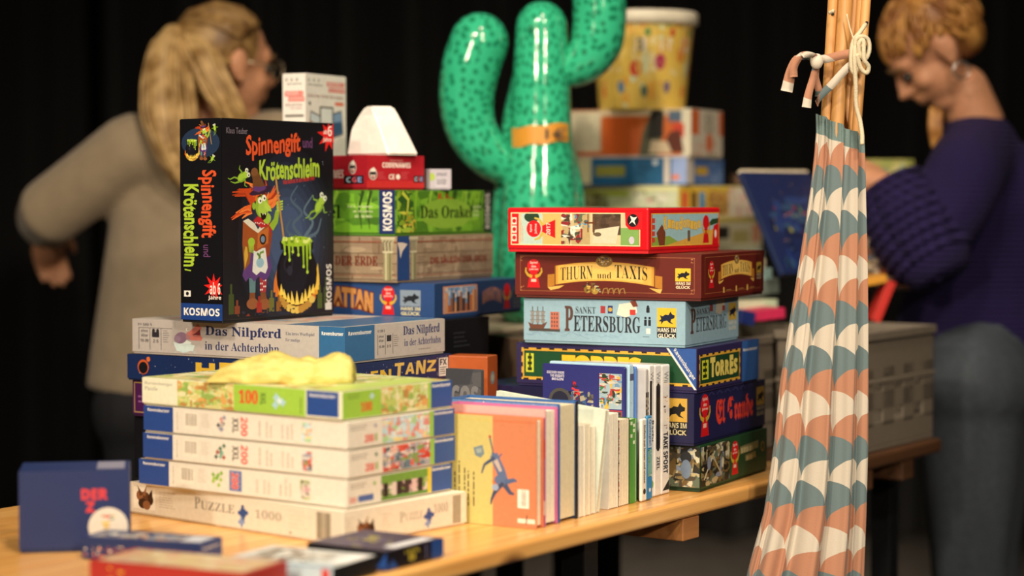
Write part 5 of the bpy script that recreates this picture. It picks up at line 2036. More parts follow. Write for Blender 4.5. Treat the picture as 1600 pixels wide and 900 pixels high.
for i, (a, b_, lab) in enumerate(((1013.8, 1022, 'white game case with a black slot mark low on its spine, first of three alike'), (1022.5, 1033, 'white game case with a long black pill shape on its spine, second of three alike'), (1033.5, 1046.5, 'white game case with red and black vertical lettering, last of the row'))):
    W_ = case(a, b_, 571, 0.135, lab, '#ebe9e6', back=0.0)
    c = spine(W_)
    vtext(c, 'Wii', 0.25, 0.86, 0.78, 0.945, '#9a9a9c', 'sans')
    if i == 0:
        c.rect(0.1, 0.62, 0.5, 0.88, '#1b1a1e')
        vtext(c, 'Party', 0.2, 0.42, 0.9, 0.58, '#1b1a1e')
        c.art(0.2, 0.30, 0.7, 0.42, ['#b3303a', '#2c3a5a'], 6, 3, None, 0.04)
        c.ell(0.5, 0.10, 0.03, '#7fae5a')
    elif i == 1:
        P_ = 0.52
        c.rect(0.2, 0.36, 0.8, 0.84, '#17161a')
        c.ell(0.5, 0.84, 0.018, '#17161a', 1.3)
        c.ell(0.5, 0.36, 0.018, '#17161a', 1.3)
        vtext(c, 'ZIEL', 0.3, 0.20, 0.75, 0.30, '#2a2a30')
    else:
        c.art(0.2, 0.50, 0.7, 0.76, ['#8c3a2a', '#b36a3a', '#3a2a24'], 20, 3, None, 0.05)
        vtext(c, 'TAKE SPORT', 0.2, 0.16, 0.75, 0.48, '#1b1a1e', 'bold', 0.02)
        c.poly([(0.1, 0.03), (0.9, 0.03), (0.9, 0.11)], '#1b1a1e')
    c.fin()
    c = Cv(W_.W, W_.H)
    if i == 0:
        c.art(0.03, 0.03, 0.97, 0.97, ['#b9cfe0', '#dfe5e8', '#4d74b5'], 30, 3, '#cfdbe4', 0.2)
        c.build('printed_cover', W_.lid, (0, 0, 0), (1, 0, 0), (0, 0, 1))

# ---------------------------------------------------------------- crumpled yellow bag on the topmost puzzle box
rn = random.Random(12)
bag = empty('paper_bag', (0, 0, 0), 0, 'crumpled pale yellow paper bag lying on the lime green puzzle box', 'bag')
bag.location = pt(437, 590, 2.80)
bag.location.z = A5.top
from mathutils import noise
bm = bmesh.new()
NX, NK = 64, 44
sil = [(0.0, 0.05), (0.07, 0.34), (0.16, 0.62), (0.28, 0.86), (0.42, 0.95), (0.56, 0.92), (0.68, 0.86), (0.735, 0.76), (0.78, 0.84), (0.85, 1.0), (0.94, 0.98), (0.975, 0.86), (1.0, 0.60)]
wid = [(0.0, 0.10), (0.1, 0.45), (0.25, 0.85), (0.5, 1.0), (0.72, 0.86), (0.85, 1.05), (0.97, 0.95), (1.0, 0.8)]


def look(tb, f):
    for (a, va), (b_, vb) in zip(tb, tb[1:]):
        if a <= f <= b_:
            return va + (vb - va) * (f - a) / (b_ - a)
    return tb[-1][1]


rings = []
for i in range(NX + 1):
    f = i / NX
    ring = []
    for k in range(NK):
        t = 2 * math.pi * k / NK
        y, z = math.cos(t), math.sin(t)
        z = z if z > -0.25 else -0.25
        P = Vector((f * 3.4, y * 1.1, z * 1.1))
        n1 = noise.noise(P * 1.3 + Vector((3, 1, 7)))
        n2 = 1 - abs(noise.noise(P * 2.1 + Vector((9, 4, 2)))) * 2
        n3 = 1 - abs(noise.noise(P * 4.6)) * 2
        q = 1 + 0.16 * n1 - 0.15 * n2 + 0.06 * n3
        if f > 0.97:
            q *= 1 - (f - 0.97) * 3
        hz = 0.052 * look(sil, f) * 0.80
        zz = (z + 0.25) / 1.25 * hz * (q if z > 0 else 1)
        ring.append(bm.verts.new(((f - 0.5) * 0.205 + 0.002 * n3, 0.033 * look(wid, f) * y * q, max(0.0006, zz))))
    rings.append(ring)
for i in range(NX):
    for k in range(NK):
        bm.faces.new((rings[i][k], rings[i][(k + 1) % NK], rings[i + 1][(k + 1) % NK], rings[i + 1][k]))
bm.faces.new(list(reversed(rings[0])))
# open mouth folded inwards
inn = [bm.verts.new((v.co.x - 0.022, v.co.y * 0.55, 0.010 + (v.co.z - 0.010) * 0.55)) for v in rings[-1]]
for k in range(NK):
    bm.faces.new((rings[-1][k], rings[-1][(k + 1) % NK], inn[(k + 1) % NK], inn[k]))
bm.faces.new(inn)
mk('crumpled_sheet', bm, mat('#c8b967', 0.55, 0.35, 90, vary=0.06), bag, smooth=True)

# ---------------------------------------------------------------- inflatable cactus


def dots_mat():
    m = bpy.data.materials.new('glossy_green_vinyl')
    t, b = nt(m)
    N, L = t.nodes.new, t.links.new
    uv = N('ShaderNodeUVMap')
    vo = N('ShaderNodeTexVoronoi')
    vo.voronoi_dimensions = '2D'
    vo.inputs['Scale'].default_value = 1 / 0.0185
    vo.inputs['Randomness'].default_value = 0.85
    L(uv.outputs['UV'], vo.inputs['Vector'])
    r = N('ShaderNodeValToRGB')
    r.color_ramp.elements[0].position = 0.20
    r.color_ramp.elements[1].position = 0.34
    r.color_ramp.elements[0].color = lin('#187552') + (1,)
    r.color_ramp.elements[1].color = lin('#34ad82') + (1,)
    L(vo.outputs['Distance'], r.inputs['Fac'])
    L(r.outputs['Color'], b.inputs['Base Color'])
    no = N('ShaderNodeTexNoise')
    no.inputs['Scale'].default_value = 14
    tc = N('ShaderNodeTexCoord')
    L(tc.outputs['Object'], no.inputs['Vector'])
    bp = N('ShaderNodeBump')
    bp.inputs['Strength'].default_value = 0.22
    bp.inputs['Distance'].default_value = 0.012
    L(no.outputs['Fac'], bp.inputs['Height'])
    L(bp.outputs['Normal'], b.inputs['Normal'])
    b.inputs['Roughness'].default_value = 0.13
    b.inputs['Specular IOR Level'].default_value = 0.6
    return m


VINYL = dots_mat()


def inflated(bm, P, R, n=28, sub=6):
    uvl = bm.loops.layers.uv.verify()
    P = spline(P, sub)
    R = lerpl(R, len(P))
    d0, d1 = (P[1] - P[0]).normalized(), (P[-1] - P[-2]).normalized()
    P = [P[0] - d0 * R[0] * math.cos(t) for t in (0.05, 0.3, 0.6, 0.95, 1.3)] + P + [P[-1] + d1 * R[-1] * math.cos(t) for t in (1.3, 0.95, 0.6, 0.3, 0.05)]
    R = [R[0] * math.sin(t) for t in (0.05, 0.3, 0.6, 0.95, 1.3)] + R + [R[-1] * math.sin(t) for t in (1.3, 0.95, 0.6, 0.3, 0.05)]
    a = Vector((0, -1, 0))
    rings, Ln = [], [0.0]
    for i in range(len(P)):
        d = (P[min(i + 1, len(P) - 1)] - P[max(i - 1, 0)]).normalized()
        a = (a - a.dot(d) * d).normalized()
        b = d.cross(a)
        rings.append([bm.verts.new(P[i] + (a * math.cos(6.28318 * k / n) + b * math.sin(6.28318 * k / n)) * R[i]) for k in range(n)])
        if i:
            Ln.append(Ln[-1] + max((P[i] - P[i - 1]).length, abs(R[i] - R[i - 1])))
    rm = max(R)
    for i in range(len(rings) - 1):
        for k in range(n):
            f = bm.faces.new((rings[i][k], rings[i][(k + 1) % n], rings[i + 1][(k + 1) % n], rings[i + 1][k]))
            for lp, (uu, vv) in zip(f.loops, ((k, i), (k + 1, i), (k + 1, i + 1), (k, i + 1))):
                lp[uvl].uv = (uu / n * 6.283 * rm, Ln[vv])
    return bm


ZK = 3.90
KK = ZK / F
cz0 = TZ + 0.001 + 0.205 + 0.012
base = pt(842, 512, ZK)
base.z = cz0
cactus = empty('inflatable_cactus', base, 0, 'glossy green inflatable cactus with dark dots and an orange price tape', 'inflatable')


def kp(px, py, dy=0.0):
    q = pt(px, py, ZK + dy)
    q.z = max(q.z, cz0 + 0.05)
    return q


def flatfoot(bm, z):
    for v in bm.verts:
        if v.co.z < z:
            v.co.z = z + (v.co.z - z) * 0.02
    return bm


bm = bmesh.new()
inflated(bm, [kp(843, 470), kp(842, 400), kp(843, 300), kp(845, 200), kp(846, 110), kp(846, 42)], [66 * KK, 66 * KK, 60 * KK, 48 * KK, 44 * KK, 40 * KK])
inflated(bm, [kp(806, 470, 0.03), kp(803, 380, 0.03), kp(806, 280, 0.04), kp(812, 190, 0.05), kp(822, 110, 0.05)], [40 * KK, 38 * KK, 34 * KK, 28 * KK, 20 * KK])
inflated(bm, [kp(878, 470, 0.02), kp(880, 380, 0.02), kp(879, 300, 0.03), kp(874, 240, 0.04)], [38 * KK, 36 * KK, 34 * KK, 26 * KK])
inflated(bm, [kp(845, 470, 0.06), kp(845, 300, 0.06), kp(848, 120, 0.06)], [50 * KK, 44 * KK, 26 * KK])
mk('trunk', flatfoot(bm, cz0 + 0.002), VINYL, cactus, True, True)
bm = bmesh.new()
inflated(bm, [kp(812, 268, 0.02), kp(785, 258, 0.01), kp(756, 234), kp(736, 200), kp(729, 155), kp(736, 105), kp(749, 66)], [26 * KK, 32 * KK, 37 * KK, 40 * KK, 43 * KK, 46 * KK, 46 * KK])
mk('arm', bm, VINYL, cactus, True, True)
bm = bmesh.new()
inflated(bm, [kp(858, 108, 0.02), kp(884, 108, 0.01), kp(912, 96), kp(932, 66), kp(937, 20), kp(934, -30), kp(932, -60)], [24 * KK, 29 * KK, 35 * KK, 41 * KK, 42 * KK, 41 * KK, 38 * KK])
mk('arm', bm, VINYL, cactus, True, True)
mk('air_valve', tube(bmesh.new(), [kp(829, 42, -44 * KK) + Vector((0, 0.012, 0)), kp(829, 42, -44 * KK - 0.006)], [0.006, 0.0045], 12), mat('#1f8f62', 0.3), cactus, True)
# price tape wrapped round the trunk
bm = bmesh.new()
rows = []
for k in range(15):
    px = 800 + 87 * k / 14
    th = (px - 844) / 51
    dy = -50.5 * KK * math.sqrt(max(0.0, 1 - min(0.98, th * th))) - 0.001
    top_y = 200 - 8.5 * k / 14 + 1.5 * math.sin(k)
    w_ = 30 - 1.5 * k / 14
    rows.append((bm.verts.new(pt(px, top_y, ZK + dy)), bm.verts.new(pt(px + 1, top_y + w_, ZK + dy - 0.002))))
for a, b_ in zip(rows, rows[1:]):
    bm.faces.new((a[0], b_[0], b_[1], a[1]))
tape = mk('price_tape', bm, mat('#c98a2c', 0.45), cactus, True)
md = tape.modifiers.new('t', 'SOLIDIFY')
md.thickness = 0.0006
tq = Cv(0.05, 0.025)
tq.t('1€', 0.1, 0.1, 0.9, 0.9, '#2c2218', 'script', 0.01)
o_ = tq.build('price_writing', tape, (0, 0, 0), (1, 0, 0), (0, 0, 1))
pw = pt(848, 219, ZK - 51 * KK) - base
o_.location = pw + Vector((0, -0.004, 0))

# ---------------------------------------------------------------- games and bucket on the far crate
GH = 'children games stacked on the far lidded crate'
zc = TZ + 0.001 + 0.217


def gg(name, label, *a, **k):
    return gbox(name, label, *a, group=GH, **k)


H0 = gg('game_box', 'pale blue box at the foot of the far pile behind the red box', 1086, 4.12, 470, 396, 32, 880, 1192, '#b9cbc8', z0=zc, rough=0.5)
c = front(H0)
c.art(0, 0.03, 1, 0.97, ['#a9c9d4', '#d4d8c4', '#8fb3c4', '#c9bfa0'], 40, 3, '#b5ccd0', 0.3)
c.fin()
c = side(H0)
c.art(0, 0.03, 1, 0.97, ['#9cc4d8', '#d4d8c4', '#7fa9c0', '#c9bfa0', '#6a7a80'], 40, 4, '#b5ccd0', 0.3)
c.fin()
H0b = gg('game_box', 'cream box with a dark square window, beneath the yellow and green box', 1084, 4.13, 396, 343, 31, 890, 1190, '#cfc7a4', z0=H0.top + 0.0005, rough=0.5)
c = side(H0b)
c.fill('#cdc6a5')
c.rect(0.25, 0.35, 0.5, 0.75, '#2e2a26')
c.rect(0.55, 0.2, 0.8, 0.6, '#b3a76a')
c.rect(0.0, 0.9, 1, 1, '#c9b23a')
c.rect(0.85, 0.2, 0.97, 0.8, '#c98a6a')
c.fin()
H1 = gg('game_box', 'wide yellow and green box with painted animals, beneath the blue box', 1060, 4.14, 343, 290, 38, 905, 1184, '#d9cf95', z0=H0b.top + 0.0005, rough=0.5)
c = front(H1)
c.fill('#c9cf9a')
c.rect(0, 0.86, 1, 1, '#dfdca0')
c.rect(0, 0.66, 0.5, 0.86, '#9cae3f')
c.art(0.02, 0.0, 0.30, 0.75, ['#5a4a2c', '#8a8a5a', '#4a4a34', '#a3a37a'], 30, 4, '#7f8a5a', 0.3)
c.rect(0.30, 0.0, 0.55, 0.66, '#a9b48c')
c.art(0.55, 0.02, 0.98, 0.84, ['#cfd3b5', '#dcdcc8', '#8a8a6a', '#b9c49a', '#c98f8a'], 40, 5, '#cbd0b2', 0.25)
c.fin()
c = side(H1)
c.fill('#d9d0a8')
c.rect(0.0, 0.0, 0.38, 0.98, '#dcb53c')
for x, col in ((0.04, '#d8593c'), (0.15, '#6a4a2c'), (0.25, '#3f8fc4')):
    c.rect(x, 0.25, x + 0.07, 0.8, col)
c.rect(0.38, 0.8, 1, 0.98, '#dcc040')
c.art(0.36, 0.05, 0.62, 0.85, ['#b5803c', '#8a5a2c', '#c9a05a'], 30, 5, '#c49a52', 0.3)
c.art(0.62, 0.0, 1, 0.95, ['#dcd0bc', '#cfc4a8', '#d9a9a0', '#e3dccb'], 30, 6, '#d9cfb8', 0.3)
c.fin()
H2 = gg('game_box', 'blue box with a cream stripe and yellow lettering, beneath the orange and white box', 1073, 4.15, 290, 246, 26, 900, 1130, '#2c5f96', z0=H1.top + 0.0005, rough=0.45)
c = front(H2)
c.fill('#1f5c86')
c.rect(0, 0, 0.14, 1, '#c9c49a')
c.rect(0.18, 0.3, 0.45, 0.7, '#8a8a3c')
c.art(0.5, 0.1, 0.72, 0.8, ['#1c4f74', '#2c6f96', '#23587e'], 12, 5, None, 0.3)
c.ell(0.72, 0.82, 0.1, '#d8e0e2')
c.rect(0.80, 0, 0.845, 1, '#d9cdbd')
c.rect(0.865, 0, 1, 1, '#8fa3d0')
c.ell(0.90, 0.25, 0.1, '#d9794a', 1.8)
c.fin()
c = side(H2)
c.fill('#5b7fc0')
c.rect(0.0, 0.0, 0.18, 1, '#e6dccb')
c.rect(0.24, 0.35, 0.56, 0.66, '#e0b83a')
c.art(0.6, 0.05, 0.97, 0.9, ['#6a8fce', '#8fabe0', '#4a6fae'], 14, 5, None, 0.3)
c.fin()
H3 = gg('game_box', 'orange and white box with a dark painted figure, directly under the bucket', 1079, 4.15, 245, 169, 26, 880, 1128.5, '#d8cdb8', z0=H2.top + 0.0005, rough=0.5)
c = front(H3)
c.fill('#c2642c')
c.rect(0.0, 0.0, 0.05, 1, '#d8744a')
c.rect(0.06, 0.1, 0.30, 0.97, '#ccc6a8')
c.lines(0.10, 0.2, 0.26, 0.9, 9, '#a39c80', 3, fill=0.5)
c.rect(0.30, 0.85, 1, 1, '#c9b592')
c.rect(0.33, 0.05, 0.60, 0.86, '#b4531d')
c.art(0.30, 0.1, 0.46, 0.36, ['#b3262e', '#c93a3a'], 7, 3, None, 0.12)
c.poly([(0.60, 0.0), (0.63, 0.5), (0.70, 0.95), (0.80, 0.9), (0.78, 0.4), (0.74, 0.0)], '#5a5a44')
c.poly([(0.66, 0.35), (0.70, 0.98), (0.79, 0.98), (0.79, 0.4)], '#28241f')
c.rect(0.83, 0.72, 0.93, 0.95, '#4f6478')
c.rect(0.93, 0.0, 1, 1, '#cfc8b0')
c.rect(0.86, 0.40, 0.95, 0.68, '#c2402c')
c.poly([(0.72, 0.06), (0.95, 0.06), (0.92, 0.55), (0.84, 0.5), (0.80, 0.3)], '#5a2a1c')
c.poly([(0.68, 0.05), (0.86, 0.05), (0.82, 0.30), (0.70, 0.33)], '#c9b595')
c.fin()
c = side(H3)
c.fill('#ddd3bf')
c.rect(0.02, 0.45, 0.26, 0.98, '#e0703a')
c.rect(0.88, 0.45, 1, 0.98, '#e0703a')
c.art(0.05, 0.02, 0.9, 0.32, ['#e0804a', '#5a6a3a', '#e8a07a', '#d86a3a'], 26, 3, None, 0.22)
c.ell(0.58, 0.28, 0.22, '#e0784a')
c.t('8', 0.42, 0.5, 0.72, 0.92, '#a9a48f')
c.fin()
# bucket
kb = 4.28 / F
bc = pt(1003, 170, 4.28)
bk = empty('party_bucket', (bc.x, bc.y, H3.top + 0.0005), 0, 'yellow printed plastic bucket with a white lid, on the orange and white box', 'bucket')
hb = 150 * kb


def ring_wall(R0, R1, z0, z1, n=48):
    bm = bmesh.new()
    for i in range(n):
        a, b_ = 6.28318 * i / n, 6.28318 * (i + 1) / n
        p = [bm.verts.new((R * math.cos(t), R * math.sin(t), z)) for R, z, t in ((R0, z0, a), (R0, z0, b_), (R1, z1, b_), (R1, z1, a))]
        bm.faces.new(p)
    bmesh.ops.remove_doubles(bm, verts=bm.verts, dist=1e-5)
    return bm


bm = tube(bmesh.new(), [(0, 0, 0), (0, 0, hb * 0.5), (0, 0, hb * 0.9)], [66 * kb, 73 * kb, 80 * kb], 48)
wall_ = mk('pail', bm, mat('#e0bb4e', 0.35), bk, smooth=False)
c = Cv(1.0, hb * 0.9, step=3e-5)
PC = ['#e8a93a', '#f0cf6a', '#e9d9a0', '#d8e0b0', '#e6b25a', '#f2e2b0']
c.art(0, 0, 1, 1, PC, 150, 3, '#e6c35a', 0.16)
for q in range(12):
    x = q / 12
    c.rect(x, 0.90, x + 0.045, 0.985, ('#c93a2c', '#4f8a4a', '#e08a2c')[q % 3])
    c.ell(x + 0.06, 0.86, 0.05, ('#4f8a4a', '#c93a2c')[q % 2])
    c.ell(x + 0.02, 0.45 + 0.08 * (q % 3), 0.09, ('#cf3f33', '#b33a5a', '#e0903a')[q % 3], 1.2)
    c.ell(x + 0.05, 0.2 + 0.05 * (q % 2), 0.07, ('#4a6a5a', '#6a5a8a', '#e07a3a', '#3f7fae')[q % 4])
    c.rect(x + 0.02, 0.64, x + 0.055, 0.80, '#f0e6cc')
    c.t('35782469135'[q % 11], x + 0.027, 0.65, x + 0.045, 0.79, ('#3a3a44', '#d8a02c', '#c9453c')[q % 3])
# wrap the printing round the pail
me = bpy.data.meshes.new('printed_wrap')
H9 = hb * 0.9
sub = []
V9, F9, K9_ = [], [], []
for f, col in zip(c.F, c.K):
    xs = [c.V[i][0] for i in f]
    V_ = [c.V[i] for i in f]
    # densify long edges so the print follows the curve
    P9 = []
    for a, b_ in zip(V_, V_[1:] + V_[:1]):
        nseg = max(1, int(abs(a[0] - b_[0]) / 0.03))
        for s_ in range(nseg):
            P9.append(tuple(a[j] + (b_[j] - a[j]) * s_ / nseg for j in range(3)))
    if max(xs) - min(xs) > 0.08:
        # split wide shapes into strips
        lo, hi = min(xs), max(xs)
        y0_, y1_ = min(v[1] for v in V_), max(v[1] for v in V_)
        if len(V_) == 4:
            n9 = int((hi - lo) / 0.03) + 1
            for j in range(n9):
                a, b_ = lo + (hi - lo) * j / n9, lo + (hi - lo) * (j + 1) / n9
                bse = len(V9)
                V9 += [(a, y0_, V_[0][2]), (b_, y0_, V_[0][2]), (b_, y1_, V_[0][2]), (a, y1_, V_[0][2])]
                F9.append((bse, bse + 1, bse + 2, bse + 3))
                K9_.append(col)
            continue
    bse = len(V9)
    V9 += P9
    F9.append(tuple(range(bse, bse + len(P9))))
    K9_.append(col)
W9 = []
for x, y, z in V9:
    R = (66 + (80 - 66) * y / H9) * kb + 0.0004 + z
    t = 2 * math.pi * x - 1.9
    W9.append((R * math.cos(t), R * math.sin(t), y))
me.from_pydata(W9, [], F9)
ca = me.color_attributes.new('ink', 'FLOAT_COLOR', 'CORNER')
i = 0
for p, col in zip(me.polygons, K9_):
    for _ in p.vertices:
        ca.data[i].color = col + (1,)
        i += 1
me.materials.append(INK)
link(bpy.data.objects.new('printed_wrap', me), wall_)
bm = tube(bmesh.new(), [(0, 0, hb * 0.86), (0, 0, hb * 0.885), (0, 0, hb * 0.985), (0, 0, hb), (0, 0, hb - 0.0015), (0, 0, hb - 0.006)], [82 * kb, 87 * kb, 86.5 * kb, 84 * kb, 80 * kb, 79 * kb], 56)
mk('lid', bm, mat('#e6ddc6', 0.4), bk, smooth=True)

# ---------------------------------------------------------------- things in and on the open crate
GO = 'games and toys in the open grey crate'


def lean_box(name, label, cat, px, py, Y, w, h, d, yaw, roll, col, prt=None, pitch=0.0, group=GO):
    P = pt(px, py, Y)
    r = empty(name, P, 0, label, cat, group)
    r.rotation_euler = (math.radians(pitch), math.radians(roll), math.radians(yaw))
    b = B()
    b.root, b.W, b.D, b.H, b.lip = r, w, d, h, 0
    b.lid = mk('cover', box_bm(0, 0, 0, w, d, h, 0.0015), mat(col, 0.45), r)
    if prt:
        c = Cv(w, h)
        prt(c)
        c.build('printed_cover', b.lid, (0, 0, 0), (1, 0, 0), (0, 0, 1))
    return b


def navy(c):
    c.rect(0.01, 0.01, 0.99, 0.99, '#16244f')
    c.art(0.1, 0.05, 0.95, 0.75, ['#1c2f66', '#22386e', '#2c4a6a', '#101c40'], 40, 3, None, 0.2)
    c.art(0.2, 0.72, 0.9, 0.92, ['#b35a3a', '#c9a05a', '#8a8fae', '#3a4a7a'], 12, 5, None, 0.05)
    c.art(0.1, 0.1, 0.8, 0.66, ['#8a8a3a', '#c98a4a', '#6a8f5a', '#a33f34', '#5a7fae'], 22, 8, None, 0.06)


nb = lean_box('picture_book', 'big navy blue picture book with a cream edge, leaning beside the patterned cloth', 'book', 1222, 425, 3.95, 0.20, 0.226, 0.012, 42, 0, '#1a2850', navy, group=None)
# its lower edge is shorter because it leans back
nb.root.rotation_euler = (math.radians(-30), 0, math.radians(40))
nb.root.location = pt(1224, 428, 3.88)
mk('page_block', box_bm(0.004, 0.001, 0.226, 0.196, 0.011, 0.2315), mat('#d9cbb0', 0.7), nb.root)


def colourful(seed, cols):
    def f(c):
        c.rect(0.01, 0.01, 0.99, 0.99, cols[0])
        c.art(0.02, 0.02, 0.98, 0.98, cols, 120, seed, None, 0.14)
    return f


lean_box('game_box', 'yellow-green game box standing upright in the crate, held by the person in purple', 'game box', 1318, 322, 4.27, 0.15, 0.098, 0.04, 4, 0, '#a3a050', colourful(3, ['#a9a558', '#8a9a4a', '#c9c07a', '#6f8a5a', '#b5a04a', '#7f9a8a']), 0, None)
lean_box('game_box', 'busy multicoloured game box standing upright under the hands of the person in purple', 'game box', 1334, 448, 4.03, 0.13, 0.135, 0.04, 10, 3, '#5a4a3c', colourful(9, ['#5a4638', '#8a3a2c', '#8a7f4a', '#4a5a6a', '#a39078', '#6a2c24', '#3f4f3a', '#b5a690']), -6, None)
lean_box('toy_box', 'narrow red box leaning in the open crate next to the cloth', 'toy box', 1362, 500, 3.98, 0.018, 0.085, 0.05, 5, 22, '#c8281e')
lean_box('toy_box', 'flat orange-yellow box lying across the crate rim by the red box', 'toy box', 1345, 449, 3.97, 0.055, 0.016, 0.06, 8, -10, '#d8962c')
lean_box('toy_box', 'bright pink toy box lying in the open crate', 'toy box', 1178, 503, 3.86, 0.075, 0.020, 0.08, 30, -4, '#cf2f5a')
lean_box('toy_box', 'small deep blue toy box beside the pink one in the open crate', 'toy box', 1156, 505, 3.82, 0.034, 0.026, 0.06, 30, 12, '#1f2f70')
lean_box('game_box', 'white and mint striped game box behind the pink toy box', 'game box', 1150, 487, 3.92, 0.10, 0.022, 0.08, 30, 0, '#c5d6b4', colourful(4, ['#cfdcbc', '#a9c48c', '#e0e4d0']))
lean_box('game_box', 'grey-green game box just above the white and mint striped one', 'game box', 1152, 466, 3.92, 0.105, 0.030, 0.08, 32, -4, '#66726a', None)
lean_box('game_box', 'pale turquoise game box above the grey-green one beside the chestnut box', 'game box', 1150, 438, 3.93, 0.09, 0.022, 0.07, 32, 0, '#a3c4c0', None)
lean_box('game_box', 'cream and rose game box topmost of the loose ones beside the chestnut box', 'game box', 1150, 420, 3.95, 0.075, 0.024, 0.07, 34, 4, '#d3c5a8', colourful(7, ['#d9cbae', '#c99a8a', '#b9c4a8', '#e2dac2']))
lean_box('game_box', 'small brown box behind the navy picture book', 'game box', 1150, 288, 4.35, 0.06, 0.022, 0.05, 10, 0, '#5f4630', None, 0, None)

# ---------------------------------------------------------------- folded play tent: poles, gathered scalloped cloth, cords


def scallop_mat():
    m = bpy.data.materials.new('scalloped_cotton')
    t, b = nt(m)
    N, L = t.nodes.new, t.links.new

    def math_(op, a, b_=None, c_=None):
        n = N('ShaderNodeMath')
        n.operation = op
        for i, v in enumerate((a, b_, c_)):
            if v is None:
                continue
            if isinstance(v, (int, float)):
                n.inputs[i].default_value = v
            else:
                L(v, n.inputs[i])
        return n.outputs[0]
    uv = N('ShaderNodeUVMap')
    se = N('ShaderNodeSeparateXYZ')
    L(uv.outputs['UV'], se.inputs[0])
    p, w = 0.0345, 0.066
    v = math_('DIVIDE', se.outputs['Y'], p)
    k = math_('FLOOR', v)
    dv = math_('SUBTRACT', v, k)
    odd = math_('FLOORED_MODULO', k, 2.0)
    u = math_('ADD', math_('DIVIDE', se.outputs['X'], w), math_('MULTIPLY', odd, 0.5))
    fu = math_('SUBTRACT', u, math_('FLOOR', u))
    dx = math_('MULTIPLY', math_('SUBTRACT', fu, 0.5), 2.0)
    r2 = math_('ADD', math_('MULTIPLY', dx, dx), math_('MULTIPLY', dv, dv))
    out = math_('GREATER_THAN', r2, 1.0)
    idx = math_('FLOORED_MODULO', math_('ADD', k, out), 6.0)
    fac = math_('DIVIDE', math_('ADD', idx, 0.5), 6.0)
    r = N('ShaderNodeValToRGB')
    r.color_ramp.interpolation = 'CONSTANT'
    T, O_, Cc = lin('#65777a') + (1,), lin('#b27d61') + (1,), lin('#c8beae') + (1,)
    cols = [T, O_, Cc, O_, T, Cc]
    el = r.color_ramp.elements
    el[0].position, el[0].color = 0.0, cols[0]
    el[1].position, el[1].color = 1 / 6, cols[1]
    for i in range(2, 6):
        e = el.new(i / 6)
        e.color = cols[i]
    L(fac, r.inputs['Fac'])
    L(r.outputs['Color'], b.inputs['Base Color'])
    b.inputs['Roughness'].default_value = 0.85
    b.inputs['Sheen Weight'].default_value = 0.15
    no = N('ShaderNodeTexNoise')
    no.inputs['Scale'].default_value = 500
    L(uv.outputs['UV'], no.inputs['Vector'])
    bp = N('ShaderNodeBump')
    bp.inputs['Strength'].default_value = 0.25
    bp.inputs['Distance'].default_value = 0.001
    L(no.outputs['Fac'], bp.inputs['Height'])
    L(bp.outputs['Normal'], b.inputs['Normal'])
    return m


COTTON = scallop_mat()
ZP = 3.14
KP = ZP / F
foot = pt(1268, 700, ZP)
tent = empty('play_tent', (foot.x, foot.y, 0), 0, 'folded play tent of wooden poles wrapped in grey, peach and cream scalloped cloth', 'play tent')
for i, (xt, rr, dy) in enumerate(((1303, 8.5, 0.0), (1322, 10.5, -0.012), (1337, 7.5, 0.010), (1349, 8.5, 0.004), (1356, 7.5, -0.004), (1330, 8.0, 0.022))):
    top = pt(xt + 9, -160, ZP + dy)
    bot = pt(xt - 14 - (i * 1.2), 215, ZP + dy)
    d = (top - bot).normalized()
    low = bot - d * ((bot.z - 0.003) / d.z)
    mk('pole', tube(bmesh.new(), [low, bot, top], rr * KP, 18), POLE, tent, True, True)
    hole = pt(xt - 2, 22 + 14 * (i % 3), ZP + dy - rr * KP)
    if i in (0, 3, 4):
        mk('drilled_hole', tube(bmesh.new(), [hole, hole + Vector((0, -0.0012, 0.0003))], 0.0026, 10), mat('#1c120a', 0.9), tent, True)

# cloth: gathered sleeve
prof = [(900, 1160, 1353), (800, 1188, 1356), (700, 1203, 1358), (600, 1213, 1358), (500, 1229, 1357), (400, 1246, 1355), (300, 1262, 1352), (240, 1269, 1351), (205, 1272, 1350), (176, 1271, 1350)]


def edges(py):
    if py >= 900:
        return 1160 - (py - 900) * 0.10, 1353 + (py - 900) * 0.03
    for (ya, la, ra), (yb_, lb, rb) in zip(prof, prof[1:]):
        if yb_ <= py <= ya:
            f = (ya - py) / (ya - yb_)
            return la + (lb - la) * f, ra + (rb - ra) * f
    return prof[-1][1:]


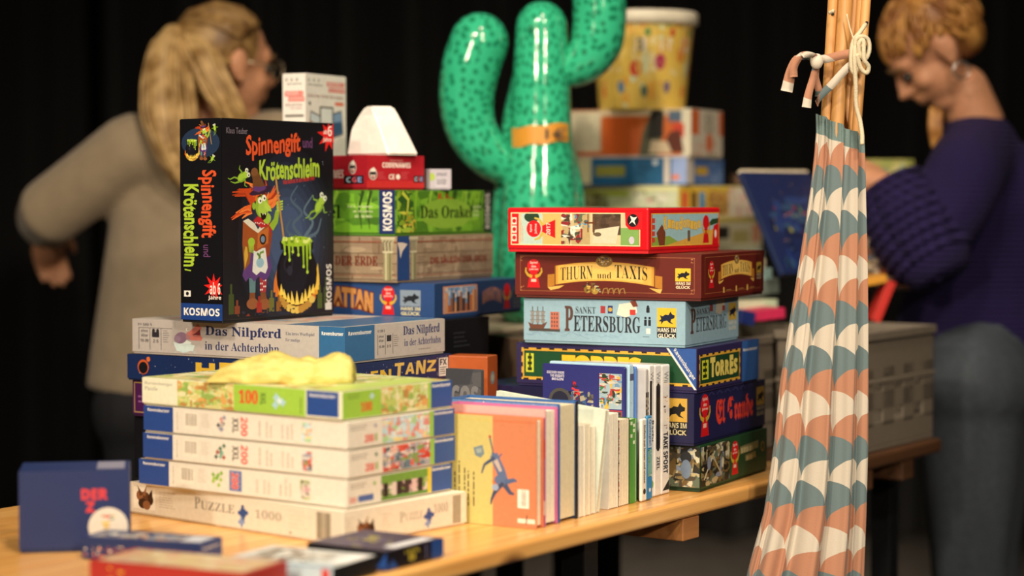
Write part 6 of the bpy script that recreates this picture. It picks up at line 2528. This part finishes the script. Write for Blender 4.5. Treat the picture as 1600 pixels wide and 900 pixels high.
bm = bmesh.new()
uvl = bm.loops.layers.uv.verify()
NR, NA = 90, 220
rn = random.Random(7)
phs = [rn.uniform(0, 6.28) for _ in range(8)]
rows = []
zlow = 0.02
ptop = 178
for i in range(NR + 1):
    f = i / NR
    # pixel heights from floor level to the gathered top
    py0 = 1545 + (ptop - 1545) * f
    row = []
    for j in range(NA + 1):
        a = 2 * math.pi * j / NA
        fr = math.cos(a - math.pi * 1.5)        # 1 at the side facing the aisle
        # top line drops towards the right hand side
        drop = max(0.0, (f - 0.80) / 0.20) * 36 * (0.5 + 0.5 * math.cos(a))
        py = py0 + drop
        l_, r_ = edges(py)
        cx, hw = (l_ + r_) / 2, (r_ - l_) / 2
        dep = hw * KP * (0.50 + 0.10 * (1 - f))
        w1 = 9 * a + phs[0] + 0.9 * math.sin(2.2 * f + phs[1]) + 0.7 * math.sin(2 * a + phs[5])
        pl = (0.26 * (1 - 2 * abs(math.sin(w1 / 2)) ** 0.7) + 0.15 * math.sin(14 * a + phs[2] + 2.6 * f + math.sin(3 * a + phs[6])) + 0.05 * math.sin(29 * a + phs[3] + 5 * f))
        pl = max(-0.5, pl) * (1.10 - 0.20 * f)
        sh = 0.10 * math.sin(9 * a + phs[0] + 0.6 + 1.2 * f) * hw * KP
        if f > 0.93:
            pl += 0.10 * math.sin(34 * a + phs[4]) * (f - 0.93) / 0.07
        X0 = pt(cx, py, ZP)
        rad = 1 + pl * (1 if fr > -0.2 else 0.5)
        x = X0.x + hw * KP * math.cos(a) * (0.94 + 0.4 * pl * abs(math.sin(a))) + sh * abs(math.sin(a))
        y = ZP + dep * math.sin(a) * rad - 0.006
        row.append((bm.verts.new((x, y, X0.z)), (0.62 * j / NA, X0.z)))
    rows.append(row)
for i in range(NR):
    for j in range(NA):
        q = (rows[i][j], rows[i][j + 1], rows[i + 1][j + 1], rows[i + 1][j])
        fc = bm.faces.new([x[0] for x in q])
        fc.material_index = 1 if i >= NR - 2 else 0
        for lp, x in zip(fc.loops, q):
            lp[uvl].uv = x[1]
cl = mk('tent_cloth', bm, COTTON, tent, True, True)
cl.data.materials.append(mat('#6d8280', 0.9, 0.3, 300))


def ribbon(name, P, w, tilt=(0, 0, 1), th=0.0012, ph=0.0):
    """flat band of the same cloth along P, each point pixel + depth"""
    Q = spline([pt(*p) for p in P], 6)
    bm = bmesh.new()
    uvl = bm.loops.layers.uv.verify()
    t_ = Vector(tilt)
    rw, Ln = [], 0
    W_ = lerpl(w if isinstance(w, list) else [w, w], len(Q))
    for i, q in enumerate(Q):
        d = (Q[min(i + 1, len(Q) - 1)] - Q[max(i - 1, 0)]).normalized()
        s_ = (t_ - t_.dot(d) * d)
        s_ = s_.normalized() if s_.length > 0.05 else d.cross(Vector((0, 1, 0))).normalized()
        if i:
            Ln += (Q[i] - Q[i - 1]).length
        nn = d.cross(s_) * th * 0.5
        a, b_ = q + s_ * W_[i] / 2, q - s_ * W_[i] / 2
        rw.append(([bm.verts.new(a + nn), bm.verts.new(b_ + nn), bm.verts.new(b_ - nn), bm.verts.new(a - nn)], Ln))
    for (A, la), (B_, lb) in zip(rw, rw[1:]):
        for k in range(4):
            f = bm.faces.new((A[k], A[(k + 1) % 4], B_[(k + 1) % 4], B_[k]))
            for lp, uvv in zip(f.loops, ((0.01 * (k in (1, 2)), la), (0.01 * (k in (0, 1)), la), (0.01 * (k in (0, 1)), lb), (0.01 * (k in (1, 2)), lb))):
                lp[uvl].uv = (uvv[0] + 0.2, uvv[1] + ph)
    bm.faces.new(rw[0][0])
    bm.faces.new(list(reversed(rw[-1][0])))
    return mk(name, bm, COTTON, tent, True, True)


ZF = ZP - 0.045
ribbon('tie_band', [(1272, 93, ZP - 0.02), (1290, 92, ZF + 0.01), (1315, 86, ZF), (1340, 81, ZF), (1357, 77, ZF + 0.012), (1361, 76, ZP)], 0.013, ph=0.06)
ribbon('tie_band', [(1344, 90, ZF + 0.006), (1322, 108, ZF + 0.002), (1300, 132, ZF + 0.002), (1282, 150, ZF + 0.014), (1276, 162, ZP - 0.02)], 0.012, ph=0.14)
ribbon('bow_loop', [(1277, 97, ZF + 0.01), (1262, 88, ZF), (1246, 92, ZF), (1236, 112, ZF), (1229, 143, ZF)], [0.008, 0.018], ph=0.2, tilt=(1, 0, 0.5))
ribbon('bow_loop', [(1279, 92, ZF + 0.006), (1268, 86, ZF - 0.012), (1252, 87, ZF - 0.014), (1241, 104, ZF - 0.012), (1240, 120, ZF - 0.01)], [0.008, 0.012], ph=0.05, tilt=(1, 0, 0.5))
ribbon('bow_loop', [(1276, 96, ZF + 0.004), (1270, 122, ZF + 0.004), (1263, 148, ZF + 0.002), (1260, 168, ZF)], [0.008, 0.014], ph=0.01, tilt=(1, 0, 0.1))
ribbon('bow_loop', [(1276, 98, ZF + 0.008), (1274, 120, ZF + 0.010), (1279, 140, ZF + 0.012), (1279, 150, ZF + 0.02)], 0.011, ph=0.3, tilt=(1, 0, 0))
bm = bmesh.new()
ell(bm, pt(1276, 96, ZF), (0.010, 0.008, 0.012))
for f in bm.faces:
    f.smooth = True
mk('bow_knot', bm, mat('#d9cdbb', 0.85), tent, True)
CORD = mat('#d9cbab', 0.8, 0.5, 400)


def cord(P, r=0.0035):
    return mk('cord', tube(bmesh.new(), spline([pt(*p) for p in P], 6), r, 10), CORD, tent, True, True)


cord([(1352, 38, ZF + 0.02), (1344, 50, ZF + 0.006), (1336, 60, ZF), (1331, 74, ZF - 0.004), (1330, 100, ZF - 0.004), (1334, 114, ZF - 0.003), (1339, 104, ZF - 0.003), (1336, 66, ZF - 0.006), (1345, 57, ZF - 0.006), (1356, 62, ZF - 0.002), (1358, 78, ZF - 0.002), (1352, 92, ZF - 0.006), (1343, 84, ZF - 0.008), (1342, 68, ZF - 0.010), (1349, 64, ZF - 0.010), (1350, 92, ZF - 0.012), (1357, 104, ZF - 0.008), (1354, 114, ZF - 0.006), (1345, 106, ZF - 0.006), (1338, 84, ZF - 0.010)])
cord([(1334, 62, ZF - 0.002), (1328, 44, ZF + 0.004), (1323, 22, ZF + 0.006)], 0.0012)
cord([(1337, 64, ZF - 0.004), (1335, 90, ZF - 0.008), (1337, 130, ZF - 0.004), (1338, 165, ZF), (1344, 190, ZF), (1347, 212, ZF - 0.004), (1347, 226, ZF - 0.006)])
cord([(1296, 20, ZP - 0.028), (1303, 17, ZP - 0.034)], 0.003)

# ---------------------------------------------------------------- people
SKIN = mat('#cf9470', 0.5, 0.05, 80, vary=0.05)
SKIN.node_tree.nodes['Principled BSDF'].inputs['Subsurface Weight'].default_value = 0.15
SKIN.node_tree.nodes['Principled BSDF'].inputs['Subsurface Scale'].default_value = 0.02


def remesh(o, vox, smooth=4):
    md = o.modifiers.new('one_surface', 'REMESH')
    md.mode = 'VOXEL'
    md.voxel_size = vox
    md.use_smooth_shade = True
    md = o.modifiers.new('soften', 'SMOOTH')
    md.factor = 0.5
    md.iterations = smooth
    return o


def basis(f, u):
    f = Vector(f).normalized()
    u = Vector(u)
    u = (u - u.dot(f) * f).normalized()
    r = f.cross(u)
    return Matrix((r, f, u)).transposed()      # columns: right, forward, up


def head_bm(bm, c, M, s=1.0):
    """skull, jaw, brow, nose, lips, ears; c = centre between the ears, M = right/forward/up columns"""
    def at_(x, y, z):
        return Vector(c) + M @ (Vector((x, y, z)) * s)

    def e(x, y, z, r):
        ell(bm, at_(x, y, z), [q * s for q in r], M)
    e(0, -0.012, 0.035, (0.076, 0.096, 0.084))
    e(0, 0.035, -0.025, (0.060, 0.058, 0.075))
    e(0, 0.052, -0.082, (0.036, 0.034, 0.030))
    e(0, 0.068, 0.030, (0.052, 0.026, 0.030))
    for sx in (-1, 1):
        e(sx * 0.036, 0.060, -0.022, (0.024, 0.024, 0.022))
        e(sx * 0.078, -0.006, 0.0, (0.010, 0.020, 0.033))
        e(sx * 0.084, -0.012, 0.006, (0.007, 0.018, 0.026))
        e(sx * 0.079, 0.002, -0.024, (0.008, 0.010, 0.012))
        e(sx * 0.012, 0.098, -0.022, (0.009, 0.009, 0.008))
    tube(bm, [at_(0, 0.088, 0.022), at_(0, 0.100, 0.0), at_(0, 0.112, -0.020), at_(0, 0.098, -0.030)], [0.007 * s, 0.009 * s, 0.013 * s, 0.009 * s], 10)
    tube(bm, [at_(-0.026, 0.084, -0.050), at_(-0.012, 0.095, -0.047), at_(0, 0.096, -0.048), at_(0.012, 0.095, -0.047), at_(0.026, 0.084, -0.050)], [0.003 * s, 0.006 * s, 0.0055 * s, 0.006 * s, 0.003 * s], 8)
    tube(bm, [at_(-0.022, 0.084, -0.056), at_(0, 0.094, -0.060), at_(0.022, 0.084, -0.056)], [0.003 * s, 0.008 * s, 0.003 * s], 8)
    return at_


def hand_bm(bm, w, d, palm, s=1.0, curl=0.6, side=1):
    """palm and five fingers from wrist w along d; palm = direction the palm faces"""
    d = Vector(d).normalized()
    p = Vector(palm)
    p = (p - p.dot(d) * d).normalized()
    a = d.cross(p) * side                       # towards the little finger
    capsule(bm, [w, w + d * 0.045 * s, w + d * 0.075 * s], [0.024 * s, 0.032 * s, 0.034 * s], 12, (0.5, 1.0) if False else None)
    for k, (off, L_, r) in enumerate(((-0.030, 0.072, 0.0085), (-0.010, 0.080, 0.0088), (0.011, 0.074, 0.0084), (0.031, 0.058, 0.0074))):
        b0 = w + (d * 0.082 + a * off) * s
        pts, dd = [b0 - d * 0.02 * s, b0], d.copy()
        for j, fl in enumerate((0.42, 0.32, 0.26)):
            ang = curl * (0.5 + 0.5 * j) + 0.06 * k
            dd = (d * math.cos(ang) + p * math.sin(ang)).normalized()
            pts.append(pts[-1] + dd * L_ * fl * s)
        capsule(bm, pts, [r * s * q for q in (1.15, 1.1, 1.0, 0.92, 0.8)], 10)
    t0 = w + (d * 0.022 - a * 0.026) * s
    capsule(bm, [t0, t0 + (d * 0.028 - a * 0.022 + p * 0.012) * s, t0 + (d * 0.056 - a * 0.026 + p * 0.024) * s], [0.0125 * s, 0.0105 * s, 0.0085 * s], 10)


def figure(name, label, J, skin, vox=0.006):
    """body as one surface from joint positions (world)"""
    root = empty(name, ((J['ankleL'].x + J['ankleR'].x) / 2, (J['ankleL'].y + J['ankleR'].y) / 2, 0), 0, label, 'person')
    bm = bmesh.new()
    head_bm(bm, J['head'], J['M'])
    capsule(bm, [J['neck'] - (J['neck'] - J['headlow']) * 0.0, J['headlow']], [0.058, 0.052], 16)
    capsule(bm, [J['shL'], J['neck'] - Vector((0, 0, 0.05)), J['shR']], [0.055, 0.07, 0.055], 16)
    capsule(bm, [J['hip'], J['waist'], J['chest'], J['neck'] - Vector((0, 0, 0.06))], [0.125, 0.105, 0.115, 0.075], 20)
    capsule(bm, [J['hipL'], J['hipR']], 0.10, 16)
    for q in 'LR':
        capsule(bm, [J['sh' + q], (J['sh' + q] + J['el' + q]) / 2, J['el' + q], (J['el' + q] * 0.6 + J['wr' + q] * 0.4), J['wr' + q]], [0.052, 0.043, 0.036, 0.034, 0.024], 14)
        hand_bm(bm, J['wr' + q], J['hd' + q], J['pl' + q], 1.0, J.get('curl', 0.6), 1 if q == 'L' else -1)
        capsule(bm, [J['hip' + q], (J['hip' + q] + J['knee' + q]) / 2, J['knee' + q], J['knee' + q] * 0.65 + J['ankle' + q] * 0.35, J['ankle' + q]], [0.092, 0.075, 0.056, 0.053, 0.036], 16)
        f = J['footdir']
        capsule(bm, [J['ankle' + q] - f * 0.04 - Vector((0, 0, 0.045)), J['ankle' + q] + f * 0.10 - Vector((0, 0, 0.055))], [0.035, 0.03], 12)
    body = remesh(mk('body', bm, skin, root, True), vox)
    for sx in (-1, 1):
        e = bmesh.new()
        ell(e, Vector(J['head']) + J['M'] @ Vector((sx * 0.031, 0.083, 0.006)), (0.011, 0.011, 0.011))
        mk('eye', e, mat('#2a2522', 0.15, 0, 10), root, True, True)
        e = bmesh.new()
        tube(e, [Vector(J['head']) + J['M'] @ Vector((sx * a, b_, z)) for a, b_, z in ((0.014, 0.094, 0.028), (0.030, 0.094, 0.034), (0.048, 0.080, 0.028))], [0.003, 0.0045, 0.002], 8)
        mk('eyebrow', e, mat('#7a5a38', 0.9), root, True, True)
    return root, body


def jumper(root, J, m, extra=0.028, hem=None, cuff=0.035, vox=0.010, name='jumper', loose=0.0, neckz=0.0, smooth=8):
    bm = bmesh.new()
    x = extra
    capsule(bm, [J['shL'], J['neck'] - Vector((0, 0, 0.055 + neckz)), J['shR']], [0.055 + x, 0.066 + x, 0.055 + x], 18)
    h = hem or J['hip']
    tube(bm, [h, h * 0.6 + J['waist'] * 0.4, J['waist'], J['chest'], J['neck'] - Vector((0, 0, 0.07 + neckz))], [0.165 + x + loose, 0.160 + x + loose, 0.150 + x + loose, 0.150 + x, 0.085 + x], 28, (0.78, 1.12))
    for q in 'LR':
        w = J['wr' + q] * 0.92 + J['el' + q] * 0.08
        tube(bm, [J['sh' + q], (J['sh' + q] + J['el' + q]) / 2, J['el' + q], (J['el' + q] + w) / 2, w], [0.058 + x, 0.052 + x * 1.1, 0.046 + x * 1.3, 0.044 + x * 1.2, cuff], 18)
    return remesh(mk(name, bm, m, root, True), vox, smooth)


def trousers(root, J, m, vox=0.010):
    bm = bmesh.new()
    capsule(bm, [J['hipL'], J['hipR']], 0.128, 18)
    capsule(bm, [J['waist'] * 0.4 + J['hip'] * 0.6, J['hip']], [0.13, 0.14], 18)
    for q in 'LR':
        tube(bm, [J['hip' + q], (J['hip' + q] + J['knee' + q]) / 2, J['knee' + q], J['ankle' + q] - Vector((0, 0, 0.02))], [0.115, 0.098, 0.078, 0.072], 18)
    return remesh(mk('trousers', bm, m, root, True), vox, 6)


def shoes(root, J, col):
    for q in 'LR':
        bm = bmesh.new()
        f = J['footdir']
        a = J['ankle' + q]
        capsule(bm, [Vector((a.x, a.y, 0.045)) - f * 0.05, Vector((a.x, a.y, 0.045)) + f * 0.05, Vector((a.x, a.y, 0.038)) + f * 0.14], [0.044, 0.046, 0.038], 14)
        for v in bm.verts:
            v.co.z = max(0.001, v.co.z)
        mk('shoe', bm, mat(col, 0.6), root, True, True)


def knit(col, freq=55, strength=0.6, dist=0.006, axis='X'):
    m = bpy.data.materials.new('knit_' + col.strip('#'))
    t, b = nt(m)
    N, L = t.nodes.new, t.links.new
    tc = N('ShaderNodeTexCoord')
    wv = N('ShaderNodeTexWave')
    wv.bands_direction = axis
    wv.inputs['Scale'].default_value = freq
    wv.inputs['Distortion'].default_value = 1.2
    L(tc.outputs['Object'], wv.inputs['Vector'])
    bp = N('ShaderNodeBump')
    bp.inputs['Strength'].default_value = strength
    bp.inputs['Distance'].default_value = dist
    L(wv.outputs['Fac'], bp.inputs['Height'])
    L(bp.outputs['Normal'], b.inputs['Normal'])
    no = N('ShaderNodeTexNoise')
    no.inputs['Scale'].default_value = 30
    L(tc.outputs['Object'], no.inputs['Vector'])
    r = N('ShaderNodeValToRGB')
    c_ = lin(col)
    r.color_ramp.elements[0].color = tuple(x * 0.85 for x in c_) + (1,)
    r.color_ramp.elements[1].color = tuple(min(1, x * 1.15) for x in c_) + (1,)
    L(no.outputs['Fac'], r.inputs['Fac'])
    L(r.outputs['Color'], b.inputs['Base Color'])
    b.inputs['Roughness'].default_value = 0.95
    b.inputs['Sheen Weight'].default_value = 0.2
    return m


def strands(P0, P1, lift, col, name, parent, n=120, r=0.003, seed=1, cover=None):
    """locks of hair from points P0(i) to P1(i), each bulging away from the head centre"""


def V(*a):
    return Vector(a)


# --- woman seen from behind
ZW = 4.25
KW = ZW / F
wh = pt(352, 103, ZW)
MW = basis((0.80, 0.55, -0.10), (0.05, -0.05, 1))
J = dict(head=wh, M=MW, headlow=pt(335, 160, ZW), neck=pt(322, 205, ZW))
J['shL'] = pt(212, 232, ZW - 0.02)
J['shR'] = pt(432, 226, ZW + 0.08)
J['chest'] = pt(318, 320, ZW + 0.04)
J['waist'] = pt(310, 460, ZW + 0.05)
J['hip'] = pt(305, 590, ZW + 0.05)
J['hipL'] = pt(240, 640, ZW + 0.03)
J['hipR'] = pt(372, 640, ZW + 0.08)
J['elL'] = pt(80, 330, ZW + 0.02)
J['wrL'] = pt(70, 352, ZW + 0.26)
J['hdL'] = V(-0.05, 0.6, -0.7)
J['plL'] = V(0.2, 0.3, -1)
J['elR'] = pt(475, 400, ZW + 0.20)
J['wrR'] = pt(452, 430, ZW + 0.42)
J['hdR'] = V(-0.1, 0.8, -0.3)
J['plR'] = V(0, 0, -1)
for q, x in (('L', 245), ('R', 372)):
    h = pt(x, 640, ZW + 0.05)
    J['knee' + q] = V(h.x, h.y - 0.02, 0.45)
    J['ankle' + q] = V(h.x, h.y + 0.02, 0.09)
J['footdir'] = V(0.1, 1, 0).normalized()
W, _ = figure('person', 'person with a long fair ponytail, glasses and a beige jumper, seen from behind', J, SKIN)
jumper(W, J, knit('#9c8a70', 90, 0.3, 0.003), 0.020, hem=pt(300, 618, ZW + 0.05), loose=0.015, cuff=0.04)
trousers(W, J, mat('#191a20', 0.85, 0.3, 60))
shoes(W, J, '#1b1b1d')


def hair_mat(a, b_, name):
    m = bpy.data.materials.new(name)
    t, bs = nt(m)
    N, L = t.nodes.new, t.links.new
    tc = N('ShaderNodeTexCoord')
    no = N('ShaderNodeTexNoise')
    no.inputs['Scale'].default_value = 26
    no.inputs['Detail'].default_value = 6
    L(tc.outputs['Object'], no.inputs['Vector'])
    r = N('ShaderNodeValToRGB')
    r.color_ramp.elements[0].position = 0.35
    r.color_ramp.elements[1].position = 0.65
    r.color_ramp.elements[0].color = lin(a) + (1,)
    r.color_ramp.elements[1].color = lin(b_) + (1,)
    L(no.outputs['Fac'], r.inputs['Fac'])
    L(r.outputs['Color'], bs.inputs['Base Color'])
    bs.inputs['Roughness'].default_value = 0.45
    return m


HW = hair_mat('#6a4a28', '#b08c56', 'ash_blond_hair')
HP = hair_mat('#94713f', '#d0ad74', 'fair_ponytail_hair')
tie = pt(287, 52, ZW - 0.02)
bm = bmesh.new()
ell(bm, wh + MW @ V(0, -0.020, 0.040), (0.082, 0.094, 0.086), MW)
ell(bm, wh + MW @ V(0, -0.050, 0.000), (0.070, 0.062, 0.070), MW)
hr = mk('hair', bm, HW, W, True, True)
bm = bmesh.new()
rn = random.Random(5)
hc = wh + MW @ V(0, -0.018, 0.035)
for i in range(150):
    th = rn.uniform(-2.2, 2.2)
    # hair line: brow, temples, behind the ears and the nape
    y = 0.070 * math.cos(th) - 0.012
    x = 0.080 * math.sin(th)
    z = 0.062 * math.cos(th * 0.8) - 0.012 - (0.045 if abs(th) > 1.4 else 0)
    a = hc + MW @ V(x, y, z)
    d0, d1 = (a - hc), (tie - hc)
    pts = []
    for k in range(7):
        f = k / 6
        d = (d0.normalized() * (1 - f) + d1.normalized() * f).normalized()
        L_ = MW.transposed() @ d
        rad = 1 / math.sqrt((L_.x / 0.086) ** 2 + (L_.y / 0.100) ** 2 + (L_.z / 0.093) ** 2)
        pts.append(hc + d * (rad * (1 - f) + f * d1.length if f > 0.85 else rad))
    tube(bm, pts, [0.003, 0.005, 0.006, 0.006, 0.005, 0.004, 0.003], 6)
mk('hair_locks', bm, HW, W, True, True)
bm = bmesh.new()
pc = [(289, 52, -0.03), (272, 62, -0.06), (263, 110, -0.09), (264, 170, -0.12), (272, 220, -0.14), (288, 270, -0.14), (298, 305, -0.13)]
core = spline([pt(a, b_, ZW + c_) for a, b_, c_ in pc], 5)
tube(bm, core, lerpl([0.020, 0.032, 0.041, 0.046, 0.040, 0.027, 0.010], len(core)), 18, (0.6, 1.0))
pc2 = [(290, 50, -0.03), (300, 62, -0.07), (320, 100, -0.10), (345, 150, -0.11), (362, 185, -0.10), (370, 215, -0.09)]
core2 = spline([pt(a, b_, ZW + c_) for a, b_, c_ in pc2], 5)
tube(bm, core2, lerpl([0.020, 0.030, 0.030, 0.028, 0.026, 0.016], len(core2)), 14, (0.6, 1.0))
for i in range(90):
    t = rn.uniform(0, 6.28)
    src, RR = (core, [0.02, 0.036, 0.047, 0.053, 0.046, 0.032, 0.014]) if i % 3 else (core2, [0.02, 0.032, 0.032, 0.03, 0.028, 0.02])
    R_ = lerpl(RR, len(src))
    jit = rn.uniform(0.8, 1.15)
    pts = [p + V(math.cos(t + 0.3 * k / len(src)) * R_[k] * jit, math.sin(t) * R_[k] * 0.7 * jit, 0.004 * math.sin(k + i)) for k, p in enumerate(src)]
    tube(bm, pts[: int(len(pts) * rn.uniform(0.75, 1.0))], 0.0045, 5)
mk('ponytail', bm, HP, W, True, True)
bm = bmesh.new()
ell(bm, tie, (0.022, 0.022, 0.018))
mk('hair_tie', bm, mat('#8a5a5a', 0.8), W, True, True)
# glasses
bm = bmesh.new()
for sx in (-1, 1):
    ring = [wh + MW @ V(sx * 0.034 + 0.024 * math.cos(t), 0.105, 0.004 + 0.020 * math.sin(t)) for t in [6.283 * k / 16 for k in range(17)]]
    tube(bm, ring, 0.0018, 6)
    tube(bm, [wh + MW @ V(sx * 0.058, 0.103, 0.010), wh + MW @ V(sx * 0.080, 0.06, 0.010), wh + MW @ V(sx * 0.084, 0.0, 0.012)], 0.0018, 6)
tube(bm, [wh + MW @ V(-0.012, 0.106, 0.008), wh + MW @ V(0.012, 0.106, 0.008)], 0.0016, 6)
mk('glasses', bm, mat('#c9b79a', 0.25, 0, 10, metal=0.8), W, True, True)

# --- person in the purple jumper
ZR = 4.20
ph = pt(1462, 78, ZR)
MR = basis((-0.70, 0.06, -0.72), (-0.70, -0.05, 0.70))
J = dict(head=ph, M=MR, curl=0.8)
J['headlow'] = pt(1506, 140, ZR + 0.02)
J['neck'] = pt(1526, 195, ZR + 0.03)
J['shL'] = pt(1508, 272, ZR - 0.13)
J['shR'] = pt(1545, 270, ZR + 0.18)
J['chest'] = pt(1545, 320, ZR + 0.03)
J['waist'] = pt(1545, 450, ZR + 0.05)
J['hip'] = pt(1535, 560, ZR + 0.05)
J['hipL'] = pt(1520, 600, ZR - 0.04)
J['hipR'] = pt(1540, 600, ZR + 0.13)
J['elL'] = pt(1450, 392, ZR - 0.18)
J['wrL'] = pt(1388, 288, ZR - 0.12)
J['hdL'] = V(-0.75, 0.05, 0.10)
J['plL'] = V(-0.2, 0.9, -0.5)
J['elR'] = pt(1440, 400, ZR + 0.16)
J['wrR'] = pt(1385, 330, ZR + 0.14)
J['hdR'] = V(-0.9, -0.1, -0.2)
J['plR'] = V(0, -0.7, -0.6)
for q, dy in (('L', -0.05), ('R', 0.14)):
    h = pt(1525 if q == 'L' else 1545, 600, ZR + dy)
    J['knee' + q] = V(h.x - 0.01, h.y, 0.47)
    J['ankle' + q] = V(h.x + 0.02, h.y, 0.09)
J['footdir'] = V(-1, -0.1, 0).normalized()
R_, _ = figure('person', 'person with short reddish-blond hair in a purple ribbed jumper, bending over the games', J, SKIN)
PURP = knit('#20124c', 30, 0.8, 0.009, 'Z')
PURP.node_tree.nodes['Principled BSDF'].inputs['Sheen Weight'].default_value = 0.0
jumper(R_, J, PURP, 0.024, hem=pt(1535, 545, ZR + 0.05), cuff=0.062, loose=-0.02)
bm = bmesh.new()
w = J['wrL']
d = (J['elL'] - w).normalized()
tube(bm, [w + d * 0.0, w + d * 0.015, w + d * 0.06, w + d * 0.12, w + d * 0.18, w + d * 0.22], [0.056, 0.066, 0.084, 0.090, 0.080, 0.06], 24)
bm2 = bmesh.new()
for k in range(9):
    f = k / 8
    pc_ = w + d * (0.01 + 0.17 * f)
    rr = 0.066 + 0.024 * math.sin(f * 2.6)
    a0 = d.orthogonal().normalized()
    b0 = d.cross(a0)
    ring = [pc_ + (a0 * math.cos(t) + b0 * math.sin(t)) * rr for t in [6.2832 * q / 24 for q in range(25)]]
    tube(bm, ring, 0.0075, 8)
bm2.free()
mk('sleeve_cuff', bm, PURP, R_, True, True)
JEANS = mat('#3d444d', 0.85, 0.5, 90, vary=0.15)
trousers(R_, J, JEANS)
shoes(R_, J, '#8a8a88')
HR = hair_mat('#8a5424', '#cf9850', 'reddish_blond_hair')
bm = bmesh.new()
ell(bm, ph + MR @ V(0, -0.030, 0.048), (0.083, 0.088, 0.080), MR)
ell(bm, ph + MR @ V(0, -0.058, 0.005), (0.072, 0.055, 0.070), MR)
mk('hair', bm, HR, R_, True, True)
bm = bmesh.new()
hc = ph + MR @ V(0, -0.02, 0.035)
rn = random.Random(9)
for i in range(420):
    # short locks swept over the head
    th = rn.uniform(0, 6.283)
    fz = rn.uniform(-0.25, 1.0)
    d0 = V(math.cos(th) * math.sqrt(max(0, 1 - fz * fz)), math.sin(th) * math.sqrt(max(0, 1 - fz * fz)), fz)
    if d0.y > 0.55 and fz < 0.35:
        continue
    if fz < 0.1 and d0.y > -0.1:
        continue
    d1 = (d0 + V(0.1 * d0.x, 0.35 + rn.uniform(-0.12, 0.12), -0.35)).normalized() if d0.y > -0.2 else (d0 + V(rn.uniform(-0.08, 0.08), -0.1, -0.5)).normalized()
    pts = []
    for k in range(5):
        f = k / 4
        d_ = (d0 * (1 - f) + d1 * f).normalized()
        rad = 1 / math.sqrt((d_.x / 0.085) ** 2 + (d_.y / 0.104) ** 2 + (d_.z / 0.093) ** 2)
        pts.append(hc + MR @ (d_ * (rad + 0.002 + 0.004 * math.sin(f * 3.1))))
    tube(bm, pts, [0.002, 0.004, 0.0045, 0.0035, 0.0015], 5)
mk('hair_locks', bm, HR, R_, True, True)
bm = bmesh.new()
for k in range(7):
    a = pt(1456 + k * 2.2, 168 + k, ZR - 0.06)
    tube(bm, spline([a, pt(1454 + k * 2.4, 200, ZR - 0.07), pt(1460 + k * 1.2, 236 - 3 * k, ZR - 0.06)], 5), [0.006] * 10 + [0.002], 6)
mk('hair_strand', bm, HR, R_, True, True)
bm = bmesh.new()
er = ph + MR @ V(-0.082, -0.004, -0.045)
ring = [er + V(0.0, -0.004, 0) + V(math.cos(t) * 0.017, 0.004 * math.cos(t), math.sin(t) * 0.017 - 0.012) for t in [6.283 * k / 20 for k in range(21)]]
tube(bm, ring, 0.0022, 8)
er2 = bm
mk('hoop_earring', er2, mat('#d9d2c8', 0.2, 0, 10, metal=0.9), R_, True, True)
